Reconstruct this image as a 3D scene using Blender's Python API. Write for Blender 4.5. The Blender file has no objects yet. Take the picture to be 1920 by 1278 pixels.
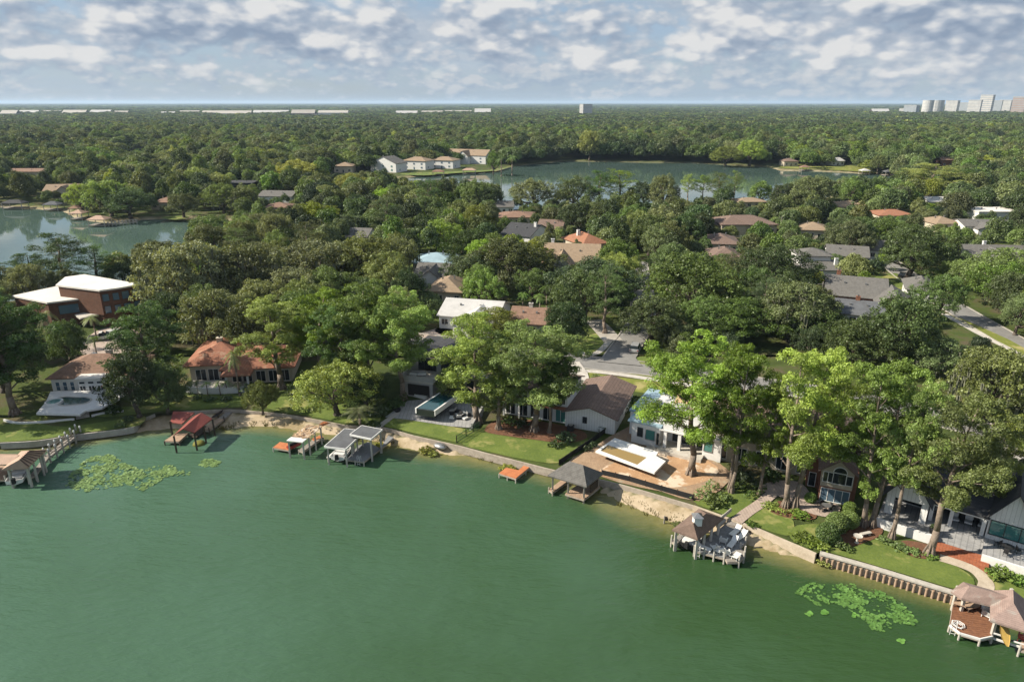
import bpy, bmesh, math, random
import numpy as np
from mathutils import Vector
from mathutils.geometry import tessellate_polygon
sc = bpy.context.scene
COL = sc.collection
R = math.radians
# ------------------------------------------------------------------ camera
PITCH, CAMH, FPX = 19.25, 50.0, 1280.0
cam_d = bpy.data.cameras.new('camera'); cam = bpy.data.objects.new('camera', cam_d); COL.objects.link(cam)
cam.location = (0, 0, CAMH); cam.rotation_euler = (R(90 - PITCH), 0, 0)
cam_d.sensor_width = 36; cam_d.lens = 24.0; cam_d.clip_end = 200000; cam_d.clip_start = 0.5
sc.camera = cam
# ------------------------------------------------------------------ world, sun, exposure
SUN_EL, SUN_DX, SUN_DY = 36.0, 1.0, 0.02          # shadows fall towards (SUN_DX, SUN_DY)
sun_d = bpy.data.lights.new('sun', 'SUN'); sun_d.energy = 5.0; sun_d.angle = R(0.5); sun_d.color = (1.0, 0.90, 0.74)
sun = bpy.data.objects.new('sun', sun_d); COL.objects.link(sun)
_n = math.hypot(SUN_DX, SUN_DY)
_d = Vector((SUN_DX/_n*math.cos(R(SUN_EL)), SUN_DY/_n*math.cos(R(SUN_EL)), -math.sin(R(SUN_EL))))
sun.rotation_euler = _d.to_track_quat('-Z', 'Y').to_euler(); sun.location = (-80, 60, 120)
world = bpy.data.worlds.new('World'); sc.world = world; world.use_nodes = True
def nd(nt, typ, **kw):
    n = nt.nodes.new(typ)
    for k, v in kw.items():
        if k.startswith('i_'):
            key = k[2:]
            n.inputs[int(key) if key.isdigit() else key.replace('_', ' ')].default_value = v
        else: setattr(n, k, v)
    return n
def mth(nt, op, a, b=None, c=None, clamp=False):
    n = nt.nodes.new('ShaderNodeMath'); n.operation = op; n.use_clamp = clamp
    for i, s in enumerate((a, b, c)):
        if s is None: continue
        if isinstance(s, (int, float)): n.inputs[i].default_value = s
        else: nt.links.new(s, n.inputs[i])
    return n.outputs[0]
def ramp(nt, fac, stops, interp='LINEAR'):
    n = nt.nodes.new('ShaderNodeValToRGB'); n.color_ramp.interpolation = interp
    el = n.color_ramp.elements
    while len(el) < len(stops): el.new(0.5)
    for e, (p, c) in zip(el, stops):
        e.position = p; e.color = (*c, 1) if len(c) == 3 else c
    nt.links.new(fac, n.inputs[0]); return n.outputs[0]
def mixc(nt, fac, a, b, blend='MIX'):
    n = nt.nodes.new('ShaderNodeMix'); n.data_type = 'RGBA'; n.blend_type = blend
    for s, i in ((fac, 0), (a, 6), (b, 7)):
        if isinstance(s, (int, float)): n.inputs[i].default_value = s
        elif isinstance(s, tuple): n.inputs[i].default_value = (*s, 1)
        else: nt.links.new(s, n.inputs[i])
    return n.outputs[2]
def build_sky():
    nt = world.node_tree; nt.nodes.clear()
    sky = nd(nt, 'ShaderNodeTexSky', sky_type='NISHITA', sun_disc=False, sun_elevation=R(SUN_EL),
             sun_rotation=math.atan2(-SUN_DX, -SUN_DY), air_density=1.0, dust_density=0.6, ozone_density=1.5, altitude=50)
    tc = nd(nt, 'ShaderNodeTexCoord'); sep = nd(nt, 'ShaderNodeSeparateXYZ'); nt.links.new(tc.outputs['Generated'], sep.inputs[0])
    x, y, z = sep.outputs
    az = mth(nt, 'ARCTAN2', x, y); el = mth(nt, 'ARCSINE', z); deg = mth(nt, 'MULTIPLY', el, 180/math.pi)
    def coord(su, sv, seed, off):
        c = nd(nt, 'ShaderNodeCombineXYZ'); nt.links.new(mth(nt, 'MULTIPLY', mth(nt, 'ADD', az, off[0]), su), c.inputs[0])
        nt.links.new(mth(nt, 'MULTIPLY', mth(nt, 'ADD', el, off[1]), sv), c.inputs[1]); c.inputs[2].default_value = seed; return c.outputs[0]
    def fbm(v, detail, rough): n = nd(nt, 'ShaderNodeTexNoise', i_Scale=1.0, i_Detail=detail, i_Roughness=rough, i_Lacunarity=2.15); nt.links.new(v, n.inputs['Vector']); return n.outputs['Fac']
    def puffs(v): n = nd(nt, 'ShaderNodeTexVoronoi', feature='F1', i_Scale=2.1, i_Detail=2.0, i_Roughness=0.55); nt.links.new(v, n.inputs['Vector']); return n.outputs['Distance']
    def layer(su, sv, seed, thr, soft, k, dl):
        def dens(off):
            v = coord(su, sv, seed, off); return mth(nt, 'SUBTRACT', mth(nt, 'MULTIPLY', fbm(v, 7, 0.55), 1.0), mth(nt, 'MULTIPLY', puffs(v), 0.40))
        a = dens((0, 0)); b = dens(dl); d = dens((dl[0]*3.2, dl[1]*3.2)); big = fbm(coord(su*0.30, sv*0.30, seed+7, (0, 0)), 2, 0.5)
        den = mth(nt, 'ADD', mth(nt, 'ADD', a, mth(nt, 'MULTIPLY', big, 0.55)), mth(nt, 'ADD', thr, mth(nt, 'MULTIPLY', az, 0.05)))
        al = nd(nt, 'ShaderNodeMapRange', interpolation_type='SMOOTHSTEP', clamp=True); nt.links.new(den, al.inputs[0]); al.inputs[1].default_value = 0.0; al.inputs[2].default_value = soft
        lit = mth(nt, 'ADD', mth(nt, 'MULTIPLY', mth(nt, 'SUBTRACT', a, b), k), mth(nt, 'ADD', mth(nt, 'MULTIPLY', mth(nt, 'SUBTRACT', a, d), k*0.55), 0.46), clamp=True)
        return al.outputs[0], lit
    hi = mth(nt, 'MINIMUM', mth(nt, 'MULTIPLY', mth(nt, 'MAXIMUM', mth(nt, 'SUBTRACT', deg, 11.0), 0.0), 0.01), 0.10)
    thrA = mth(nt, 'SUBTRACT', mth(nt, 'MINIMUM', mth(nt, 'SUBTRACT', mth(nt, 'MULTIPLY', mth(nt, 'SUBTRACT', deg, 4.6), 0.085), SKY_A), -SKY_A), hi)
    aA, lA = layer(6.6, 13.5, 3.3, thrA, 0.26, 2.5, (-0.010, 0.012))
    thrB = mth(nt, 'SUBTRACT', -SKY_B, mth(nt, 'MULTIPLY', mth(nt, 'MAXIMUM', mth(nt, 'SUBTRACT', mth(nt, 'ABSOLUTE', mth(nt, 'SUBTRACT', deg, 3.6)), 1.9), 0.0), 0.10))
    aB, lB = layer(15.0, 29.0, 11.7, thrB, 0.18, 1.9, (-0.005, 0.006))
    thin = fbm(coord(3.5, 30.0, 21.0, (0, 0)), 6, 0.55)
    colA = ramp(nt, lA, [(0.0, (0.215, 0.275, 0.37)), (0.38, (0.32, 0.375, 0.455)), (0.66, (0.47, 0.50, 0.545)), (1.0, (0.655, 0.65, 0.645))])
    colB = ramp(nt, lB, [(0.0, (0.29, 0.36, 0.455)), (0.5, (0.37, 0.43, 0.50)), (1.0, (0.50, 0.52, 0.55))])
    bgs = nd(nt, 'ShaderNodeBackground', i_Strength=0.050); nt.links.new(sky.outputs[0], bgs.inputs[0])
    veil = nd(nt, 'ShaderNodeBackground', i_Strength=0.42); veil.inputs[0].default_value = (0.47, 0.63, 0.85, 1)      # thin high haze cloud
    bgA = nd(nt, 'ShaderNodeBackground', i_Strength=0.62); nt.links.new(colA, bgA.inputs[0])
    bgB = nd(nt, 'ShaderNodeBackground', i_Strength=0.62); nt.links.new(colB, bgB.inputs[0])
    def mixs(f, a, b):
        m = nd(nt, 'ShaderNodeMixShader'); nt.links.new(f, m.inputs[0]); nt.links.new(a.outputs[0], m.inputs[1]); nt.links.new(b.outputs[0], m.inputs[2]); return m
    # a broad low bank of grey stratocumulus behind the puffs
    bank = fbm(coord(3.0, 13.0, 31.0, (0, 0)), 8, 0.6)
    bk = nd(nt, 'ShaderNodeMapRange', interpolation_type='SMOOTHSTEP', clamp=True); bk.inputs[1].default_value = 0.0; bk.inputs[2].default_value = 0.20
    nt.links.new(mth(nt, 'SUBTRACT', mth(nt, 'ADD', bank, mth(nt, 'MULTIPLY', az, 0.06)), mth(nt, 'ADD', 0.43, mth(nt, 'MULTIPLY', mth(nt, 'MAXIMUM', mth(nt, 'SUBTRACT', mth(nt, 'ABSOLUTE', mth(nt, 'SUBTRACT', deg, 6.0)), 2.6), 0.0), 0.05))), bk.inputs[0])
    bgK = nd(nt, 'ShaderNodeBackground', i_Strength=0.62); nt.links.new(ramp(nt, fbm(coord(9.0, 24.0, 41.0, (0, 0)), 7, 0.6), [(0.34, (0.30, 0.365, 0.45)), (0.62, (0.47, 0.505, 0.55))]), bgK.inputs[0])
    vf = mth(nt, 'ADD', mth(nt, 'MULTIPLY', thin, 0.6), 0.35, clamp=True)
    s0 = mixs(vf, bgs, veil); sk = mixs(mth(nt, 'MULTIPLY', bk.outputs[0], 0.85), s0, bgK); s1 = mixs(mth(nt, 'MULTIPLY', aB, 0.85), sk, bgB); s2 = mixs(mth(nt, 'MULTIPLY', aA, 0.92), s1, bgA)
    out = nd(nt, 'ShaderNodeOutputWorld'); nt.links.new(s2.outputs[0], out.inputs[0])
SKY_A, SKY_B = 0.15, 0.205
build_sky(); world.cycles.sampling_method = 'MANUAL'; world.cycles.sample_map_resolution = 512
sc.view_settings.view_transform = 'Standard'; sc.view_settings.look = 'None'
sc.view_settings.exposure = 0.95; sc.view_settings.gamma = 1.0; sc.view_settings.use_curve_mapping = False
cy = sc.cycles
cy.max_bounces = 5; cy.diffuse_bounces = 3; cy.glossy_bounces = 2; cy.transmission_bounces = 2; cy.transparent_max_bounces = 4; cy.volume_bounces = 0
cy.use_adaptive_sampling = True; cy.adaptive_threshold = 0.015; cy.use_denoising = True; cy.sample_clamp_indirect = 3.0
cy.caustics_reflective = False; cy.caustics_refractive = False
# ------------------------------------------------------------------ helpers
rnd = random.Random(11); nrg = np.random.default_rng(5)
_S, _C = math.sin(R(PITCH)), math.cos(R(PITCH))
Z0 = 1.2                                             # level of the lots
def at(px, py, z=Z0):                                # a pixel of the survey photo -> the point of that level it shows
    a = (px-960)/FPX; b = -(py-639)/FPX
    t = (z-CAMH)/(-_S+b*_C)
    return Vector((a*t, (_C+b*_S)*t, z))
def proj(x, y, z):
    dz = z-CAMH; dep = y*_C-dz*_S; up = y*_S+dz*_C
    return 960+FPX*x/dep, 639-FPX*up/dep
def height_at(py, D):
    b = -(py-639)/FPX; return CAMH+D*(-_S+b*_C)/(_C+b*_S)
def thing(name, label, cat, loc=(0, 0, 0), rot=0.0, group=None):
    o = bpy.data.objects.new(name, None); COL.objects.link(o); o.empty_display_size = 0.5
    o.location = loc; o.rotation_euler = (0, 0, rot); return tag(o, label, cat, group)
def tag(o, label=None, cat=None, group=None, kind=None):
    if label: o['label'] = label
    if cat: o['category'] = cat
    if group: o['group'] = group
    if kind: o['kind'] = kind
    return o
class MB:
    def __init__(s, off=(0, 0, 0)): s.v = []; s.f = []; s.off = Vector(off)
    def add(s, pts, faces):
        k = len(s.v); s.v += [tuple(Vector(p)-s.off) for p in pts]; s.f += [tuple(i+k for i in f) for f in faces]; return s
    def poly(s, pts): return s.add(pts, [tuple(range(len(pts)))])
    def box(s, x0, x1, y0, y1, z0, z1):
        p = [(x0, y0, z0), (x1, y0, z0), (x1, y1, z0), (x0, y1, z0), (x0, y0, z1), (x1, y0, z1), (x1, y1, z1), (x0, y1, z1)]
        return s.add(p, [(0, 3, 2, 1), (4, 5, 6, 7), (0, 1, 5, 4), (1, 2, 6, 5), (2, 3, 7, 6), (3, 0, 4, 7)])
    def bar(s, a, b, w, h, up=(0, 0, 1)):            # box from a to b, w across, h along up (centred)
        a = Vector(a); b = Vector(b); d = (b-a).normalized(); u = Vector(up)
        if abs(d.dot(u)) > 0.98: u = Vector((1, 0, 0))
        sd = d.cross(u).normalized(); u = sd.cross(d).normalized()
        p = [q+sd*(i*w/2)+u*(j*h/2) for q in (a, b) for i, j in ((-1, -1), (1, -1), (1, 1), (-1, 1))]
        return s.add(p, [(0, 1, 2, 3), (7, 6, 5, 4), (0, 4, 5, 1), (1, 5, 6, 2), (2, 6, 7, 3), (3, 7, 4, 0)])
    def prism(s, poly, z0, z1):
        n = len(poly); area = sum(poly[i][0]*poly[(i+1) % n][1]-poly[(i+1) % n][0]*poly[i][1] for i in range(n))
        if area < 0: poly = list(poly)[::-1]
        b = [(p[0], p[1], z0) for p in poly]; t = [(p[0], p[1], z1) for p in poly]
        k = len(s.v); s.add(b+t, [(i, (i+1) % n, n+(i+1) % n, n+i) for i in range(n)])
        for tri in tessellate_polygon([[Vector((p[0], p[1], 0)) for p in poly]]):
            a, bb, c = [Vector((*poly[i][:2], 0)) for i in tri]
            if (bb-a).cross(c-a).z < 0: tri = tri[::-1]
            s.f += [tuple(k+n+i for i in tri), tuple(k+i for i in tri[::-1])]
        return s
    def tube(s, a, b, r0, r1=None, n=6, cap=True):
        r1 = r0 if r1 is None else r1; a = Vector(a); b = Vector(b); d = (b-a).normalized()
        u = d.orthogonal().normalized(); w = d.cross(u)
        p = [q+(u*math.cos(2*math.pi*i/n)+w*math.sin(2*math.pi*i/n))*r for q, r in ((a, r0), (b, r1)) for i in range(n)]
        f = [(i, (i+1) % n, n+(i+1) % n, n+i) for i in range(n)]
        if cap: f += [tuple(range(n-1, -1, -1)), tuple(range(n, 2*n))]
        return s.add(p, f)
    def path(s, pts, rad, n=6):
        for i in range(len(pts)-1): s.tube(pts[i], pts[i+1], rad[i], rad[i+1], n, cap=True)
        return s
    def strip(s, pts, half, z0, z1):                 # ribbon wall/path along a polyline
        L = [offset_pt(pts, i, half) for i in range(len(pts))]; Q = [offset_pt(pts, i, -half) for i in range(len(pts))]
        for i in range(len(pts)-1): s.prism([L[i], L[i+1], Q[i+1], Q[i]], z0, z1)
        return s
    def lathe(s, prof, c, n=10):
        k = len(s.v); pts = [(c[0]+r*math.cos(2*math.pi*i/n), c[1]+r*math.sin(2*math.pi*i/n), c[2]+z) for r, z in prof for i in range(n)]
        f = [(j*n+i, j*n+(i+1) % n, (j+1)*n+(i+1) % n, (j+1)*n+i) for j in range(len(prof)-1) for i in range(n)]
        f += [tuple(range((len(prof)-1)*n, len(prof)*n)), tuple(range(n-1, -1, -1))]
        return s.add(pts, f)
    def build(s, name, mat, parent=None, bevel=0, smooth=False):
        me = bpy.data.meshes.new(name); me.from_pydata(s.v, [], s.f); me.update()
        if mat: me.materials.append(mat)
        if bevel:
            bm = bmesh.new(); bm.from_mesh(me); bmesh.ops.bevel(bm, geom=bm.edges[:], offset=bevel, segments=2, affect='EDGES', profile=0.6, clamp_overlap=True); bm.to_mesh(me); bm.free()
        if smooth: me.shade_smooth()
        o = bpy.data.objects.new(name, me); COL.objects.link(o)
        if parent: o.parent = parent
        return o
def offset_pt(pts, i, h):
    p = Vector(pts[i][:2]); a = Vector(pts[max(i-1, 0)][:2]); b = Vector(pts[min(i+1, len(pts)-1)][:2])
    d = (b-a).normalized(); return (p.x-d.y*h, p.y+d.x*h)
def copy_tree(o, parent=None):
    c = o.copy(); COL.objects.link(c)
    if parent: c.parent = parent
    for ch in o.children: copy_tree(ch, c)
    return c
def smooth_poly(pts, n=4):                          # closed Catmull-Rom
    P = [Vector(p[:2]) for p in pts]; out = []; m = len(P)
    for i in range(m):
        a, b, c, d = P[i-1], P[i], P[(i+1) % m], P[(i+2) % m]
        for k in range(n):
            t = k/n; out.append(0.5*((2*b)+(c-a)*t+(2*a-5*b+4*c-d)*t*t+(3*b-a-3*c+d)*t**3))
    return [(q.x, q.y) for q in out]
def smooth_line(pts, n=4):
    P = [Vector(p[:2]) for p in pts]; P = [2*P[0]-P[1]]+P+[2*P[-1]-P[-2]]; out = []
    for i in range(1, len(P)-2):
        a, b, c, d = P[i-1:i+3]
        for k in range(n):
            t = k/n; q = 0.5*((2*b)+(c-a)*t+(2*a-5*b+4*c-d)*t*t+(3*b-a-3*c+d)*t**3); out.append((q.x, q.y))
    out.append((P[-2].x, P[-2].y)); return out
def pxs(pts, z=Z0): return [tuple(at(p[0], p[1], z)[:2]) for p in pts]
# ------------------------------------------------------------------ materials
def new_mat(name):
    m = bpy.data.materials.new(name); m.use_nodes = True; nt = m.node_tree; nt.nodes.clear()
    out = nd(nt, 'ShaderNodeOutputMaterial'); return m, nt, out
def mat(name, c, c2=None, rough=0.8, scale=1.2, var=0.18, bump=0.0, bscale=None, spec=0.3, metal=0.0, bands=None, lo=0.35, hi=0.65, patch=None):
    """noise-mottled surface; bands=(axis, period, depth) adds fine courses or boards"""
    m, nt, out = new_mat(name)
    c2 = c2 or tuple(max(0, x*(1-var*1.6)) for x in c); c, c2 = tuple(x*0.80 for x in c), tuple(x*0.74 for x in c2)
    tc = nd(nt, 'ShaderNodeTexCoord'); V = tc.outputs['Object']
    n1 = nd(nt, 'ShaderNodeTexNoise', i_Scale=scale, i_Detail=6.0, i_Roughness=0.65); nt.links.new(V, n1.inputs['Vector'])
    n2 = nd(nt, 'ShaderNodeTexNoise', i_Scale=scale*9, i_Detail=3.0, i_Roughness=0.7); nt.links.new(V, n2.inputs['Vector'])
    f = mth(nt, 'ADD', mth(nt, 'MULTIPLY', n1.outputs[0], 0.6), mth(nt, 'MULTIPLY', n2.outputs[0], 0.4))
    col = ramp(nt, f, [(lo, c2), (hi, c)])
    if patch:                                        # worn or stained places of another colour
        n3 = nd(nt, 'ShaderNodeTexNoise', i_Scale=patch[1], i_Detail=5.0, i_Roughness=0.6); nt.links.new(V, n3.inputs['Vector'])
        fac = ramp(nt, n3.outputs[0], [(patch[2], (0, 0, 0)), (patch[2]+0.08, (1, 1, 1))])
        col = mixc(nt, fac, col, patch[0])
    h = f
    if bands:
        sp = nd(nt, 'ShaderNodeSeparateXYZ'); nt.links.new(V, sp.inputs[0])
        fr = mth(nt, 'FRACT', mth(nt, 'DIVIDE', sp.outputs[bands[0]], bands[1]))
        ln = mth(nt, 'LESS_THAN', fr, 0.16)
        col = mixc(nt, mth(nt, 'MULTIPLY', ln, bands[2]), col, tuple(x*0.35 for x in c2))
    b = nd(nt, 'ShaderNodeBsdfPrincipled', i_Roughness=rough, i_Metallic=metal); b.inputs['Specular IOR Level'].default_value = spec
    nt.links.new(col, b.inputs['Base Color'])
    if bump:
        bp = nd(nt, 'ShaderNodeBump', i_Strength=1.0, i_Distance=bump); nt.links.new(n2.outputs[0] if not bscale else h, bp.inputs['Height']); nt.links.new(bp.outputs[0], b.inputs['Normal'])
    nt.links.new(b.outputs[0], out.inputs[0]); return m
def leaf_mat(name, tint=(1, 1, 1), trans=0.34, inst=False):
    """object colour = kind of tree; mottled per tree, per tuft and across the district"""
    m, nt, out = new_mat(name)
    oi = nd(nt, 'ShaderNodeObjectInfo'); at_ = nd(nt, 'ShaderNodeAttribute', attribute_name='tone', attribute_type='GEOMETRY')
    kind = nd(nt, 'ShaderNodeAttribute', attribute_name='tint', attribute_type='INSTANCER').outputs['Color'] if inst else oi.outputs['Color']
    hsv = nd(nt, 'ShaderNodeHueSaturation'); base = mixc(nt, 1.0, kind, (1.04, 1.14, 1.0), 'MULTIPLY')
    nt.links.new(base, hsv.inputs['Color'])
    nt.links.new(mth(nt, 'ADD', mth(nt, 'MULTIPLY', oi.outputs['Random'], 0.024), 0.486), hsv.inputs['Hue'])
    nt.links.new(mth(nt, 'ADD', mth(nt, 'MULTIPLY', mth(nt, 'FRACT', mth(nt, 'MULTIPLY', oi.outputs['Random'], 7.3)), 0.25), 0.76), hsv.inputs['Saturation'])
    val = mth(nt, 'ADD', mth(nt, 'MULTIPLY', mth(nt, 'FRACT', mth(nt, 'MULTIPLY', oi.outputs['Random'], 13.7)), 0.78), 0.46)
    nt.links.new(mth(nt, 'MULTIPLY', val, mth(nt, 'ADD', mth(nt, 'MULTIPLY', at_.outputs['Fac'], 1.15), 0.62)), hsv.inputs['Value'])
    c = hsv.outputs[0]
    d = nd(nt, 'ShaderNodeBsdfDiffuse'); t = nd(nt, 'ShaderNodeBsdfTranslucent'); g = nd(nt, 'ShaderNodeBsdfGlossy', i_Roughness=0.5)
    nt.links.new(c, d.inputs[0]); nt.links.new(mixc(nt, 1.0, c, (1.25, 1.15, 0.5), 'MULTIPLY'), t.inputs[0]); g.inputs[0].default_value = (0.7, 0.75, 0.7, 1)
    m1 = nd(nt, 'ShaderNodeMixShader', i_0=trans); nt.links.new(d.outputs[0], m1.inputs[1]); nt.links.new(t.outputs[0], m1.inputs[2])
    m2 = nd(nt, 'ShaderNodeMixShader', i_0=0.035); nt.links.new(m1.outputs[0], m2.inputs[1]); nt.links.new(g.outputs[0], m2.inputs[2])
    nt.links.new(m2.outputs[0], out.inputs[0]); return m
LEAF = leaf_mat('foliage'); FARLEAF = leaf_mat('woodland_foliage', inst=True)
MT = dict(
 bark=mat('bark', (0.34, 0.28, 0.23), (0.16, 0.125, 0.10), 0.95, 2.0, bump=0.05),
 darkbark=mat('dark_bark', (0.16, 0.13, 0.11), (0.07, 0.06, 0.05), 0.95, 2.0),
 moss=mat('spanish_moss', (0.24, 0.25, 0.18), (0.13, 0.14, 0.10), 1.0, 3.0),
 grass=mat('lawn_grass', (0.165, 0.215, 0.045), (0.085, 0.135, 0.026), 1.0, 0.35, bump=0.05, patch=((0.22, 0.22, 0.075), 0.22, 0.55)),
 drygrass=mat('verge_grass', (0.24, 0.25, 0.05), (0.13, 0.17, 0.03), 1.0, 0.3, bump=0.04, patch=((0.28, 0.25, 0.10), 0.15, 0.56)),
 asphalt=mat('asphalt', (0.27, 0.265, 0.255), (0.20, 0.195, 0.19), 0.9, 0.5),
 kerb=mat('concrete', (0.50, 0.47, 0.43), (0.34, 0.32, 0.29), 0.9, 0.9, patch=((0.28, 0.26, 0.22), 0.35, 0.56)),
 pale=mat('pale_stone', (0.62, 0.59, 0.54), (0.44, 0.41, 0.37), 0.85, 1.1),
 pinkpave=mat('pink_pavers', (0.52, 0.42, 0.36), (0.36, 0.29, 0.25), 0.9, 1.3, bands=(0, 0.4, 0.35)),
 greypave=mat('grey_pavers', (0.42, 0.42, 0.42), (0.27, 0.275, 0.285), 0.8, 0.8, bands=(0, 0.62, 0.4)),
 brickpave=mat('brick_paving', (0.42, 0.15, 0.075), (0.26, 0.085, 0.045), 0.9, 2.0, bands=(0, 0.3, 0.3)),
 mulch=mat('mulch', (0.23, 0.115, 0.065), (0.11, 0.055, 0.035), 1.0, 1.6, bump=0.06),
 white=mat('white_paint', (0.84, 0.845, 0.84), (0.72, 0.725, 0.72), 0.6, 0.8),
 boards=mat('white_board_siding', (0.86, 0.865, 0.86), (0.76, 0.765, 0.76), 0.6, 0.8, bands=(0, 0.42, 0.35)),
 cream=mat('cream_stucco', (0.62, 0.55, 0.44), (0.50, 0.44, 0.35), 0.85, 0.9),
 beige=mat('beige_siding', (0.50, 0.44, 0.35), (0.42, 0.37, 0.29), 0.8, 0.9, bands=(2, 0.24, 0.35)),
 greywall=mat('grey_render', (0.46, 0.46, 0.45), (0.36, 0.36, 0.36), 0.8, 0.8),
 brick=mat('red_brick', (0.29, 0.135, 0.085), (0.19, 0.09, 0.06), 0.95, 2.2, bands=(2, 0.16, 0.3)),
 brownwood=mat('brown_cladding', (0.17, 0.082, 0.052), (0.10, 0.05, 0.034), 0.75, 1.5, bands=(2, 0.3, 0.4)),
 tile=mat('terracotta_tiles', (0.40, 0.175, 0.105), (0.24, 0.105, 0.07), 0.9, 1.4, bump=0.05, bands=(2, 0.19, 0.4), patch=((0.30, 0.19, 0.13), 0.6, 0.56)),
 orangetile=mat('orange_tiles', (0.40, 0.19, 0.11), (0.27, 0.125, 0.08), 0.9, 1.4, bands=(2, 0.19, 0.4)),
 browntile=mat('brown_tiles', (0.32, 0.20, 0.145), (0.20, 0.125, 0.09), 0.9, 1.4, bump=0.05, bands=(2, 0.19, 0.4)),
 shingle=mat('brown_shingles', (0.26, 0.185, 0.15), (0.15, 0.105, 0.09), 0.95, 1.6, bump=0.03, bands=(2, 0.15, 0.45)),
 greyshingle=mat('grey_shingles', (0.20, 0.195, 0.185), (0.115, 0.11, 0.105), 0.95, 1.6, bump=0.03, bands=(2, 0.15, 0.45)),
 darkshingle=mat('charcoal_shingles', (0.075, 0.078, 0.085), (0.04, 0.042, 0.048), 0.9, 1.6, bands=(2, 0.15, 0.4)),
 tanshingle=mat('tan_shingles', (0.38, 0.29, 0.20), (0.26, 0.19, 0.135), 0.95, 1.6, bands=(2, 0.15, 0.4)),
 whiteroof=mat('white_metal_roof', (0.62, 0.615, 0.605), (0.48, 0.475, 0.465), 0.5, 0.5),
 membrane=mat('white_roof_membrane', (0.82, 0.79, 0.74), (0.70, 0.67, 0.62), 0.7, 0.25),
 pinkroof=mat('weathered_pink_roof', (0.38, 0.28, 0.25), (0.25, 0.185, 0.165), 0.95, 1.4, bands=(2, 0.13, 0.4), patch=((0.27, 0.24, 0.22), 0.7, 0.55)),
 redroof=mat('red_metal_roof', (0.32, 0.085, 0.068), (0.21, 0.06, 0.05), 0.6, 0.9, bands=(1, 0.4, 0.3)),
 tanroof=mat('tan_metal_roof', (0.52, 0.36, 0.27), (0.38, 0.26, 0.20), 0.7, 0.9),
 rib=mat('roof_rib_brown', (0.16, 0.10, 0.08), rough=0.8),
 grayroof=mat('grey_membrane_roof', (0.155, 0.165, 0.18), (0.105, 0.11, 0.12), 0.95, 0.7, spec=0.1),
 plank=mat('weathered_planks', (0.36, 0.33, 0.30), (0.20, 0.185, 0.17), 0.9, 2.5),
 greyplank=mat('grey_composite_planks', (0.30, 0.31, 0.325), (0.21, 0.215, 0.225), 0.75, 2.0),
 tanplank=mat('tan_planks', (0.50, 0.36, 0.26), (0.33, 0.23, 0.165), 0.85, 2.0),
 redplank=mat('red_brown_planks', (0.30, 0.14, 0.075), (0.15, 0.068, 0.04), 0.8, 2.2),
 orangeplank=mat('orange_stained_planks', (0.62, 0.235, 0.10), (0.44, 0.155, 0.07), 0.8, 1.8),
 ply=mat('bare_plywood', (0.62, 0.44, 0.28), (0.46, 0.31, 0.19), 0.85, 1.2),
 debris=mat('torn_roof_boards', (0.70, 0.60, 0.48), (0.16, 0.085, 0.05), 0.9, 0.9, lo=0.44, hi=0.56),
 postw=mat('pale_timber', (0.58, 0.55, 0.50), (0.40, 0.375, 0.34), 0.8, 2.0),
 postd=mat('dark_timber', (0.11, 0.085, 0.065), (0.06, 0.045, 0.035), 0.9, 2.0),
 timber=mat('bleached_timber', (0.50, 0.44, 0.375), (0.32, 0.275, 0.23), 0.9, 2.0),
 black=mat('black_fabric', (0.025, 0.026, 0.028), rough=0.8),
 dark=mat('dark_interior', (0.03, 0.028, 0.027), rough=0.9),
 greenmetal=mat('green_wire', (0.05, 0.12, 0.06), rough=0.6),
 metal=mat('dark_metal', (0.08, 0.08, 0.085), rough=0.45, metal=0.6),
 steel=mat('pale_metal', (0.6, 0.6, 0.6), rough=0.35, metal=0.8),
 red=mat('red_paint', (0.35, 0.04, 0.035), rough=0.4),
 maroon=mat('maroon_hull', (0.14, 0.028, 0.035), rough=0.4),
 yellow=mat('yellow_hull', (0.62, 0.43, 0.12), (0.48, 0.32, 0.09), 0.4, 1.0),
 green=mat('green_tarp', (0.18, 0.50, 0.06), rough=0.5),
 blueunder=mat('pale_blue_underlay', (0.36, 0.50, 0.58), (0.27, 0.38, 0.45), 0.7, 0.6),
 carsilver=mat('silver_paint', (0.50, 0.51, 0.52), rough=0.3, metal=0.3), carwhite=mat('white_car_paint', (0.78, 0.78, 0.77), rough=0.3),
 rubber=mat('tyre_rubber', (0.025, 0.025, 0.025), rough=0.9),
 dirt=mat('bare_dirt', (0.42, 0.30, 0.20), (0.29, 0.195, 0.13), 1.0, 0.4, bump=0.08, patch=((0.30, 0.27, 0.20), 0.5, 0.57)),
 orangedirt=mat('orange_clay', (0.56, 0.36, 0.21), (0.42, 0.25, 0.14), 1.0, 0.6, bump=0.08, patch=((0.56, 0.46, 0.36), 0.4, 0.50)),
 sand=mat('sand', (0.52, 0.42, 0.30), (0.38, 0.30, 0.21), 1.0, 0.5, bump=0.05),
 stone=mat('flagstone', (0.60, 0.52, 0.42), (0.42, 0.35, 0.27), 0.9, 1.2),
 farwhite=mat('far_white_wall', (0.70, 0.68, 0.64), (0.55, 0.53, 0.50), 0.8, 0.1),
 fartan=mat('far_tan_wall', (0.42, 0.30, 0.24), (0.36, 0.25, 0.20), 0.8, 0.1),
 fargrey=mat('far_grey_wall', (0.40, 0.44, 0.48), (0.32, 0.36, 0.40), 0.7, 0.1))
def glass_mat(name, c, rough=0.06):
    m, nt, out = new_mat(name); b = nd(nt, 'ShaderNodeBsdfPrincipled', i_Roughness=rough); b.inputs['Base Color'].default_value = (*c, 1)
    b.inputs['Specular IOR Level'].default_value = 0.6; nt.links.new(b.outputs[0], out.inputs[0]); return m
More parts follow.
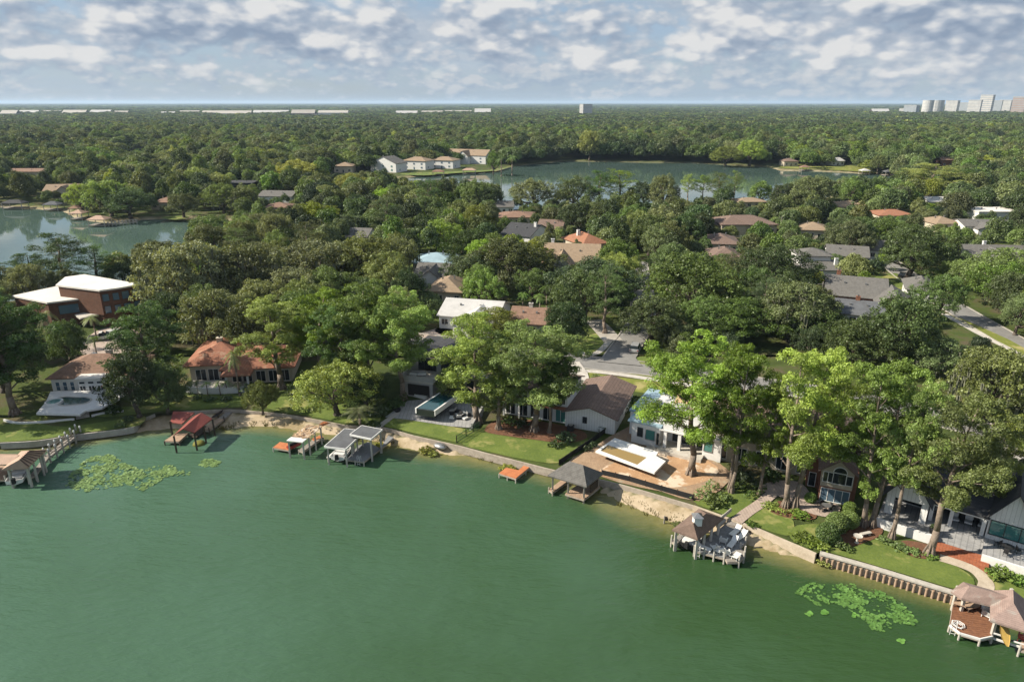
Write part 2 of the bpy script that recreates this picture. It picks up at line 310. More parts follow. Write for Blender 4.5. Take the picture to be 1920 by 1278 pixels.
MT['glass'] = glass_mat('dark_glass', (0.02, 0.026, 0.03)); MT['teal'] = glass_mat('teal_glass', (0.05, 0.17, 0.16)); MT['blueglass'] = glass_mat('blue_glass', (0.07, 0.12, 0.17))
MT['pool'] = glass_mat('pool_water', (0.013, 0.055, 0.068), 0.08); MT['murky'] = glass_mat('murky_water', (0.25, 0.17, 0.05), 0.15)
# ------------------------------------------------------------------ lakes and terrain
WATERLINE = [(-60, 844), (0, 840), (70, 836), (140, 828), (190, 820), (240, 811), (275, 806), (330, 802), (400, 801), (440, 803), (465, 797), (520, 799), (580, 808), (640, 815), (700, 824),
             (740, 834), (800, 845), (860, 852), (920, 860), (980, 872), (1040, 885), (1100, 905), (1128, 918), (1165, 938), (1230, 965), (1290, 985), (1400, 1018), (1450, 1030), (1532, 1052),
             (1545, 1048), (1640, 1076), (1780, 1118), (1920, 1163)]
WALLLINE = [(-60, 815), (0, 830), (70, 826), (140, 815), (200, 808), (250, 800), (262, 788), (290, 776), (340, 772), (430, 768), (475, 771), (530, 776), (600, 788), (655, 798), (712, 800), (780, 818), (860, 836), (920, 852),
            (985, 868), (1040, 882), (1120, 898), (1180, 913), (1300, 948), (1350, 966), (1410, 987), (1460, 1008), (1530, 1038), (1537, 1034), (1640, 1064), (1780, 1107), (1920, 1150)]
WL = pxs(WATERLINE, 0.0); WL = [(-420, 96), (-200, 92)]+WL[1:]+[(70, 42), (120, 5), (420, -60)]
WW = pxs(WALLLINE, Z0); WW = [(-420, 102), (-200, 98)]+WW[1:]+[(72, 44), (122, 8), (420, -55)]
LAKE0 = WL+[(420, -420), (-420, -420)]
LAKE1 = pxs([(-700, 384), (-200, 388), (0, 388), (60, 391), (120, 396), (150, 412), (200, 418), (262, 412), (330, 409), (400, 411), (452, 420), (455, 432), (440, 452), (380, 478), (300, 505), (215, 535), (120, 552), (0, 570), (-200, 600), (-700, 640)], 0.0)
LAKE2 = pxs([(742, 334), (790, 331), (850, 327), (925, 322), (965, 311), (1010, 307), (1060, 302), (1160, 304), (1300, 306), (1440, 313), (1465, 320), (1530, 321), (1610, 325), (1665, 328), (1680, 336), (1640, 345), (1570, 360), (1540, 378),
             (1440, 386), (1340, 388), (1200, 394), (1050, 390), (950, 396), (890, 378), (830, 360), (780, 350), (745, 342)], 0.0)
def inside(P, poly):
    x, y = P[:, 0], P[:, 1]; r = np.zeros(len(P), bool); n = len(poly)
    for i in range(n):
        x0, y0 = poly[i][:2]; x1, y1 = poly[(i+1) % n][:2]
        if y0 == y1: continue
        c = ((y0 > y) != (y1 > y)) & (x < (x1-x0)*(y-y0)/(y1-y0)+x0); r ^= c
    return r
def dist(P, line, closed=False):
    d = np.full(len(P), 1e9); n = len(line)
    for i in range(n if closed else n-1):
        a = np.array(line[i][:2]); b = np.array(line[(i+1) % n][:2]); ab = b-a
        t = np.clip(((P-a)@ab)/(ab@ab), 0, 1); q = P-a-t[:, None]*ab; d = np.minimum(d, np.hypot(q[:, 0], q[:, 1]))
    return d
def terrain(P):
    h = np.full(len(P), Z0); sand = np.zeros(len(P))
    near = np.flatnonzero(P[:, 1] < 130); Q = P[near]
    land = inside(Q, WW+[(420, 420), (-420, 420)]); lake = inside(Q, LAKE0)
    dw = dist(Q, WL); dl = dist(Q, WW)
    hb = 0.72*(dw/(dw+dl+1e-6))**0.8+0.02
    hn = np.where(lake, -np.minimum(1.6, 0.10*dw), np.where(land, np.where(Q[:, 1] < 126, np.minimum(0.74, 0.3*dw), Z0-0.006), hb))
    h[near] = hn; sand[near] = np.where(land, 0, 1)
    far = np.flatnonzero((P[:, 1] > 130) & (P[:, 1] < 900)); Q = P[far]
    for L in (LAKE1, LAKE2):
        ins = inside(Q, L); d = dist(Q, L, True); sd = np.where(ins, -d, d)
        h[far] = np.minimum(h[far], np.interp(sd, [-12, 0, 2.0, 3.5], [-1.5, 0, 0.7, Z0]))
        sand[far] = np.maximum(sand[far], np.interp(sd, [-1, 0, 1.5, 2.5], [.8, .8, 0.6, 0])*np.where(Q[:, 1] > 560, .35, 1))
    return h, sand
def make_ground():
    ys = [-60.0, -20.0, 15.0, 32.0]
    while ys[-1] < 46: ys.append(ys[-1]+2)
    while ys[-1] < 130: ys.append(ys[-1]+0.75)
    while ys[-1] < 900: ys.append(ys[-1]*1.0085)
    while ys[-1] < 70000: ys.append(ys[-1]*1.15)
    us = np.sinh(np.linspace(-2.3, 2.3, 330)); us = us/us[-1]
    us = np.linspace(-1, 1, 330)*0.62+us*0.38
    nx = len(us); ny = len(ys)
    X = np.array([[u*(max(y, 0)*1.25+95) for u in us] for y in ys]); Y = np.repeat(np.array(ys)[:, None], nx, 1)
    P = np.stack([X.ravel(), Y.ravel()], 1); h, sand = terrain(P)
    idx = np.arange(nx*ny).reshape(ny, nx)
    f = np.stack([idx[:-1, :-1], idx[:-1, 1:], idx[1:, 1:], idx[1:, :-1]], -1).reshape(-1, 4)
    me = mesh_np('ground', np.column_stack([P, h]), f)
    a = me.attributes.new('sand', 'FLOAT', 'POINT'); a.data.foreach_set('value', sand.astype(np.float32)); me.shade_smooth()
    m, nt, out = new_mat('ground_soil')
    tc = nd(nt, 'ShaderNodeTexCoord'); V = tc.outputs['Object']
    n1 = nd(nt, 'ShaderNodeTexNoise', i_Scale=0.12, i_Detail=7.0, i_Roughness=0.65); n2 = nd(nt, 'ShaderNodeTexNoise', i_Scale=1.4, i_Detail=5.0, i_Roughness=0.7)
    n3 = nd(nt, 'ShaderNodeTexNoise', i_Scale=0.003, i_Detail=8.0, i_Roughness=0.7)
    for n in (n1, n2, n3): nt.links.new(V, n.inputs['Vector'])
    c1 = ramp(nt, n1.outputs[0], [(0.36, (0.035, 0.055, 0.016)), (0.5, (0.065, 0.095, 0.022)), (0.62, (0.10, 0.085, 0.05))])
    c1 = mixc(nt, mth(nt, 'MULTIPLY', n2.outputs[0], 0.5), c1, (0.045, 0.045, 0.025))
    far = ramp(nt, n3.outputs[0], [(0.4, (0.022, 0.038, 0.018)), (0.6, (0.045, 0.062, 0.030))])
    sp = nd(nt, 'ShaderNodeSeparateXYZ'); nt.links.new(V, sp.inputs[0])
    ff = nd(nt, 'ShaderNodeMapRange', clamp=True); ff.inputs[1].default_value = 500; ff.inputs[2].default_value = 1500; nt.links.new(sp.outputs[1], ff.inputs[0])
    c1 = mixc(nt, ff.outputs[0], c1, far)
    cs = ramp(nt, n2.outputs[0], [(0.3, (0.32, 0.26, 0.18)), (0.55, (0.39, 0.32, 0.23)), (0.75, (0.45, 0.385, 0.29))])
    cs = mixc(nt, ramp(nt, n1.outputs[0], [(0.5, (0, 0, 0)), (0.6, (1, 1, 1))]), cs, (0.24, 0.19, 0.11))
    sa = nd(nt, 'ShaderNodeAttribute', attribute_name='sand', attribute_type='GEOMETRY')
    col = mixc(nt, sa.outputs['Fac'], c1, cs)
    b = nd(nt, 'ShaderNodeBsdfPrincipled', i_Roughness=1.0); b.inputs['Specular IOR Level'].default_value = 0.1; nt.links.new(col, b.inputs['Base Color'])
    bp = nd(nt, 'ShaderNodeBump', i_Strength=1.0, i_Distance=0.05); nt.links.new(n2.outputs[0], bp.inputs['Height']); nt.links.new(bp.outputs[0], b.inputs['Normal'])
    nt.links.new(b.outputs[0], out.inputs[0]); me.materials.append(m)
    o = bpy.data.objects.new('ground', me); COL.objects.link(o); o['kind'] = 'structure'
    P = [Vector((p[0], p[1], 0)) for p in WW]+[Vector((420, 131, 0)), Vector((-420, 131, 0))]          # the lots up to the shore walls
    mb = MB(); fs = []
    for t in tessellate_polygon([P]): a, b_, c_ = [P[i] for i in t]; fs.append(t if (b_-a).cross(c_-a).z > 0 else t[::-1])
    mb.add([(p.x, p.y, Z0) for p in P], fs); o = mb.build('ground', m); o['kind'] = 'structure'
def mesh_np(name, V, F):
    me = bpy.data.meshes.new(name); V = np.asarray(V, np.float32); F = np.asarray(F, np.int32); k = F.shape[1]
    me.vertices.add(len(V)); me.vertices.foreach_set('co', V.ravel())
    me.loops.add(F.size); me.loops.foreach_set('vertex_index', F.ravel())
    me.polygons.add(len(F)); me.polygons.foreach_set('loop_start', np.arange(0, F.size, k, dtype=np.int32)); me.polygons.foreach_set('loop_total', np.full(len(F), k, np.int32))
    me.update(calc_edges=True); return me
def water_mat(name, deep, deep2, shallow, bumps, sky_tint=False):
    m, nt, out = new_mat(name)
    tc = nd(nt, 'ShaderNodeTexCoord'); V = tc.outputs['Object']
    n1 = nd(nt, 'ShaderNodeTexNoise', i_Scale=0.022, i_Detail=4.0, i_Roughness=0.55); nt.links.new(V, n1.inputs['Vector'])
    n2 = nd(nt, 'ShaderNodeTexNoise', i_Scale=0.5, i_Detail=6.0, i_Roughness=0.7); nt.links.new(V, n2.inputs['Vector'])
    f1 = n1.outputs[0]
    if sky_tint:                                        # bluer towards the left end: its sky reflection is painted into the colour
        sx = nd(nt, 'ShaderNodeSeparateXYZ'); nt.links.new(V, sx.inputs[0]); f1 = mth(nt, 'SUBTRACT', mth(nt, 'MULTIPLY', f1, 0.55), mth(nt, 'SUBTRACT', mth(nt, 'MULTIPLY', sx.outputs[0], 0.0042), mth(nt, 'ADD', mth(nt, 'MULTIPLY', n2.outputs[0], 0.06), 0.085)))
    col = ramp(nt, f1, [(0.30, deep), (0.66, deep2)])
    sa = nd(nt, 'ShaderNodeAttribute', attribute_name='shallow', attribute_type='GEOMETRY')
    sf = mth(nt, 'MULTIPLY', sa.outputs['Fac'], mth(nt, 'ADD', mth(nt, 'MULTIPLY', n2.outputs[0], 1.6), 0.1), clamp=True)
    col = mixc(nt, sf, col, shallow)
    b = nd(nt, 'ShaderNodeBsdfPrincipled', i_Roughness=0.15 if sky_tint else 0.03, i_IOR=1.33); nt.links.new(col, b.inputs['Base Color'])
    mp = nd(nt, 'ShaderNodeMapping'); mp.inputs['Rotation'].default_value = (0, 0, R(24)); mp.inputs['Scale'].default_value = (0.55, 1.5, 1); nt.links.new(V, mp.inputs[0])
    h = None
    for s, d, det in bumps:
        w = nd(nt, 'ShaderNodeTexNoise', i_Scale=s, i_Detail=det, i_Roughness=0.6); nt.links.new(mp.outputs[0], w.inputs['Vector'])
        t = mth(nt, 'MULTIPLY', w.outputs[0], d); h = t if h is None else mth(nt, 'ADD', h, t)
    bp = nd(nt, 'ShaderNodeBump', i_Strength=1.0, i_Distance=1.0); nt.links.new(h, bp.inputs['Height']); nt.links.new(bp.outputs[0], b.inputs['Normal'])
    nt.links.new(b.outputs[0], out.inputs[0]); return m
def make_lakes():
    xs = np.unique(np.concatenate([np.linspace(-420, -112, 12), np.arange(-110, 82, 0.8), np.linspace(84, 420, 12)]))
    ys = np.unique(np.concatenate([np.linspace(-420, 40, 12), np.arange(42, 108, 0.8)]))
    X, Y = np.meshgrid(xs, ys); P = np.stack([X.ravel(), Y.ravel()], 1)
    d = dist(P, WL); d = np.where(inside(P, LAKE0), d, 0)
    # the shelf is wider along the open beaches than below the bulkhead
    sh = np.clip(1.15-d/np.interp(P[:, 0], [-60, -40, 0, 14, 28, 36, 46], [2.6, 3.0, 3.4, 5.0, 3.0, 3.6, 2.8]), 0, 1)
    idx = np.arange(X.size).reshape(X.shape); F = np.stack([idx[:-1, :-1], idx[:-1, 1:], idx[1:, 1:], idx[1:, :-1]], -1).reshape(-1, 4)
    me = mesh_np('lake_water', np.column_stack([P, np.zeros(len(P))]), F)
    a = me.attributes.new('shallow', 'FLOAT', 'POINT'); a.data.foreach_set('value', sh.astype(np.float32))
    me.materials.append(water_mat('green_lake_water', (0.027, 0.061, 0.022), (0.060, 0.121, 0.082), (0.17, 0.155, 0.06), [(0.9, 0.16, 3), (3.2, 0.03, 2), (0.22, 0.22, 2)], True))
    o = bpy.data.objects.new('lake_water', me); COL.objects.link(o); o['kind'] = 'structure'
    wm = water_mat('far_lake_water', (0.054, 0.090, 0.076), (0.070, 0.112, 0.098), (0.16, 0.15, 0.07), [(0.5, 0.010, 2), (0.12, 0.012, 2)])
    for L in (LAKE1, LAKE2):
        xs_ = [p[0] for p in L]; ys_ = [p[1] for p in L]; x0, x1, y0, y1 = min(xs_)-2, max(xs_)+2, min(ys_)-2, max(ys_)+2
        me = bpy.data.meshes.new('lake_water'); me.from_pydata([(x0, y0, 0), (x1, y0, 0), (x1, y1, 0), (x0, y1, 0)], [], [(0, 1, 2, 3)]); me.materials.append(wm)
        o = bpy.data.objects.new('lake_water', me); COL.objects.link(o); o['kind'] = 'structure'
make_ground(); make_lakes()
def sheet(name, poly, dz, m, z=Z0, label=None, cat=None, kind='structure', parent=None):
    mb = MB(); P = [Vector((p[0], p[1], 0)) for p in poly]
    n = len(poly)
    tris = tessellate_polygon([P]); pts = [(p[0], p[1], z+dz) for p in poly]; fs = []
    for t in tris:
        a, b, c = [P[i] for i in t]; fs.append(t if (b-a).cross(c-a).z > 0 else t[::-1])
    mb.add(pts, fs); o = mb.build(name, m, parent)
    return tag(o, label, cat, None, kind)
def haze():
    mb = MB(); mb.box(-60000, 60000, -300, 69000, -3.0, 112.0)
    m, nt, out = new_mat('air'); v = nd(nt, 'ShaderNodeVolumePrincipled'); v.inputs['Density'].default_value = 5.2e-5; v.inputs['Color'].default_value = (0.58, 0.77, 1.0, 1); v.inputs['Anisotropy'].default_value = 0.1
    nt.links.new(v.outputs[0], out.inputs['Volume']); m.cycles.homogeneous_volume = True
    o = mb.build('haze', m); o['kind'] = 'stuff'; o['label'] = 'pale blue air haze over the distant woods'
haze()
# ------------------------------------------------------------------ tree meshes
def leaves(cl, size, per_m2, rg, up=0.35, inner=0.5, flat=1.0, min_n=10):
    """leaf quads scattered over tufts: cl = array of (x, y, z, rx, rz, tone)"""
    cl = np.asarray(cl, float); area = 4*math.pi*cl[:, 3]*(cl[:, 3]*0.5+cl[:, 4]*0.5); cnt = np.maximum(min_n, (area*per_m2).astype(int))
    ii = np.repeat(np.arange(len(cl)), cnt); n = len(ii); c = cl[ii]
    d = rg.normal(size=(n, 3)); d[:, 2] = d[:, 2]*0.9+0.25; d /= np.linalg.norm(d, axis=1)[:, None]
    rr = inner+(1-inner)*rg.random(n)**0.6
    p = c[:, :3]+d*np.stack([c[:, 3], c[:, 3], c[:, 4]], 1)*rr[:, None]
    nrm = d*0.9+rg.normal(size=(n, 3))*0.55; nrm[:, 2] += up; nrm /= np.linalg.norm(nrm, axis=1)[:, None]
    t = np.cross(nrm, rg.normal(size=(n, 3))); t /= np.linalg.norm(t, axis=1)[:, None]; b = np.cross(nrm, t)
    s = size*(0.6+0.8*rg.random(n)); a = (0.55+0.45*rg.random(n))*flat
    t = t*(s*0.5)[:, None]; b = b*(s*0.5*a)[:, None]
    V = np.stack([p-t*1.1, p-b*0.9+t*0.1, p+t*1.1, p+b*0.9-t*0.1], 1).reshape(-1, 3)
    tone = np.clip(c[:, 5]+rg.normal(size=n)*0.10, 0, 1)
    return V, np.arange(4*n).reshape(-1, 4), np.repeat(tone, 4)
def leaf_mesh(name, V, F, T, m=None):
    me = mesh_np(name, V, F); a = me.attributes.new('tone', 'FLOAT', 'POINT'); a.data.foreach_set('value', T.astype(np.float32)); me.materials.append(m or LEAF); return me
def tufts(clumps, k, rg, frac=(0.34, 0.52)):
    out = []
    for (x, y, z, rx, rz, tone) in clumps:
        kk = max(3, int(k*rg.uniform(0.7, 1.3)))
        for _ in range(kk):
            d = rg.normal(size=3); d[2] = d[2]*0.8+0.35; d /= np.linalg.norm(d); q = rg.uniform(*frac)
            out.append((x+d[0]*rx*0.78, y+d[1]*rx*0.78, z+d[2]*rz*0.78, rx*q, rz*q*1.05, np.clip(tone+rg.normal()*0.16, 0, 1)))
    return out
def limb(mb, a, b, r0, r1, sag, rg, n=5, seg=3):
    a = Vector(a); b = Vector(b); pts = []
    for i in range(seg+1):
        t = i/seg; p = a.lerp(b, t); p.z += sag*math.sin(math.pi*t); 
        if 0 < i < seg: p += Vector(rg.normal(size=3))*(b-a).length*0.035
        pts.append(p)
    mb.path(pts, [r0+(r1-r0)*i/seg for i in range(seg+1)], n); return pts
def cypress(seed, H=22.0, lean=0.0, lod=1.0, spread=5.4, low=0.33, stems=1, n_boughs=17):
    rg = np.random.default_rng(seed); cl = []; mb = MB()
    for st in range(stems):
        ox, oy = (0, 0) if stems == 1 else (rg.uniform(0.5, 1.0)*(1 if st else -1), rg.uniform(-0.5, 0.5))
        top = Vector((ox*3+lean*H+rg.normal()*0.5, oy*2+rg.normal()*0.5, H*0.93)); base = Vector((ox, oy, -0.5))
        trunk = [base, base.lerp(top, 0.05)+Vector((0, 0, 0.3))]
        for t in (0.2, 0.4, 0.6, 0.8, 1.0):
            p = base.lerp(top, t); p.x -= lean*H*0.25*math.sin(math.pi*t); trunk.append(p+Vector((rg.normal()*0.15, rg.normal()*0.15, 0)))
        r = 0.42 if stems == 1 else 0.34
        mb.path(trunk, [r*1.75, r*1.2, r, r*0.8, r*0.58, r*0.36, 0.08], 9)
        for k in range(7):                             # buttress roots
            a = k*2*math.pi/7+rg.uniform(-.3, .3); mb.tube((base.x+math.cos(a)*r*2.1, base.y+math.sin(a)*r*2.1, -0.45), (base.x+math.cos(a)*r*0.6, base.y+math.sin(a)*r*0.6, 1.9), 0.22, 0.08, 5)
        def on_trunk(t):
            i = min(int(t/0.2), 4); f = (t-i*0.2)/0.2; P = [base]+trunk[2:]; return P[i].lerp(P[i+1], f)
        nb = n_boughs//stems+2
        for k in range(nb):
            t = low+(0.97-low)*((k+rg.random())/nb)**0.92
            prof = math.sin(math.pi*min(1, max(0.0, (t-low+0.16)/(1.06-low+0.16))))**0.55
            L = spread*prof*rg.uniform(0.55, 1.12); az = k*2.4+rg.uniform(-.5, .5)+st*1.3
            a = on_trunk(max(0.12, t-0.10)); e = on_trunk(t)+Vector((math.cos(az)*L, math.sin(az)*L, rg.uniform(-0.4, 1.4)))
            pts = limb(mb, a, e, 0.17*(1.25-t), 0.04, 0.3, rg)
            tone = rg.uniform(0.25, 0.8)
            nc = 2 if L < spread*0.5 else 3
            for j in range(nc+1):
                q = a.lerp(e, 0.45+0.55*j/nc); rr = rg.uniform(1.1, 1.75)*(1.0 if j else 0.8)*(spread/5.4)**0.5
                cl.append((q.x+rg.normal()*0.5, q.y+rg.normal()*0.5, q.z+rg.uniform(-0.1, 0.7), rr, rr*rg.uniform(0.55, 0.8), np.clip(tone+rg.normal()*0.1, 0, 1)))
        for k in range(4):
            rr = rg.uniform(1.2, 1.7); cl.append((top.x+rg.normal()*1.2, top.y+rg.normal()*1.2, top.z+rg.uniform(-0.8, 0.9), rr, rr*0.75, rg.uniform(0.4, 0.9)))
    tf = tufts(cl, 8, rg)
    V, F, T = leaves(tf, 0.25, 15*lod, rg, flat=0.75)
    return leaf_mesh('crown', V, F, T), mb
def oak(seed, Rr=8.0, H=12.5, lod=1.0, moss=False, leaf=0.29, dense=1.0):
    rg = np.random.default_rng(seed); cl = []; mb = MB()
    n = 62
    ex = rg.uniform(0.85, 1.15); lob = [(rg.uniform(0, 6.28), rg.uniform(0.06, 0.2)) for _ in range(3)]
    for k in range(n):
        u = (k+0.5)/n; th = math.acos(1-1.18*u); az = k*2.39996+rg.uniform(-.3, .3)
        f = 1+sum(a*math.cos((j+2)*az+p) for j, (p, a) in enumerate(lob)); rad = rg.uniform(0.72, 0.98)*f
        rr = rg.uniform(1.35, 2.25)*Rr/8
        x = math.sin(th)*math.cos(az)*(Rr-1.4)*rad*ex; y = math.sin(th)*math.sin(az)*(Rr-1.4)*rad/ex; z = H*0.40+math.cos(th)*(H*0.60-1.3)*rg.uniform(0.82, 1.04)
        cl.append((x, y, z, rr, rr*rg.uniform(0.6, 0.85), rg.uniform(0.2, 0.75)))
    trunk_top = Vector((rg.normal()*0.4, rg.normal()*0.4, H*0.22))
    mb.path([Vector((0, 0, -0.4)), Vector((0, 0, 0.8)), trunk_top], [0.85, 0.55, 0.5], 8)
    for k in range(0, n, 5):
        c = cl[k]; limb(mb, trunk_top+Vector((0, 0, rg.uniform(-0.5, 0.3))), (c[0]*0.9, c[1]*0.9, c[2]-0.3), 0.26, 0.06, -0.4 if c[2] < H*0.6 else 0.5, rg)
    tf = tufts(cl, 7, rg)
    V, F, T = leaves(tf, leaf, 7.6*lod*dense, rg)
    crown = leaf_mesh('crown', V, F, T); mo = None
    if moss:
        mm = MB()
        for k in range(150):
            c = cl[rg.integers(len(cl))]; a = rg.uniform(0, 6.28); x, y = c[0]+math.cos(a)*c[3]*0.8, c[1]+math.sin(a)*c[3]*0.8; z = c[2]-c[4]*rg.uniform(-0.3, 0.5); L = rg.uniform(0.8, 2.4); w = rg.uniform(0.12, 0.3)
            for b in (a, a+1.57):
                dx, dy = math.cos(b)*w, math.sin(b)*w
                mm.add([(x-dx, y-dy, z), (x+dx, y+dy, z), (x+dx*0.7+rg.normal()*.1, y+dy*0.7, z-L*0.6), (x, y, z-L), (x-dx*0.8, y-dy*0.8, z-L*0.5)], [(0, 1, 2, 3, 4)])
        me = bpy.data.meshes.new('moss'); me.from_pydata(mm.v, [], mm.f); me.materials.append(MT['moss']); mo = me
    return crown, mb, mo
def palm(seed, H=9.0, fr=2.6, n=26):
    rg = np.random.default_rng(seed); mb = MB(); top = Vector((rg.normal()*0.3, rg.normal()*0.3, H-1.2))
    mb.path([Vector((0, 0, -0.4)), Vector((0, 0, 0.5)), Vector((top.x*0.4, top.y*0.4, H*0.5)), top], [0.3, 0.2, 0.17, 0.16], 7)
    V = []; F = []; T = []
    for k in range(n):
        az = k*2.4; el = rg.uniform(-0.5, 1.2); L = fr*rg.uniform(0.8, 1.1); pts = []
        for i in range(7):
            t = i/6; pts.append(top+Vector((math.cos(az)*L*t*math.cos(el), math.sin(az)*L*t*math.cos(el), L*(t*math.sin(el)-0.75*t*t))))
        sd = Vector((-math.sin(az), math.cos(az), 0)); tn = rg.uniform(0.2, 0.8)
        for i in range(6):
            for s in (-1, 1):
                for h in (0, 0.5):
                    p = pts[i].lerp(pts[i+1], h); q = p+(sd*s*0.55+(pts[i+1]-pts[i]).normalized()*0.45)*fr*0.28*math.sin(0.35+2.5*(i+h)/6.0)+Vector((0, 0, -0.12)); w = (pts[i+1]-pts[i])*0.28
                    b = len(V); V += [p, p+w, q+w*0.4, q]; F.append((b, b+1, b+2, b+3)); T += [tn]*4
    return leaf_mesh('crown', [tuple(v) for v in V], F, np.array(T)), mb
def bush(seed, lod=1.0, clumps=9, leaf=0.2, dens=16.0, flat=0.8):
    """unit bush: about one metre in radius, base at z = 0"""
    rg = np.random.default_rng(seed); cl = []
    for k in range(clumps):
        a = k*2.4; r = 0.58*math.sqrt((k+0.4)/clumps); rr = rg.uniform(0.34, 0.5); cl.append((math.cos(a)*r, math.sin(a)*r, rg.uniform(0.3, 0.75)*(1.05-r*0.7), rr, rr*flat, rg.uniform(0.25, 0.75)))
    V, F, T = leaves(tufts(cl, 5, rg), leaf, dens*lod, rg, min_n=8); V[:, 2] = np.maximum(V[:, 2], 0.0)
    return leaf_mesh('leaves', V, F, T)
def ball(seed, n=2600):                              # clipped round topiary, unit radius
    rg = np.random.default_rng(seed); d = rg.normal(size=(n, 3)); d /= np.linalg.norm(d, axis=1)[:, None]
    cl = np.column_stack([d*0.9, np.full(n, 0.11), np.full(n, 0.10), rg.uniform(0.35, 0.7, n)]); V, F, T = leaves(cl, 0.13, 26, rg, min_n=3); return leaf_mesh('leaves', V, F, T)
def hedge_mesh(pts, w, h, seed, leaf=0.22, dens=24):
    """clipped hedge along a world polyline (relative to its first point), leafy on top and sides"""
    rg = np.random.default_rng(seed); P0 = np.array(pts[0]); cl = []
    for i in range(len(pts)-1):
        a = np.array(pts[i])-P0; b = np.array(pts[i+1])-P0; L = np.hypot(*(b-a)); t = (b-a)/L; s = np.array([-t[1], t[0]])
        for k in range(max(2, int(L*dens*(w+2*h)*0.35))):
            u = rg.uniform(0, L); q = rg.uniform(0, w+2*h)
            if q < h: o, z = -w/2, q
            elif q < h+w: o, z = q-h-w/2, h
            else: o, z = w/2, q-h-w
            p = a+t*u+s*o; cl.append((p[0], p[1], max(0.1, z-0.05), 0.2, 0.16, rg.uniform(0.3, 0.7)))
    V, F, T = leaves(cl, leaf, 9, rg, min_n=4); return leaf_mesh('leaves', V, F, T)
def as_mesh(mb, m, name='trunk'):
    me = bpy.data.meshes.new(name); me.from_pydata(mb.v, [], mb.f); me.materials.append(m); me.update(); me.shade_smooth(); return me
CYP = []
for sd, kw in ((1, {}), (2, dict(spread=6.2)), (3, dict(stems=2, n_boughs=22, spread=5.6)), (4, dict(lean=0.10, spread=6.4, low=0.40)), (5, dict(spread=4.6, low=0.28)), (6, dict(spread=6.8, n_boughs=22, low=0.38))):
    c, m = cypress(sd, **kw); CYP.append((c, as_mesh(m, MT['bark']), None))
FCYP = []
for sd, kw in ((21, dict(lod=0.45)), (22, dict(lod=0.45, spread=6.5, low=0.45))):
    c, m = cypress(sd, **kw); FCYP.append((c, as_mesh(m, MT['bark']), None))
OAK = []
for sd, kw in ((31, {}), (32, dict(H=13.5)), (33, dict(Rr=8.5, H=11.5)), (34, dict(H=12)), (35, dict(dense=0.75)), (36, dict(moss=True)), (37, dict(moss=True, dense=0.8))):
    c, m, mo = oak(sd, **kw); OAK.append((c, as_mesh(m, MT['darkbark']), mo))
PALM = []
for sd in (51, 52):
    c, m = palm(sd); PALM.append((c, as_mesh(m, MT['bark']), None))
BUSH = [bush(61), bush(62, flat=1.1), bush(63, clumps=14)]; BALL = ball(64)
NOM = {'cyp': (22.0, 6.0), 'fcyp': (22.0, 6.2), 'oak': (12.8, 8.0), 'palm': (9.0, 2.4)}
SETS = {'cyp': CYP, 'fcyp': FCYP, 'oak': OAK, 'palm': PALM}
TREES = []                                           # (x, y, R, H)
def plant(kind, x, y, H, Rr, col, label, group, var=None, z=Z0, name=None, rot=None):
    S = SETS[kind]; i = rnd.randrange(len(S)) if var is None else var % len(S); crown, trunk, mo = S[i]
    name = name or {'cyp': 'bald_cypress', 'fcyp': 'bald_cypress', 'oak': 'live_oak', 'palm': 'palm_tree'}[kind]
    t = thing(name, label, 'palm' if kind == 'palm' else 'tree', (x, y, z), rnd.uniform(0, 6.28) if rot is None else rot, group)
    hn, rn = NOM[kind]; t.scale = (Rr/rn, Rr/rn, H/hn)
    for nm, me in (('crown', crown), ('trunk', trunk), ('moss', mo)):
        if me is None: continue
        o = bpy.data.objects.new(nm, me); COL.objects.link(o); o.parent = t; o.color = (*col, 1)
        if nm == 'moss': o['kind'] = 'stuff'
    TREES.append((x, y, Rr, H)); return t
def plant_px(kind, px, base, top, wpx, col, label, group, var=None, name=None, rot=None):
    p = at(px, base); H = max(2.0, height_at(top, p.y)-Z0); dep = p.y*_C+(CAMH-Z0-H*0.6)*_S
    return plant(kind, p.x, p.y, H, wpx*0.5*dep/FPX, col, label, group, var, name=name, rot=rot)
C_CYP = (0.165, 0.225, 0.028); C_CYPY = (0.215, 0.240, 0.028); C_CYPD = (0.058, 0.105, 0.024); C_OAK = (0.090, 0.126, 0.036); C_OAKO = (0.130, 0.148, 0.048); C_OAKG = (0.108, 0.165, 0.032); C_OAKD = (0.050, 0.082, 0.027)
C_MOSSY = (0.152, 0.162, 0.076); C_YEL = (0.235, 0.245, 0.028)
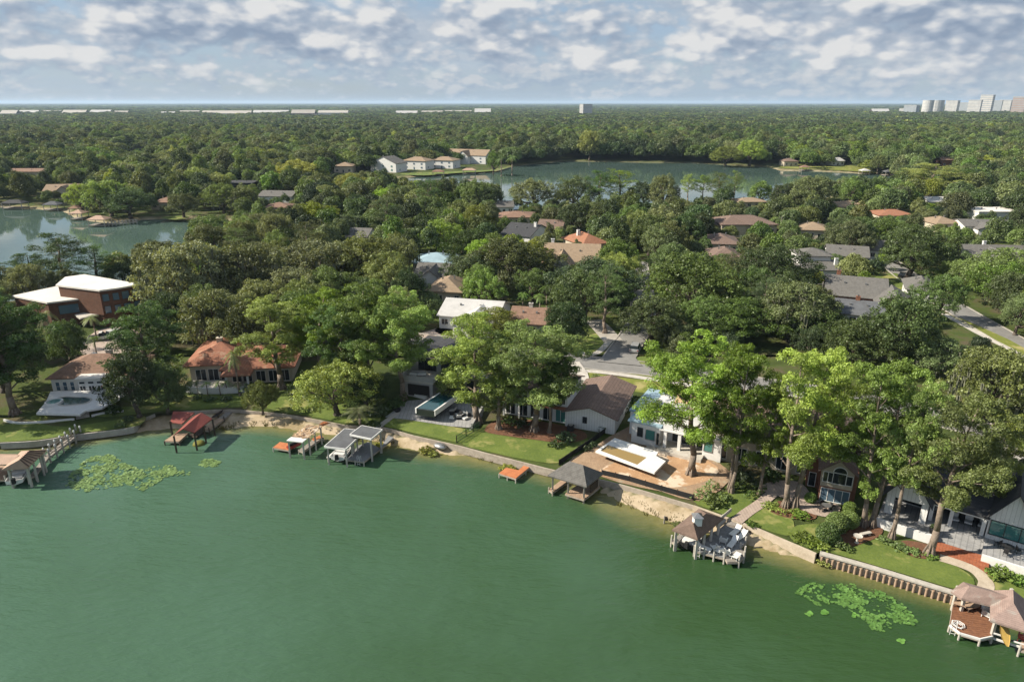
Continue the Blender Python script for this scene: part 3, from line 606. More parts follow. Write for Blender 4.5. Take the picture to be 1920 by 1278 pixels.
# ------------------------------------------------------------------ buildings
KEEP = []                                            # (px0, px1, py0, py1, distance): faces of things the survey photo shows
FOOT = []                                            # (x, y, radius): ground taken by buildings
def frame(p0, p1):                                   # local frame: x along the front, y away from the camera
    a = Vector(p0[:2]); b = Vector(p1[:2]); d = b-a; return a, math.atan2(d.y, d.x), d.length
def l2w(a, rot, x, y, z=0.0):
    c, s = math.cos(rot), math.sin(rot); return Vector((a.x+c*x-s*y, a.y+s*x+c*y, z))
def gable(mb, x0, x1, y0, y1, ze, rise, axis, ov=0.45, th=0.18):
    """roof slabs, ridge along axis"""
    x0 -= ov; x1 += ov; y0 -= ov; y1 += ov
    if axis == 'x':
        ym = (y0+y1)/2; k = rise/((y1-y0)/2-ov); e = ze-ov*k; zr = ze+rise
        A = [(x0, y0, e), (x1, y0, e), (x1, ym, zr), (x0, ym, zr)]; B = [(x0, ym, zr), (x1, ym, zr), (x1, y1, e), (x0, y1, e)]
    else:
        xm = (x0+x1)/2; k = rise/((x1-x0)/2-ov); e = ze-ov*k; zr = ze+rise
        A = [(x0, y1, e), (x0, y0, e), (xm, y0, zr), (xm, y1, zr)]; B = [(xm, y1, zr), (xm, y0, zr), (x1, y0, e), (x1, y1, e)]
    for q in (A, B): slab(mb, q, th)
def slab(mb, q, th):
    k = len(q); lo = [(p[0], p[1], p[2]-th) for p in q]
    mb.add(list(q)+lo, [tuple(range(k)), tuple(range(2*k-1, k-1, -1))]+[(i, k+i, k+(i+1) % k, (i+1) % k) for i in range(k)])
def hip(mb, x0, x1, y0, y1, ze, rise, ov=0.6, th=0.18):
    x0 -= ov; x1 += ov; y0 -= ov; y1 += ov; w = x1-x0; d = y1-y0; h = min(w, d)/2
    if w >= d: r0, r1 = (x0+h, (y0+y1)/2, ze+rise), (x1-h, (y0+y1)/2, ze+rise)
    else: r0, r1 = ((x0+x1)/2, y0+h, ze+rise), ((x0+x1)/2, y1-h, ze+rise)
    c = [(x0, y0, ze), (x1, y0, ze), (x1, y1, ze), (x0, y1, ze)]; hip_poly(mb, c, r0, r1, th)
def hip_poly(mb, c, r0, r1, th=0.18):
    """c: eave corners in order; the ridge r0-r1 runs parallel to the longer sides"""
    b = [(p[0], p[1], p[2]-th) for p in c]; P = list(c)+b+[r0, r1]
    if (Vector(c[1])-Vector(c[0])).length >= (Vector(c[2])-Vector(c[1])).length: F = [(0, 1, 9, 8), (1, 2, 9), (2, 3, 8, 9), (3, 0, 8)]
    else: F = [(0, 1, 8), (1, 2, 9, 8), (2, 3, 9), (3, 0, 8, 9)]
    mb.add(P, F+[(i, i+4, (i+1) % 4+4, (i+1) % 4) for i in range(4)]+[(7, 6, 5, 4)])
def gable_end(mb, x0, x1, y, ze, rise, t=0.02):      # triangle of wall under a gable facing +-y
    xm = (x0+x1)/2; mb.add([(x0, y, ze), (x1, y, ze), (xm, y, ze+rise), (x0, y+t, ze), (x1, y+t, ze), (xm, y+t, ze+rise)], [(0, 1, 2), (5, 4, 3)])
def window(parent, side, u, z, w, h, W=0, D=0, at_=0.0, fm='white', gm='glass', mull=1, bars=0, name='window', f=0.07):
    """window on a wall of the local frame; side f/b/l/r; u,z = centre; at_ = plane of the wall"""
    def pt(a, b, out):
        if side == 'f': return (u+a, at_-out, z+b)
        if side == 'b': return (u-a, at_+out, z+b)
        if side == 'r': return (at_+out, u+a, z+b)
        return (at_-out, u-a, z+b)
    def bx(mb, a0, a1, b0, b1, o0, o1):
        p = [pt(a, b, o) for o in (o0, o1) for a, b in ((a0, b0), (a1, b0), (a1, b1), (a0, b1))]
        mb.add(p, [(0, 3, 2, 1), (4, 5, 6, 7), (0, 1, 5, 4), (1, 2, 6, 5), (2, 3, 7, 6), (3, 0, 4, 7)])
    m = MB(); bx(m, -w/2, w/2, h/2-f, h/2, 0.0, 0.08); bx(m, -w/2, w/2, -h/2, -h/2+f, 0.0, 0.11); bx(m, -w/2, -w/2+f, -h/2+f, h/2-f, 0.0, 0.08); bx(m, w/2-f, w/2, -h/2+f, h/2-f, 0.0, 0.08)
    for i in range(1, mull): x = -w/2+w*i/mull; bx(m, x-f/2, x+f/2, -h/2+f, h/2-f, 0.0, 0.07)
    for i in range(1, bars+1): y = -h/2+h*i/(bars+1); bx(m, -w/2+f, w/2-f, y-f*0.35, y+f*0.35, 0.0, 0.06)
    o = m.build(name, MT[fm], parent)
    g = MB(); bx(g, -w/2+f*0.9, w/2-f*0.9, -h/2+f*0.9, h/2-f*0.9, 0.004, 0.03); g.build('pane', MT[gm], o); return o
def chimney(parent, x, y, z0, z1, w=0.9, d=0.7, m='brick'):
    c = MB(); c.box(x-w/2, x+w/2, y-d/2, y+d/2, z0, z1); c.box(x-w/2-.08, x+w/2+.08, y-d/2-.08, y+d/2+.08, z1, z1+0.14); o = c.build('chimney', MT[m], parent)
    f = MB(); f.tube((x, y, z1+0.14), (x, y, z1+0.45), 0.16, 0.13, 8); f.build('flue', MT['metal'], o); return o
def register(a, rot, W, D, H, vis=(0.06, 0.94, 0.0, 0.8), keep=True):
    pts = [l2w(a, rot, x, y) for x in (0, W) for y in (0, D)]
    for x in np.arange(1.5, max(W, 2), 3.0):
        for y in np.arange(1.5, max(D, 2), 3.0): q = l2w(a, rot, x, y); FOOT.append((q.x, q.y, 3.4))
    P = [proj(p.x, p.y, z) for p in pts for z in (Z0, Z0+H)]; xs = [p[0] for p in P]; ys = [p[1] for p in P]
    if keep:
        w = max(xs)-min(xs); h = max(ys)-min(ys); KEEP.append((min(xs)+w*vis[0], min(xs)+w*vis[1], min(ys)+h*vis[2], min(ys)+h*vis[3], min(p.y for p in pts)))
def simple_house(name, label, cx, py, wpx, depth, rot=0.0, eave=3.0, rise=2.2, roof='hip', wall='cream', rf='shingle', win=4, wing=None, chim=None, vis=(0.2, 0.8, 0.0, 0.36), z_at=None, fm='white', gm='glass', keep=True, cat='house'):
    """house whose near eave line crosses the picture column cx at row py, wpx columns wide; the walls, roof, windows and door are parts"""
    p = at(cx, py, Z0+eave); dep = p.y*_C+(CAMH-Z0-eave)*_S; W = wpx*dep/FPX
    rr = R(rot); a = Vector((p.x-math.cos(rr)*W/2, p.y-math.sin(rr)*W/2))
    h = thing(name, label, cat, (a.x, a.y, Z0), rr); D = depth
    vols = [(0, W, 0, D, eave, rise, roof)]
    if wing: vols.append(wing)
    wl = MB(); rm = MB()
    for i, (x0, x1, y0, y1, e, rs, rt) in enumerate(vols):
        wl.box(x0, x1, y0, y1, -0.3, e)
        if rt == 'hip': hip(rm, x0, x1, y0, y1, e+0.19, rs)
        elif rt == 'flat': rm.box(x0-.3, x1+.3, y0-.3, y1+.3, e+0.002, e+0.35)
        else:
            gable(rm, x0, x1, y0, y1, e+0.16, rs, rt)
            if rt == 'y': gable_end(wl, x0, x1, y0, e, rs); gable_end(wl, x0, x1, y1-0.02, e, rs)
            else:
                ym = (y0+y1)/2
                for x in (x0, x1-0.02): wl.add([(x, y0, e), (x, y1, e), (x, ym, e+rs), (x+.02, y0, e), (x+.02, y1, e), (x+.02, ym, e+rs)], [(0, 1, 2), (5, 4, 3)])
    wl.build('wall', MT[wall], h); ro = rm.build('roof', MT[rf], h)
    if win:
        for i in range(win):
            u = W*(i+0.5)/win
            if i == win//2: window(h, 'f', u, 1.1, 1.2, 2.2, at_=0.0, fm=fm, gm=gm, name='door')
            else: window(h, 'f', u, min(eave*0.55, 1.7), min(1.7, W/win*0.6), 1.4, at_=0.0, fm=fm, gm=gm, mull=2)
        window(h, 'r', D*0.35, 1.7, 1.4, 1.3, at_=W, fm=fm, gm=gm, mull=2); window(h, 'l', D*0.65, 1.7, 1.4, 1.3, at_=0.0, fm=fm, gm=gm, mull=2)
        if eave > 5:
            for i in range(win): window(h, 'f', W*(i+0.5)/win, 4.4, min(1.6, W/win*0.6), 1.4, at_=0.0, fm=fm, gm=gm, mull=2)
    for k in range(2):
        v = MB(); vx, vy = W*(.3+.35*k), D*(.30 if roof == 'x' else .5); v.box(vx-.2, vx+.2, vy-.2, vy+.2, eave+rise*.3, eave+rise*(.62 if roof == 'x' else 1)+.55); v.build('roof_vent', MT['steel'], ro)
    if chim: chimney(ro, chim[0]*W, chim[1]*D, eave, eave+rise+0.9, m=chim[2] if len(chim) > 2 else 'brick')
    register(a, rr, W, D, eave+rise, vis, keep); return h, W
# --- lots beside the near lake, left to right
def brown_house():
    lab = 'long two-level brown clad house with white flat roofs beside the left lake'
    lo = pxs([(22, 554), (112, 535), (180, 556), (88, 567)], Z0+6.2); up = pxs([(104, 534), (122, 519), (158, 514), (262, 532), (224, 539), (186, 544)], Z0+9.0)
    c = Vector((lo[3][0], lo[3][1], Z0)); h = thing('brown_house', lab, 'house', c)
    w = MB(c); w.prism(inset(lo, 0.5), Z0-0.3, Z0+5.85); w.build('wall', MT['brownwood'], h)
    w = MB(c); w.prism(inset(up, 0.5), Z0+3.0, Z0+8.65); w.prism(inset(up, 1.2), Z0-0.3, Z0+3.0); w.build('wall', MT['brownwood'], h)
    r = MB(c); r.prism(lo, Z0+5.85, Z0+6.2); r.build('roof', MT['membrane'], h)
    r = MB(c); r.prism(up, Z0+8.65, Z0+9.0); r.build('roof', MT['membrane'], h)
    # windows on the sides that face the camera
    def wall_windows(a, b, zs, n, wfrac, ht, poly_off=0.5, skip=()):
        a = Vector(a); b = Vector(b); d = (b-a).normalized(); nrm = Vector((d.y, -d.x)); L = (b-a).length
        for k in range(n):
            if k in skip: continue
            for z in zs:
                q = a.lerp(b, (k+0.5)/n); ww = L/n*wfrac
                m = MB(c); m.bar((*(q-d*ww/2-nrm*(poly_off-0.04)), z), (*(q+d*ww/2-nrm*(poly_off-0.04)), z), 0.16, ht); o = m.build('window', MT['postd'], h)
                m = MB(c); m.bar((*(q-d*(ww/2-.12)-nrm*(poly_off-0.06)), z), (*(q+d*(ww/2-.12)-nrm*(poly_off-0.06)), z), 0.16, ht-.24); m.build('pane', MT['blueglass'], o)
    wall_windows(lo[3], lo[2], [Z0+4.0], 1, 0.62, 2.2); wall_windows(lo[0], lo[3], [Z0+3.8], 4, 0.32, 2.0)
    wall_windows(up[5], up[4], [Z0+7.0, Z0+4.2], 2, 0.7, 1.8); wall_windows(up[4], up[3], [Z0+7.0, Z0+4.2], 2, 0.75, 1.9)
    t = MB(c); t.prism(pxs([(140, 590), (185, 580), (262, 566), (268, 571), (150, 597)], Z0+2.9), Z0+2.6, Z0+2.95); t.build('terrace', MT['pale'], h)
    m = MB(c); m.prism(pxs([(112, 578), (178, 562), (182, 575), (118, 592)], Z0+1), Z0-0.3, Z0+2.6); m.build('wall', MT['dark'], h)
    for q in lo+up: FOOT.append((q[0], q[1], 5.0))
    cc = sum((Vector(q) for q in lo+up), Vector((0, 0)))/len(lo+up); FOOT.append((cc.x, cc.y, 9)); KEEP.append((30, 268, 512, 600, 152))
def inset(poly, d):
    c = sum((Vector(p) for p in poly), Vector((0, 0)))/len(poly); return [tuple(Vector(p)+(c-Vector(p)).normalized()*d) for p in poly]
brown_house()
def pool_house():                                    # white bungalow with brown tiles, kidney pool in front
    a, rot, W = frame(at(92, 746), at(236, 741)); D = 11.5
    h = thing('bungalow', 'white bungalow with brown tiled hip roof behind the kidney pool', 'house', (a.x, a.y, Z0), rot)
    w = MB(); w.box(0, W, 1.6, D, -.3, 3.0); w.build('wall', MT['white'], h)
    r = MB(); hip(r, 0, W*1.02, 1.6, D, 3.19, 2.5); r.build('roof', MT['browntile'], h)
    p = MB(); p.box(W*0.42, W*0.80, -0.2, 1.6, -.3, 3.3); p.build('wall', MT['white'], h)
    r = MB(); r.box(W*0.40, W*0.82, -0.6, 4.4, 3.302, 3.6); r.build('portico_roof', MT['membrane'], h)
    r = MB(); gable(r, W*0.80, W*1.0, -1.2, 3.4, 2.9, 1.3, 'y'); r.build('porch_roof', MT['tile'], h)
    w = MB(); w.box(W*0.81, W*0.99, -1.0, 1.6, -.3, 2.7); w.build('wall', MT['white'], h)
    for k in range(3):
        u = W*(0.475+0.115*k); window(h, 'f', u, 1.15, 1.05, 2.1, at_=-0.2, mull=2, name='french_door'); window(h, 'f', u, 2.75, 1.05, 0.5, at_=-0.2)
    for k in range(4): window(h, 'f', W*(0.04+0.095*k)+0.5, 1.5, 0.75, 1.7, at_=1.6, gm='blueglass', bars=1)
    window(h, 'l', 5.0, 1.6, 1.4, 1.3, at_=0.0, mull=2)
    chimney(h, W*0.62, D*0.62, 3.4, 6.1, 0.9, 0.9, 'pale')
    register(a, rot, W, D, 5.5, (0.02, 0.62, 0.05, 0.95))
pool_house()
def red_house():
    a, rot, W = frame(at(352, 726), at(548, 716)); D = 13
    h = thing('tiled_house', 'cream house with wide terracotta hip roofs behind a white terrace', 'house', (a.x, a.y, Z0), rot)
    w = MB(); w.box(0, W*0.52, 2.5, D, -.3, 3.3); w.box(W*0.36, W, 0.5, D-1.5, -.3, 2.9); w.build('wall', MT['cream'], h)
    r = MB(); hip(r, 0, W*0.52, 2.5, D+1.5, 3.49, 2.6, 0.9); r.build('roof', MT['tile'], h)
    r = MB(); hip(r, W*0.36, W, 0.5, D-1.5, 3.09, 2.3, 0.8); r.build('roof', MT['tile'], h)
    r = MB(); hip(r, W*0.40, W*0.62, -2.6, 3, 3.02, 1.4, 0.6); r.build('porch_roof', MT['tile'], h)
    for u in (W*0.41, W*0.61):
        p = MB(); p.box(u-.18, u+.18, -2.5, -2.14, -.3, 2.85); p.build('column', MT['white'], h)
    for k, u in enumerate((0.10, 0.22)): window(h, 'f', W*u, 1.3, 1.9, 2.3, at_=2.5, mull=2)
    for u in (0.34,): window(h, 'f', W*u, 1.3, 2.0, 2.3, at_=2.5 if u < 0.36 else 0.5, mull=2)
    for u in (0.47, 0.57, 0.70, 0.82, 0.93): window(h, 'f', W*u, 1.3, 1.7, 2.2, at_=0.5, mull=2)
    chimney(h, W*0.24, D*0.6, 5.0, 6.6, 1.0, 0.8, 'cream')
    t = MB(); t.prism([(W*0.02, 2.4), (W*0.02, -2.2), (W*0.18, -3.4), (W*0.40, -4.0), (W*0.62, -3.6), (W*0.66, -2.8), (W*0.66, 0.4)], 0.0, 0.45); t.build('terrace', MT['pale'], h)
    wl = MB(); wl.strip([(W*0.02, -2.2), (W*0.18, -3.4), (W*0.40, -4.0), (W*0.62, -3.6), (W*0.66, -2.8)], 0.15, 0.0, 1.15); wl.build('terrace_wall', MT['white'], h)
    register(a, rot, W, D, 6.0, (0.0, 0.62, 0.05, 1.0))
red_house()
def dark_house():
    a, rot, W1 = frame(at(757, 741), at(812, 748)); W = W1*2.25; D = 13
    h = thing('modern_house', 'grey modern two-storey house with flat dark roof and balcony above pool', 'house', (a.x, a.y, Z0), rot)
    w = MB(); w.box(0, W1, 0, 4.5, -.3, 2.9); w.box(-.4, W, 4.2, D, -.3, 6.3); w.build('wall', MT['greywall'], h)
    r = MB(); r.box(-.9, W+.5, 3.6, D+.6, 6.302, 6.7); r.build('roof', MT['darkshingle'], h)
    r = MB(); r.box(W*0.62, W*0.95, D*0.65, D*0.95, 6.702, 7.9); r.build('roof_plant_room', MT['darkshingle'], h)
    b = MB(); b.box(-.3, W1+.3, -.3, 4.2, 2.902, 3.12); o = b.build('balcony', MT['pale'], h)
    b = MB(); b.box(-.3, W1+.3, -.3, -.18, 3.12, 4.0); b.box(-.3, -.18, -.18, 4.1, 3.12, 4.0); b.build('parapet', MT['greywall'], o)
    window(h, 'f', W1*0.53, 1.35, W1*0.76, 2.3, at_=0.0, fm='greywall', mull=1, name='door', gm='dark'); 
    window(h, 'f', W1*0.52, 4.6, W1*0.62, 2.2, at_=4.2, fm='metal', mull=3); window(h, 'f', W1*1.22, 4.6, W1*0.45, 2.2, at_=4.2, fm='metal', mull=2); window(h, 'f', W1*1.8, 4.6, W1*0.45, 2.2, at_=4.2, fm='metal', mull=2)
    window(h, 'f', W1*1.45, 1.3, W1*0.6, 2.3, at_=4.2, fm='metal', mull=3); window(h, 'f', W1*2.0, 1.3, W1*0.3, 2.3, at_=4.2, fm='metal', mull=1)
    register(a, rot, W, D, 6.6, (0.0, 0.72, 0.0, 1.0))
    for k, (x, y) in enumerate(((1.2, 2.0), (2.6, 2.4))):
        s = thing('lounge_sofa', ('low white outdoor sofa at the left of the grey house balcony', 'low white outdoor sofa nearer the balcony middle of grey house')[k], 'sofa', tuple(l2w(a, rot, x, y, Z0+3.12)), rot+0.3*k)
        m = MB(); m.box(-.7, .7, -.4, .4, .12, .42); m.build('seat', MT['white'], s, 0.03); m = MB(); m.box(-.7, .7, .28, .42, .42, .8); m.build('backrest', MT['greywall'], s, 0.03)
        m = MB(); [m.box(-.64, .64, -.34, .34, 0, .12)]; m.build('plinth', MT['metal'], s)
dark_house()
def shingle_house():                                 # white house, gabled wing with worn pinkish shingles
    a, rot, W = frame(at(942, 779), at(1112, 808)); D = 14
    h = thing('gabled_house', 'white lakeside house with worn brown shingle gables behind the tall cypresses', 'house', (a.x, a.y, Z0), rot)
    x1, x2 = W*0.70, W
    w = MB(); w.box(0, x1, 1.0, 9, -.3, 5.2); w.build('wall', MT['white'], h)
    r = MB(); gable(r, 0, x1, 1.0, 9, 5.35, 1.5, 'x', 0.5); r.build('roof', MT['shingle'], h)
    xe = W+3.4
    w = MB(); w.box(x1+0.02, xe, 0.0, 13.5, -.3, 2.8); gable_end(w, x1+0.02, xe, 0.0, 2.8, 1.25); gable_end(w, x1+0.02, xe, 13.48, 2.8, 1.25); w.build('wall', MT['boards'], h)
    r = MB(); gable(r, x1, xe, 0.0, 13.5, 2.94, 1.25, 'y', 0.5); r.build('roof', MT['shingle'], h)
    window(h, 'f', (x1+xe)/2-0.8, 1.7, 0.9, 1.3, at_=0.0)
    for k in range(5):
        u = x1*(k+0.5)/5; window(h, 'f', u, 4.0, 1.6, 1.5, at_=1.0, mull=2); window(h, 'f', u, 1.25, 1.7, 2.2, at_=1.0, mull=2, gm='teal' if k == 4 else 'glass', name='patio_door')
    for k in range(4): window(h, 'r', 2.5+k*2.9, 1.7, 1.2, 1.1, at_=xe, mull=2)
    for k in range(4):
        p = MB(); p.box(x1*k/4, x1*k/4+.25, 0.2, .45, -.3, 2.7); p.build('column', MT['white'], h)
    p = MB(); p.box(-.1, x1-.05, 0.0, .98, 2.702, 2.9); p.build('porch_roof', MT['tile'], h)
    register(a, rot, W+3.4, D, 5, (0.45, 1.0, 0.0, 1.0))
    t = thing('air_conditioner', 'grey outdoor cooling unit at the corner of white gabled house', 'air conditioner', tuple(l2w(a, rot, x1+1.3, -1.2, Z0)), rot)
    m = MB(); m.box(-.5, .5, -.4, .4, 0, 1.0); m.build('case', MT['metal'], t, 0.03); m = MB(); m.tube((0, 0, 1.0), (0, 0, 1.06), .33, .33, 12); m.build('fan_grille', MT['steel'], t)
shingle_house()
def building_site():
    a, rot, W = frame(at(1183, 829), at(1349, 869)); D = 12
    h = thing('unfinished_house', 'white house under construction with bare sheathed roof beside the empty pool', 'house', (a.x, a.y, Z0), rot)
    xa, xb = W*0.33, W*0.80
    w = MB(); w.box(0, xa, 0, D, -.3, 3.5); w.box(xa, xb, 2.2, D, -.3, 3.5); w.box(xb, W, 0.3, D, -.3, 3.5); w.box(-1.2, 0, 2.5, D, -.3, 3.9); w.build('wall', MT['white'], h)
    t = MB(); t.box(xa+.01, xb+.3, -1.4, 2.2, -.3, 0.62); t.build('terrace', MT['pale'], h)
    for u in (0.39, 0.55, 0.72):
        c = MB(); c.box(W*u-.22, W*u+.22, -.2, .24, .62, 3.3); c.build('column', MT['white'], h)
    b = MB(); b.box(xa-.1, xb+.1, -.35, 2.2, 3.3, 3.52); b.build('beam', MT['white'], h)
    window(h, 'f', xa*0.30, 2.1, 0.9, 1.5, at_=0.0, fm='metal'); window(h, 'f', xa*0.66, 2.0, 1.5, 1.7, at_=0.0, fm='steel', gm='teal', mull=1); window(h, 'f', xa*0.93, 1.6, 0.5, 2.0, at_=0.0, fm='timber')
    window(h, 'f', W*0.47, 1.9, 1.2, 2.3, at_=2.2, fm='timber', name='doorway'); window(h, 'f', W*0.635, 1.9, 2.6, 2.3, at_=2.2, fm='metal', mull=2, name='doorway'); window(h, 'f', W*0.765, 1.9, 1.0, 2.3, at_=2.2, fm='metal', name='doorway')
    window(h, 'f', W*0.86, 2.2, 1.3, 1.8, at_=0.3, fm='steel', gm='teal')
    r = MB(); hip(r, -0.2, W+.2, 0.4, D, 3.62, 1.9, 0.5, 0.1); r.build('roof', MT['whiteroof'], h)
    r = MB(); r.prism([(-.6, -.35), (xa+.2, -.35), (xa+.2, 3.2), (-.6, 3.2)], 3.55, 3.82); r.build('flat_roof', MT['blueunder'], h)
    r = MB(); r.prism([(-1.4, 2.4), (1.4, 2.4), (1.4, D), (-1.4, D)], 3.95, 4.2); r.build('parapet_roof', MT['blueunder'], h)
    r = MB(); r.box(0.6, 1.7, 3.4, 4.4, 3.5, 5.6); r.build('chimney', MT['white'], h)
    r = MB(); gable(r, W*0.35, W*0.75, D*0.35, D*0.9, 4.6, 1.6, 'x', 0.1, 0.08); r.build('sheathing', MT['ply'], h)
    w = MB(); w.box(W*0.35, W*0.75, D*0.35, D*0.9, 3.5, 4.55); w.build('wall', MT['ply'], h)
    p = MB(); p.box(-.9, -.1, 2.9, 3.6, 4.205, 4.32); tag(p.build('tarp', MT['green'], h))
    s = MB()
    for k in range(4): s.box(xa-1.6, xa-.1, -1.3-.3*k, -1.0-.3*k, 0, 0.6-0.15*k)
    s.build('steps', MT['pale'], h)
    register(a, rot, W, D, 5.0, (0.0, 0.95, 0.2, 1.0))
    m = MB(); m.lathe([(0.05, 0), (0.5, 0.05), (0.42, 0.3), (0.05, 0.42)], tuple(l2w(a, rot, xa-0.3, -1.9, Z0)), 8); tag(m.build('tarp_heap', MT['red']), 'crumpled red tarp heap on the clay by the building site steps', 'tarp')
building_site()
def brick_house():
    a, rot, W = frame(at(1533, 936), at(1592, 948)); h = thing('brick_house', 'beige and brick house with gable front and arched window above patio', 'house', (a.x, a.y, Z0), rot)
    w = MB(); w.box(0, W, 0, 7, 2.15, 4.7); gable_end(w, 0, W, 0, 4.7, 1.5); w.build('gable_wall', MT['beige'], h)
    w = MB(); w.box(0.0, W, 0.02, 7, -.3, 2.15); w.box(-.15, 0.0, 2.0, 9, -.3, 5.5); w.box(W+.002, W+.5, 0.5, 9, -.3, 4.6); w.box(-1.6, -.15, 3.0, 7.0, -.3, 4.2); w.build('wall', MT['brick'], h)
    w = MB(); w.box(-15, -1.6, 5.5, 15, -.3, 4.4); w.box(-1.6, W+1, 7.0, 15, -.3, 5.3); w.build('wall', MT['beige'], h)
    r = MB(); gable(r, 0, W, 0, 9, 4.86, 1.5, 'y', 0.5); r.build('roof', MT['shingle'], h)
    r = MB(); hip(r, -15, W+1, 5.5, 15, 5.5, 2.6, 0.6); r.build('roof', MT['shingle'], h)
    window(h, 'f', W*0.5, 1.0, W*0.92, 1.9, at_=0.02, mull=4, gm='blueglass', name='patio_door')
    window(h, 'f', W*0.20, 3.55, 1.2, 1.5, at_=0.0, mull=2); window(h, 'f', W*0.56, 3.55, 1.6, 1.6, at_=0.0); window(h, 'f', W*0.87, 3.5, 0.8, 1.4, at_=0.0)
    m = MB(); m.add([(W*0.56+0.85*math.cos(t), -.07, 4.4+0.85*math.sin(t)) for t in np.linspace(0, math.pi, 11)]+[(W*0.56+0.85*math.cos(t), 0, 4.4+0.85*math.sin(t)) for t in np.linspace(0, math.pi, 11)], [tuple(range(10, -1, -1))]+[(i, i+1, 12+i, 11+i) for i in range(10)]); o = m.build('arched_window', MT['white'], h)
    m = MB(); m.add([(W*0.56+0.75*math.cos(t), -.085, 4.42+0.73*math.sin(t)) for t in np.linspace(0, math.pi, 11)], [tuple(range(10, -1, -1))]); m.build('pane', MT['glass'], o)
    for k in range(5): window(h, 'f', -13+2.7*k, 1.5, 1.5, 2.2, at_=5.5, mull=2)
    window(h, 'f', -.9, 1.2, 0.9, 2.1, at_=3.0, name='door')
    window(h, 'l', 10.0, 2.0, 1.4, 1.4, at_=-15, mull=2)
    register(a, rot, W, 6, 6, (0, 1, 0, 1)); register(l2w(a, rot, -15, 5.5), rot, 19, 10, 6, keep=False)
brick_house()
def farmhouse():
    a, rot, W = frame(at(1641, 985), at(1893, 1064)); h = thing('white_farmhouse', 'white board farmhouse with charcoal gables and covered porch at right shore', 'house', (a.x, a.y, Z0), rot)
    tz = 0.95
    t = MB(); t.box(0, W*0.46, 0.0, 6, -.3, tz); t.box(W*0.46, W*0.80, 3.6, 8, -.3, tz); t.box(W*0.80, W*1.12, -0.6, 8, -.3, tz); t.build('terrace', MT['greypave'], h)
    pw = MB(); pw.box(-.12, W*0.46, -.3, -.02, -.3, tz+.25); pw.build('terrace_wall', MT['white'], h); pw = MB(); pw.box(W*0.80, W*1.12, -.9, -.62, -.3, tz+.1); pw.build('terrace_wall', MT['white'], h)
    for k in range(4):
        s = MB(); s.box(W*0.46+.02, W*0.80-.02, 0.3+k*0.8, 3.6, tz*(k+0)/4-.05, tz*(k+1)/4-.004*k); s.build('step', MT['greypave'], h)
    # gable A (left), porch, gable B (right)
    xa0, xa1 = W*0.03, W*0.36; xb0, xb1 = W*0.80, W*1.12
    w = MB(); w.box(xa0, xa0+.9, 2.2, 3.0, tz, 3.9); w.box(xa1-.7, xa1, 2.2, 3.0, tz, 3.9); w.box(xa0, xa1, 6.0, 12, tz, 3.9); w.box(xa1-.25, xa1, 3.0, 6.0, tz, 3.9)
    gable_end(w, xa0, xa1, 2.2, 3.9, 3.3, 0.3); w.box(xa0+.9, xa1-.7, 2.2, 2.5, 3.4, 3.9)
    w.box(xb0, xb1, 3.4, 13, -.3, 4.0); gable_end(w, xb0, xb1, 3.4, 4.0, 3.4); w.box(xa1, xb0, 8.0, 13, -.3, 3.6); w.build('wall', MT['boards'], h)
    r = MB(); gable(r, xa0, xa1, 2.2, 12, 4.06, 3.3, 'y', 0.45); r.build('roof', MT['darkshingle'], h)
    r = MB(); gable(r, xb0, xb1, 3.4, 13.2, 4.16, 3.4, 'y', 0.45); r.build('roof', MT['darkshingle'], h)
    r = MB(); slab(r, [(xa1-.1, 3.3, 3.55), (xb0+.1, 3.3, 3.55), (xb0+.1, 9, 5.2), (xa1-.1, 9, 5.2)], 0.2); r.build('porch_roof', MT['darkshingle'], h)
    r = MB(); gable(r, xa1-2, xb0+2, 8, 13.5, 4.0, 2.8, 'x', 0.3); r.build('roof', MT['darkshingle'], h)
    for u in (xa1+.35, (xa1+xb0)/2-.6, xb0-.35):
        p = MB(); p.box(u-.2, u+.2, 3.5, 3.9, tz, 3.35); p.build('post', MT['white'], h)
    p = MB(); p.box(xa1, xb0, 3.45, 3.75, 3.1, 3.42); p.build('beam', MT['white'], h)
    window(h, 'f', xb0+(xb1-xb0)*0.55, 2.5, 4.4, 1.9, at_=3.4, fm='metal', gm='teal', mull=3)
    window(h, 'f', (xa0+xa1)/2, tz+1.3, 4.2, 2.3, at_=6.0, fm='metal', mull=4, name='patio_door'); window(h, 'f', (xa1+xb0)/2, tz+1.3, 5.0, 2.2, at_=8.0, fm='metal', mull=4, name='patio_door')
    register(a, rot, W*1.1, 12, 7, (0.0, 1, 0.25, 1))
    # brick steps down to the lawn
    bs = thing('brick_landing', 'broad orange brick landing below the farmhouse steps', 'landing', tuple(l2w(a, rot, W*0.46, 0, Z0)), rot)
    for k in range(4):
        m = MB(); m.box(0.05, W*0.40, -2.6+k*0.75, 0.25, 0.0, 0.10+0.09*k); m.build('tread', MT['brickpave'], bs)
    # porch furniture
    def armchair(x, y, rz, lab, m1='black', m2='white'):
        t = thing('porch_chair', lab, 'chair', tuple(l2w(a, rot, x, y, Z0+tz)), rot+rz, 'porch chairs of the farmhouse')
        m = MB(); m.box(-.4, .4, -.38, .38, .18, .4); m.build('seat', MT[m2], t, 0.03); m = MB(); m.box(-.42, .42, .3, .42, .4, .95); m.build('backrest', MT[m2], t, 0.03)
        for s in (-1, 1):
            m = MB(); m.box(s*.46-.05, s*.46+.05, -.4, .42, 0, .62); m.build('armrest', MT[m1], t)
    armchair((xa1+xb0)/2-.2, 5.2, 0.3, 'black framed porch chair with white cushion, leftmost of the row under the porch roof')
    armchair((xa1+xb0)/2+1.2, 5.4, 0, 'black framed porch chair with white cushion, middle of the row under the porch roof'); armchair((xa1+xb0)/2+2.6, 5.5, -0.2, 'black framed porch chair with white cushion beside the last porch post')
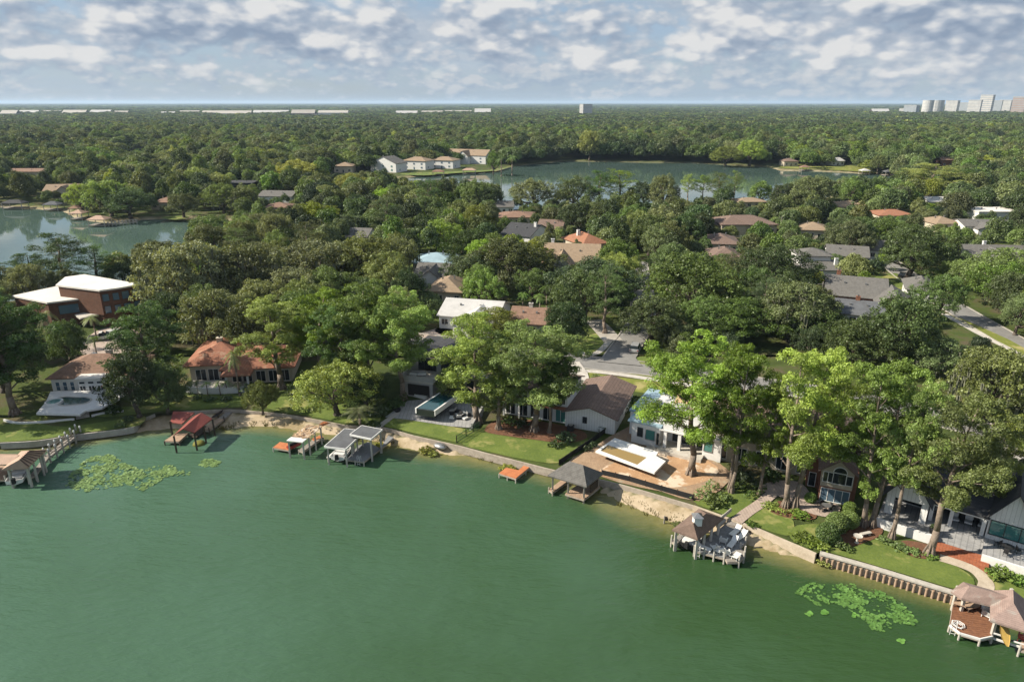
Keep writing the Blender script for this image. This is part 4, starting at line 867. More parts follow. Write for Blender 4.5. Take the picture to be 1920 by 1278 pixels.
    armchair(xa1+1.0, 6.6, 0.0, 'black and white settee against the porch back wall at left')
    t = thing('patio_table', 'dark patio table on grey deck below the teal window', 'table', tuple(l2w(a, rot, xb0+2.2, 1.6, Z0+tz)), rot)
    m = MB(); m.tube((0, 0, .70), (0, 0, .75), .65, .65, 14); m.build('table_top', MT['metal'], t); m = MB(); [m.tube((math.cos(q)*.4, math.sin(q)*.4, 0), (math.cos(q)*.2, math.sin(q)*.2, .70), .03, .03, 5) for q in (0, 2.1, 4.2)]; m.build('legs', MT['metal'], t)
    for k, q in enumerate((0.4, 2.5, 4.6)):
        c = thing('patio_chair', ('dark metal chair right of the farmhouse patio table', 'dark metal chair behind the farmhouse patio table', 'dark metal chair in front of the farmhouse patio table')[k], 'chair', tuple(l2w(a, rot, xb0+2.2+math.cos(q)*1.1, 1.6+math.sin(q)*1.0, Z0+tz)), rot+q+1.57)
        m = MB(); m.box(-.24, .24, -.24, .24, .42, .47); m.build('seat', MT['metal'], c); m = MB(); m.box(-.24, .24, .2, .24, .47, .92); m.build('backrest', MT['metal'], c)
        for sx in (-1, 1):
            for sy in (-1, 1): m = MB(); m.box(sx*.2-.02, sx*.2+.02, sy*.2-.02, sy*.2+.02, 0, .42); m.build('leg', MT['metal'], c)
    t = thing('planter_pot', 'round dark planter at the end of the white terrace wall', 'planter', tuple(l2w(a, rot, W*0.43, 0.8, Z0+tz)))
    m = MB(); m.lathe([(.3, 0), (.42, .5), (.45, .7), (.35, .72)], (0, 0, 0)); m.build('pot', MT['metal'], t); o = bpy.data.objects.new('leaves', BUSH[0]); COL.objects.link(o); o.parent = t; o.location = (0, 0, .65); o.scale = (.6, .6, .6); o.color = (*C_OAKD, 1)
farmhouse()
# --- houses across the road and through the woods
SH = simple_house
SH('metal_roofed_house', 'white house with pale metal gable roofs across from the grey modern house', 876, 594, 112, 13, -14, 3.2, 2.2, 'x', 'white', 'whiteroof', 5, wing=(5.0, 13.2, -5.0, 6, 3.0, 1.9, 'y'), vis=(0.0, 0.95, 0, 0.9))
SH('red_roofed_house', 'low white house with red brown roof beside the pale metal roof', 990, 606, 74, 12, -12, 3.0, 1.9, 'x', 'cream', 'browntile', 4, chim=(0.45, 0.5, 'pale'), vis=(0, 0.8, 0, 0.9))
SH('cream_house', 'cream house with tan hip roof up behind pale metal roof', 832, 547, 66, 12, -10, 3.2, 2.4, 'hip', 'cream', 'tanshingle', 4)
SH('grey_gabled_house', 'pale grey house with twin gables behind the cream house', 806, 517, 58, 11, -8, 3.1, 2.4, 'x', 'white', 'greyshingle', 4, wing=(2, 8, -3, 5, 3.0, 2.4, 'y'))
SH('blue_roofed_house', 'low house with pale blue grey metal roof at a lawn gap', 812, 494, 78, 12, -6, 3.0, 2.0, 'hip', 'greywall', 'blueunder', 4)
SH('dormer_house', 'large brown roofed house with grey dormer and chimneys amid the oaks', 1070, 494, 104, 17, -8, 4.2, 4.2, 'x', 'greywall', 'tanshingle', 5, wing=(3, 8, -2.5, 6, 4.6, 2.6, 'y'), chim=(0.12, 0.6, 'white'))
SH('orange_roofed_house', 'house with bright orange tile roof and white chimneys behind brown dormers', 1116, 458, 52, 14, 24, 4.2, 2.6, 'hip', 'cream', 'orangetile', 3, chim=(0.3, 0.6, 'white'))
SH('dark_gabled_house', 'white house with steep charcoal roof beyond the big oaks', 966, 441, 62, 16, -30, 4.4, 3.0, 'x', 'white', 'darkshingle', 4, chim=(0.9, 0.4, 'white'))
SH('orange_flat_house', 'long low house with faded orange roof near the middle lake', 970, 408, 66, 14, 0, 3.2, 1.6, 'hip', 'cream', 'browntile', 5)
SH('lakeside_cottage', 'small white cottage between oaks at the middle lake shore', 945, 388, 36, 10, 5, 3.2, 2.0, 'x', 'white', 'greyshingle', 3)
SH('brown_gable_cottage', 'dark brown cottage right of the charcoal roofed house', 1030, 428, 46, 11, -15, 3.2, 2.4, 'x', 'cream', 'shingle', 3)
SH('brown_hip_house', 'white house with wide dark brown hip roof below the row of palms', 1402, 422, 112, 15, 2, 4.0, 2.6, 'hip', 'cream', 'shingle', 6, wing=(0.5, 10, -3, 8, 4.6, 2.4, 'hip'))
SH('tan_hip_house', 'tan house with brown hip roofs below the wide dark brown roof', 1356, 458, 60, 14, -8, 3.2, 2.2, 'hip', 'cream', 'shingle', 4)
SH('small_brown_house', 'cream house with plain brown hip roof, lowest of the brown roofs', 1362, 484, 56, 12, -10, 3.2, 2.2, 'hip', 'white', 'shingle', 4)
SH('grey_tower_house', 'grey house with two-storey block and white gable at the right road', 1552, 507, 88, 13, -4, 3.4, 2.0, 'hip', 'white', 'greyshingle', 5, wing=(0.3, 9.0, 5, 13, 6.4, 1.6, 'hip'), chim=(0.72, 0.2, 'white'))
SH('grey_long_house', 'grey roofed long house just behind the grey tower house', 1590, 480, 70, 12, -20, 3.2, 2.2, 'x', 'white', 'greyshingle', 4)
SH('brick_ranch', 'brick ranch house with broad brown gable roof below the grey house', 1606, 556, 104, 16, -22, 3.2, 3.2, 'x', 'brick', 'greyshingle', 4, wing=(11, 19, -4, 6, 3.2, 2.2, 'y'), chim=(0.2, 0.6))
SH('grey_roof_house', 'house with weathered grey roof and brick chimney, lowest on right slope', 1612, 590, 84, 12, -24, 3.0, 1.8, 'x', 'white', 'grayroof', 4, chim=(0.45, 0.5))
SH('white_ranch', 'white house with pale flat roofs at the right edge of the woods', 1862, 425, 96, 14, -8, 3.4, 1.6, 'x', 'white', 'greyshingle', 5, wing=(3, 12, -4, 4, 3.0, 1.5, 'y'))
SH('pale_flat_house', 'white flat roofed house just behind the white ranch at right', 1876, 398, 80, 14, 0, 4.0, 0.6, 'flat', 'white', 'membrane', 4)
SH('grey_ridge_house', 'long slate grey gabled house at the right edge above the road', 1876, 486, 132, 14, -6, 3.6, 3.0, 'x', 'greywall', 'greyshingle', 7, wing=(6, 14, -3.5, 7, 3.4, 2.8, 'y'), chim=(0.45, 0.6, 'white'))
SH('tan_ranch', 'tan roofed house on the right shore of the middle lake', 1602, 388, 66, 13, 6, 3.4, 1.8, 'hip', 'cream', 'tanshingle', 4)
SH('orange_ranch', 'long orange roofed ranch in the trees right of centre', 1684, 405, 66, 13, -4, 3.0, 1.8, 'hip', 'cream', 'orangetile', 4)
SH('white_shed_house', 'small white roofed house among oaks below right lake end', 1762, 378, 40, 11, 0, 3.2, 1.6, 'x', 'white', 'whiteroof', 3)
SH('long_lake_house', 'long tan roofed house under the bare trunked palms at the lake', 1412, 379, 54, 11, 2, 3.0, 1.4, 'hip', 'cream', 'tanshingle', 4)
SH('cream_gable_house', 'cream gabled house near the left lake far shore', 112, 358, 58, 13, 10, 4.0, 2.8, 'x', 'cream', 'tanshingle', 4, wing=(7, 14, -2, 6, 4.0, 2.6, 'y'))
SH('tan_lake_house', 'tan house with low roof behind the grassy bank of left lake', 304, 380, 44, 12, 0, 3.4, 1.8, 'hip', 'cream', 'browntile', 3)
SH('black_flat_house', 'dark flat roofed modern house in woods above the left lake', 446, 344, 52, 14, 0, 4.2, 0.5, 'flat', 'dark', 'darkshingle', 3, fm='metal')
SH('white_wing_house', 'white house with grey wing roofs at the end of left lake', 515, 368, 66, 13, -8, 3.6, 2.0, 'x', 'white', 'greyshingle', 4)
SH('tan_cottage', 'small tan tiled cottage near the end of left lake', 520, 390, 46, 11, 6, 3.2, 1.8, 'hip', 'cream', 'browntile', 3)
SH('red_roof_cottage', 'low red tiled house at the left edge far woods', 40, 322, 86, 13, 0, 3.6, 1.6, 'x', 'cream', 'browntile', 4)
SH('arched_mansion', 'white mansion with tall arched windows at left end of middle lake', 718, 306, 58, 14, -26, 6.4, 4.6, 'y', 'white', 'greyshingle', 3, gm='teal', vis=(0, 1, 0, 1))
SH('hip_mansion', 'white two-storey mansion with cream hip roof by middle lake', 776, 302, 48, 14, -22, 6.4, 2.6, 'hip', 'white', 'tanshingle', 3, gm='blueglass', vis=(0, 1, 0, 1))
SH('terraced_mansion', 'white mansion with flowering terrace right of hip roofed mansion', 828, 301, 46, 14, -20, 6.0, 2.4, 'hip', 'white', 'tanshingle', 3, gm='blueglass', vis=(0, 1, 0, 1))
SH('long_mansion', 'long white mansion with brown gables and blue terrace doors by lake', 872, 291, 84, 18, -22, 6.8, 4.2, 'x', 'white', 'tanshingle', 4, gm='blueglass', wing=(14, 24, -6, 8, 6.4, 4.2, 'y'), vis=(0, 1, 0, 1))
SH('tan_mansion', 'tan roofed house in trees left of the arched mansion', 643, 312, 34, 13, 0, 4.6, 2.4, 'hip', 'cream', 'tanshingle', 3, vis=(0, 1, 0, 1))
SH('white_lawn_house', 'white house on the lawn across the middle lake', 1572, 302, 30, 12, 20, 3.6, 2.2, 'x', 'white', 'whiteroof', 3, vis=(0, 1, 0, 1))
SH('brown_lawn_house', 'small brown house behind bushes across the middle lake', 1484, 303, 26, 11, 0, 3.8, 2.2, 'hip', 'cream', 'shingle', 3, vis=(0, 1, 0, 1))
SH('hidden_roof_house', 'dark roofed house glimpsed between oaks above the main road', 1330, 612, 50, 11, -20, 3.0, 2.0, 'x', 'cream', 'darkshingle', 3)
SH('white_gable_house', 'small white house under oaks left of the charcoal roof', 640, 422, 44, 11, 0, 3.2, 2.0, 'x', 'white', 'greyshingle', 3, keep=False)
SH('slate_house', 'slate roofed house between oaks right of the brick ranch', 1730, 545, 50, 11, -24, 3.0, 2.2, 'hip', 'white', 'greyshingle', 3, keep=False)

SH('far_cottage', 'pale roof speck in the far wood left of the yellow green trees', 412, 236, 14, 12, 0, 6, 2, 'x', 'white', 'whiteroof', 2, vis=(0, 1, 0, 1)); SH('far_cottage', 'tan roof showing in the wood above the left lake point', 250, 272, 16, 12, 0, 5, 2, 'hip', 'cream', 'tanshingle', 2, vis=(0, 1, 0, 1))
SH('far_cottage', 'pale house in far right woods below downtown', 1890, 243, 34, 16, 0, 7, 2, 'x', 'cream', 'tanshingle', 3, vis=(0, 1, 0, 1)); SH('far_cottage', 'white house in far right woods left of the pale one', 1850, 234, 18, 14, 0, 7, 2, 'x', 'white', 'whiteroof', 2, vis=(0, 1, 0, 1))
SH('far_cottage', 'white house speck in woods above the left lake', 470, 240, 14, 14, 0, 7, 2, 'x', 'white', 'whiteroof', 2, vis=(0, 1, 0, 1)); SH('far_cottage', 'red roof in the trees at far right behind yellow topped tree', 1778, 300, 22, 12, 0, 5, 2, 'x', 'brick', 'browntile', 2, vis=(0, 1, 0, 1))
SH('woodland_house', 'white sided house glimpsed left of the dark gabled house', 668, 444, 40, 11, -10, 3.2, 2.2, 'x', 'white', 'greyshingle', 3, vis=(.2, .8, 0, .5)); SH('woodland_house', 'pale house in trees right of the brown hip roofs', 1530, 432, 54, 12, -12, 3.4, 2.0, 'hip', 'cream', 'tanshingle', 4, vis=(.2, .8, 0, .5))
SH('woodland_house', 'tan roofed house at right between orange ranch and white ranch', 1780, 420, 50, 12, 4, 3.2, 2.0, 'hip', 'cream', 'tanshingle', 3, vis=(.2, .8, 0, .5)); SH('woodland_house', 'grey roofed house beyond the right street bend', 1660, 470, 54, 12, -16, 3.2, 2.2, 'x', 'white', 'greyshingle', 4, vis=(.2, .8, 0, .5))
# ------------------------------------------------------------------ roads, lawns, paths
def ribbon(name, pts, half, dz, m, **k):
    L = [offset_pt(pts, i, half) for i in range(len(pts))]; Q = [offset_pt(pts, i, -half) for i in range(len(pts))]
    mb = MB(); n = len(pts); mb.add([(p[0], p[1], Z0+dz) for p in L]+[(p[0], p[1], Z0+dz) for p in Q], [(n+i, n+i+1, i+1, i) for i in range(n-1)])
    o = mb.build(name, m); o['kind'] = 'structure'; return o
ROADS = []
def road(pts, half, side=True):
    P = smooth_line(pts, 5); ROADS.append((P, half)); ribbon('road', P, half, 0.012+0.004*len(ROADS), MT['asphalt'])
    for s in (-1, 1):
        Q = [offset_pt(P, i, s*(half+0.12)) for i in range(len(P))]
        m = MB(); m.strip(Q, 0.15, Z0-0.05, Z0+0.13); o = m.build('kerb', MT['kerb']); o['kind'] = 'structure'
    return P
MAIN = [tuple(at(*p)[:2]) for p in ((640, 622), (800, 637), (960, 657), (1080, 676), (1150, 685), (1220, 692), (1330, 708), (1460, 726), (1600, 748), (1760, 784), (1900, 822), (2100, 880), (2450, 985))]
RB = [tuple(at(*p)[:2]) for p in ((1640, 470), (1690, 510), (1738, 545), (1795, 580), (1850, 612), (1920, 652), (2060, 735), (2330, 880))]
SIDE = [tuple(at(*p)[:2]) for p in ((1156, 678), (1170, 655), (1186, 632), (1200, 605), (1206, 570), (1200, 530), (1195, 490))]
road(SIDE, 3.0); road(MAIN, 3.3); road(RB, 3.4)
# the mouth of the side street, over the kerb
sheet('road', pxs([(1118, 678), (1134, 668), (1150, 652), (1196, 656), (1192, 672), (1204, 687)]), 0.15, MT['asphalt'])
ribbon('pavement', smooth_line(pxs([(1085, 694), (1150, 700), (1230, 712), (1330, 728)]), 3), 0.75, 0.03, MT['pale'])
ribbon('pavement', smooth_line(pxs([(1080, 660), (1110, 664), (1128, 655), (1150, 630)]), 3), 0.7, 0.03, MT['pale'])
ribbon('pavement', smooth_line(pxs([(1770, 588), (1830, 622), (1920, 668), (2020, 720)]), 3), 0.8, 0.03, MT['pale'])
ribbon('driveway', pxs([(1068, 680), (1082, 700), (1088, 724)]), 2.0, 0.155, MT['pale'])
ribbon('driveway', pxs([(790, 632), (850, 612), (880, 606)]), 2.0, 0.04, MT['pinkpave'])
ribbon('driveway', pxs([(1150, 640), (1128, 615), (1112, 600)]), 2.2, 0.05, MT['kerb'])
ribbon('driveway', pxs([(1905, 870), (1885, 850), (1872, 838)]), 2.2, 0.155, MT['kerb'])
sheet('driveway', smooth_poly(pxs([(150, 655), (178, 622), (225, 612), (262, 625), (262, 652), (215, 668), (175, 672)])), 0.03, MT['pinkpave'])
NLAWN = [0]
def lawn(pts, m='grass', dz=0, n=3): NLAWN[0] += 1; sheet('lawn', smooth_poly(pxs(pts), n), 0.010+0.003*NLAWN[0], MT[m])
lawn([(1092, 704), (1100, 697), (1160, 707), (1240, 716), (1320, 732), (1310, 752), (1200, 735), (1110, 722)], 'drygrass')
lawn([(1100, 690), (1130, 691), (1240, 706), (1330, 720), (1330, 725), (1230, 708), (1150, 697)], 'drygrass', 0.026)
lawn([(1075, 652), (1100, 630), (1140, 622), (1146, 634), (1128, 652), (1108, 660), (1080, 657)])
lawn([(1190, 680), (1200, 668), (1240, 672), (1260, 690), (1225, 684)])
lawn([(1640, 520), (1680, 512), (1710, 530), (1700, 545), (1655, 538)]); lawn([(1790, 600), (1800, 596), (1935, 660), (1935, 700), (1860, 640)], 'drygrass')
lawn([(1885, 818), (1930, 810), (1930, 845), (1895, 838)]); lawn([(760, 488), (790, 480), (800, 492), (770, 500)]); lawn([(925, 590), (945, 585), (950, 598), (932, 602)])
lawn([(815, 618), (845, 605), (860, 612), (835, 628)]); lawn([(962, 404), (1020, 402), (1040, 415), (985, 418)])
lawn([(300, 408), (340, 404), (356, 408), (330, 412)]); lawn([(1462, 311), (1500, 307), (1600, 311), (1650, 324), (1600, 321), (1530, 317), (1475, 316)], 'drygrass'); lawn([(750, 326), (830, 322), (925, 318), (960, 310), (930, 320), (850, 325), (795, 329)], 'grass')
# lots by the near lake
lawn([(-40, 800), (20, 795), (60, 792), (120, 800), (200, 790), (270, 780), (262, 797), (200, 806), (140, 813), (70, 824), (-40, 828)])
lawn([(60, 780), (130, 768), (150, 776), (130, 790), (70, 790)]); lawn([(160, 775), (210, 765), (300, 760), (330, 768), (280, 774), (200, 782)])
lawn([(330, 745), (430, 738), (470, 745), (460, 762), (400, 765), (330, 768)]); lawn([(500, 760), (560, 725), (640, 735), (700, 760), (712, 790), (655, 794), (590, 782), (530, 772)])
lawn([(715, 797), (735, 782), (790, 790), (865, 803), (910, 812), (892, 832), (862, 831), (780, 813)], n=1); lawn([(866, 832), (905, 812), (960, 812), (1030, 812), (1100, 820), (1090, 842), (1050, 868), (985, 862), (920, 848)])
lawn([(1300, 940), (1345, 925), (1400, 918), (1425, 935), (1405, 955), (1380, 972), (1345, 960)]); lawn([(1402, 975), (1432, 950), (1460, 955), (1488, 978), (1482, 1003), (1455, 1000), (1415, 985)])
lawn([(1480, 1005), (1495, 985), (1550, 985), (1570, 1005), (1560, 1025), (1535, 1032), (1500, 1020)])
lawn([(1545, 1030), (1600, 1025), (1650, 1010), (1700, 1040), (1745, 1040), (1790, 1060), (1825, 1085), (1820, 1108), (1780, 1102), (1700, 1078), (1620, 1054)]); lawn([(1842, 1090), (1860, 1075), (1960, 1090), (1960, 1155), (1900, 1138), (1850, 1118)])
sheet('sandy_lot', smooth_poly(pxs([(1065, 868), (1105, 845), (1180, 800), (1240, 820), (1350, 870), (1370, 900), (1310, 940), (1240, 922), (1160, 905)]), 2), 0.113, MT['dirt'])
sheet('clay_ground', smooth_poly(pxs([(1120, 885), (1200, 850), (1230, 835), (1290, 850), (1345, 876), (1330, 900), (1260, 915), (1190, 905)]), 3), 0.119, MT['orangedirt'])
sheet('mulch_bed', smooth_poly(pxs([(908, 808), (940, 785), (1010, 790), (1085, 806), (1100, 822), (1060, 832), (1010, 826), (950, 818)]), 3), 0.123, MT['mulch'])
sheet('mulch_bed', smooth_poly(pxs([(1570, 1010), (1600, 985), (1650, 988), (1650, 1005), (1610, 1022), (1580, 1028)]), 3), 0.123, MT['mulch'])
sheet('mulch_bed', smooth_poly(pxs([(1690, 1015), (1735, 1020), (1760, 1035), (1745, 1048), (1705, 1042)]), 3), 0.125, MT['mulch'])
sheet('mulch_bed', smooth_poly(pxs([(1440, 955), (1460, 940), (1500, 945), (1530, 965), (1520, 975), (1470, 970)]), 3), 0.125, MT['mulch'])
ribbon('path', smooth_line(pxs([(1380, 978), (1400, 962), (1425, 945), (1450, 925), (1475, 912)]), 4), 0.75, 0.129, MT['pinkpave'])
sheet('patio', smooth_poly(pxs([(1425, 915), (1450, 903), (1500, 905), (1530, 938), (1575, 948), (1560, 970), (1510, 960), (1470, 935), (1440, 925)]), 3), 0.127, MT['pinkpave'])
ribbon('path', smooth_line(pxs([(1762, 1046), (1800, 1058), (1830, 1072), (1848, 1092), (1846, 1108)]), 4), 0.75, 0.129, MT['stone'])
# ------------------------------------------------------------------ shore walls and the bulkhead
def wall_part(name, label, cat, pts, half, z0, z1, m):
    c = Vector((*pts[0], 0)); mb = MB(c); mb.strip(pts, half, z0, z1); o = mb.build(name, MT[m]); o.location = c; return tag(o, label, cat)
wall_part('garden_wall', 'low pale retaining wall curving along the shaded lawn at left beach', 'wall', smooth_line(pxs(WALLLINE[1:8]), 3), 0.10, 0.2, Z0+0.03, 'kerb')
wall_part('garden_wall', 'low pale retaining wall between the sand beach and the lawns', 'wall', smooth_line(pxs(WALLLINE[8:16]), 3), 0.10, 0.2, Z0+0.05, 'timber')
wall_part('garden_wall', 'long concrete seawall below the middle lawns and building site', 'wall', smooth_line(pxs(WALLLINE[15:23]), 3), 0.13, 0.1, Z0+0.06, 'timber')
wall_part('garden_wall', 'sunlit block seawall beside the path and curved hedge', 'wall', smooth_line(pxs(WALLLINE[22:27]), 3), 0.18, 0.0, Z0+0.05, 'stone')
def bulkhead():
    pts = smooth_line(pxs([(1537, 1037), (1640, 1066), (1780, 1109), (1930, 1152)]), 8); c = Vector((*pts[0], 0))
    t = thing('bulkhead', 'white capped timber bulkhead with a row of round pilings', 'bulkhead', c)
    m = MB(c); m.strip(pts, 0.34, Z0-0.02, Z0+0.16); m.build('cap', MT['postw'], t)
    m = MB(c); m.strip(pts, 0.12, -1.2, Z0-0.03); m.build('sheeting', MT['timber'], t)
    L = [0]; P = [Vector(p) for p in pts]
    for i in range(len(P)-1): L.append(L[-1]+(P[i+1]-P[i]).length)
    me = None; s = 0.3
    while s < L[-1]:
        i = max(k for k in range(len(P)-1) if L[k] <= s); d = (P[i+1]-P[i]).normalized(); q = P[i]+d*(s-L[i]); nrm = Vector((d.y, -d.x)); q = q+nrm*0.30
        if me is None: mm = MB(); mm.tube((0, 0, -1.4), (0, 0, 1.0), 0.14, 0.13, 9); o = mm.build('piling', MT['tanplank'], t); me = o.data
        else: o = bpy.data.objects.new('piling', me); COL.objects.link(o); o.parent = t
        o.location = (q.x-c.x, q.y-c.y, 0); s += 0.58
bulkhead()
wall_part('garden_wall', 'thin white curved garden wall on the shaded left lawn', 'wall', smooth_line(pxs([(8, 789), (30, 794), (60, 794), (100, 791), (140, 787)]), 4), 0.12, Z0-.1, Z0+0.35, 'white')
wall_part('garden_wall', 'thin white garden wall right of the pool steps', 'wall', smooth_line(pxs([(172, 781), (200, 775), (232, 772)]), 4), 0.12, Z0-.1, Z0+0.35, 'white')
def steps(name, label, pts, n, m):
    a, rot, W = frame(at(*pts[0]), at(*pts[1])); t = thing(name, label, 'steps', (a.x, a.y, Z0), rot)
    for k in range(n):
        mb = MB(); mb.box(0, W, k*.42, n*.42+.3, 0.0, 0.14*(k+1)); mb.build('tread', MT[m], t)
steps('garden_steps', 'pale stone steps from the kidney pool terrace to the left lawn', ((143, 786), (168, 781)), 4, 'pale')
# ------------------------------------------------------------------ pools
def kidney_pool():
    t = thing('kidney_pool', 'dark kidney shaped pool in white deck before the bungalow', 'pool', at(140, 755))
    c = Vector(at(140, 755, 0))
    d = MB(c); d.prism(pxs([(70, 775), (88, 753), (96, 735), (222, 731), (222, 748), (190, 765), (160, 770), (150, 777), (110, 776)]), 1.0, Z0+0.10); d.build('deck', MT['white'], t)
    P = smooth_poly(pxs([(104, 757), (106, 749), (122, 745), (142, 746), (160, 746), (171, 750), (160, 757), (138, 760), (118, 761)]), 4)
    cp = MB(c); cp.strip(P+[P[0]], 0.16, Z0+0.1, Z0+0.17); cp.build('coping', MT['pale'], t)
    w = MB(c); w.prism(P, Z0+0.10, Z0+0.125); w.build('water', MT['pool'], t)
    s = at(103, 757); k = MB(c); k.lathe([(1.35, 0.0), (1.35, .5), (1.1, .5), (1.1, .35)], (s.x, s.y, Z0+0.02), 18); k.build('spa', MT['white'], t)
    k = MB(c); k.lathe([(1.08, .36), (1.08, .42)], (s.x, s.y, Z0+0.02), 18); k.build('spa_water', MT['teal'], t)
kidney_pool()
for (px, py, rz, lab) in ((150, 735, 0.6, 'dark deck lounger by the bungalow French doors, left of the pair'), (158, 735, 1.2, 'dark deck lounger by the bungalow French doors, right of the pair')):
    p = at(px, py); t = thing('deck_lounger', lab, 'lounger', p, rz); m = MB(); m.box(-.3, .3, -.9, .3, .28, .36); m.build('seat', MT['black'], t); m = MB(); slab(m, [(-.3, .3, .36), (.3, .3, .36), (.3, .85, .95), (-.3, .85, .95)], .06); m.build('backrest', MT['black'], t)
    m = MB(); [m.box(sx*.25-.03, sx*.25+.03, y-.03, y+.03, 0, .28) for sx in (-1, 1) for y in (-.8, .2)]; m.build('legs', MT['metal'], t)
def terrace_pool():
    lab = 'long raised dark blue pool with white rim on the grey modern terrace'
    c = Vector(at(820, 768)); t = thing('lap_pool', lab, 'pool', c)
    P = pxs([(780, 778), (826, 748), (858, 752), (815, 783)], Z0+0.95); cc = Vector((c.x, c.y, 0))
    m = MB(cc); m.prism(P, Z0-.2, Z0+0.93); m.build('shell', MT['glass'], t)
    m = MB(cc); m.strip(P[:2], 0.13, Z0+.1, Z0+1.0); m.strip(P[2:4], 0.13, Z0+.1, Z0+1.0); m.build('rim', MT['white'], t)
    m = MB(cc); m.prism(inset(P, 0.25), Z0+0.93, Z0+0.965); m.build('water', MT['pool'], t)
    sheet('terrace', pxs([(722, 783), (765, 752), (815, 748), (880, 757), (905, 768), (905, 780), (885, 803), (845, 800), (768, 788)]), 0.130, MT['greypave'])
    w = thing('terrace_bench', 'long low white wall seat behind the lap pool', 'bench', at(790, 757)); a = at(770, 752, 0); b = at(800, 760, 0); o = at(790, 757, 0)
    m = MB(o); m.bar((a.x, a.y, Z0+.25), (b.x, b.y, Z0+.25), .5, .5); m.build('seat', MT['white'], w); w.location = (o.x, o.y, 0)
    q = at(745, 772); f = thing('fire_bowl', 'dark round fire bowl on the left of the grey terrace', 'fire bowl', q); m = MB(); m.lathe([(.3, 0), (.6, .35), (.62, .5), (.5, .5), (.4, .38)], (0, 0, 0.03), 12); m.build('bowl', MT['black'], f)
    # seating corner right of the pool
    w = wall_part('garden_wall', 'white and slate wall closing the sunken seating corner by the pool', 'wall', pxs([(885, 803), (893, 790), (905, 770)]), 0.2, Z0-.1, Z0+0.9, 'greywall')
    spots = [(848, 778, .2, 'black'), (858, 774, 1.2, 'black'), (868, 778, 2.2, 'white'), (860, 786, 3.4, 'black'), (848, 786, 4.6, 'white'), (872, 787, .8, 'white'), (880, 781, 1.8, 'black')]
    nm = ['nearest the pool rim', 'at the back beside the pool', 'in the middle of the back row', 'in front of the fire pit', 'at the front beside the pool', 'by the closing wall', 'farthest right at the back']
    for (px, py, rz, mm), n in zip(spots, nm):
        q = at(px, py); s = thing('lounge_chair', f"low {mm} outdoor lounge chair {n} in terrace corner", 'chair', (q.x, q.y, Z0+.13), rz, 'lounge chairs in the terrace corner')
        m = MB(); m.box(-.42, .42, -.4, .4, .12, .40); m.build('seat', MT[mm], s, .04); m = MB(); m.box(-.42, .42, .28, .42, .40, .78); m.build('backrest', MT['black' if mm == 'white' else 'greywall'], s, .03); m = MB(); m.box(-.36, .36, -.34, .34, 0, .12); m.build('plinth', MT['metal'], s)
    q = at(862, 781); f = thing('fire_pit', 'square white fire pit amid the terrace corner chairs', 'fire pit', (q.x, q.y, Z0+.13), .4); m = MB(); m.box(-.55, .55, -.55, .55, 0, .38); m.build('surround', MT['white'], f, .03); m = MB(); m.box(-.35, .35, -.35, .35, .382, .42); m.build('bed', MT['black'], f)
    # stepping stones
    A = pxs([(722, 786), (768, 790), (845, 803), (885, 808)]); st = thing('stepping_path', 'row of white stepping slabs along the lawn edge of the terrace', 'stepping stones', (*A[0], Z0)); c = Vector((*A[0], Z0)); me = None
    for i in range(len(A)-1):
        a, b = Vector(A[i]), Vector(A[i+1]); n = int((b-a).length/0.62)
        for k in range(n):
            if i == 1 and k > n*0.25 and k < n*0.8 and False: continue
            q = a.lerp(b, (k+.5)/n)
            if me is None: mb = MB(); mb.box(-.2, .2, -.36, .36, 0, .06); o = mb.build('slab', MT['white'], st); me = o.data
            else: o = bpy.data.objects.new('slab', me); COL.objects.link(o); o.parent = st
            o.location = (q.x-c.x, q.y-c.y, 0); o.rotation_euler.z = math.atan2((b-a).y, (b-a).x)
    ribbon('path', pxs([(695, 815), (718, 795), (745, 775)]), 0.5, 0.131, MT['kerb'])
terrace_pool()
def empty_pool():
    c = Vector(at(1180, 868)); t = thing('empty_pool', 'unfinished pool with white deck and brown puddle on the clay lot', 'pool', c); cc = Vector((c.x, c.y, 0)); zt = Z0+0.17
    O = pxs([(1116, 859), (1152, 834), (1233, 861), (1229, 868), (1247, 878), (1226, 900)], zt); I = pxs([(1125, 858), (1139, 847), (1212, 871), (1194, 885)], zt)
    m = MB(cc); P = [Vector((*p, 0)) for p in O]; Q = [Vector((*p, 0)) for p in I]; allp = P+Q
    F = []
    for tri in tessellate_polygon([P, Q]):
        a, b, d = [allp[i] for i in tri]; F.append(tri if (b-a).cross(d-a).z > 0 else tri[::-1])
    m.add([(p.x, p.y, zt) for p in allp], F)
    n = len(P); m.add([(p.x, p.y, z) for z in (Z0-.1, zt) for p in P], [((i+1) % n, i, n+i, n+(i+1) % n) for i in range(n)]); m.build('deck', MT['white'], t)
    m = MB(cc); n = len(Q); m.add([(p.x, p.y, z) for z in (Z0+0.03, zt) for p in Q], [(i, (i+1) % n, n+(i+1) % n, n+i) for i in range(n)]); m.build('basin', MT['greywall'], t)
    m = MB(cc); m.add([(p[0], p[1], Z0+.05) for p in I], [(0, 1, 2, 3)] if (Q[1]-Q[0]).cross(Q[2]-Q[0]).z > 0 else [(3, 2, 1, 0)]); m.build('puddle', MT['murky'], t)
empty_pool()
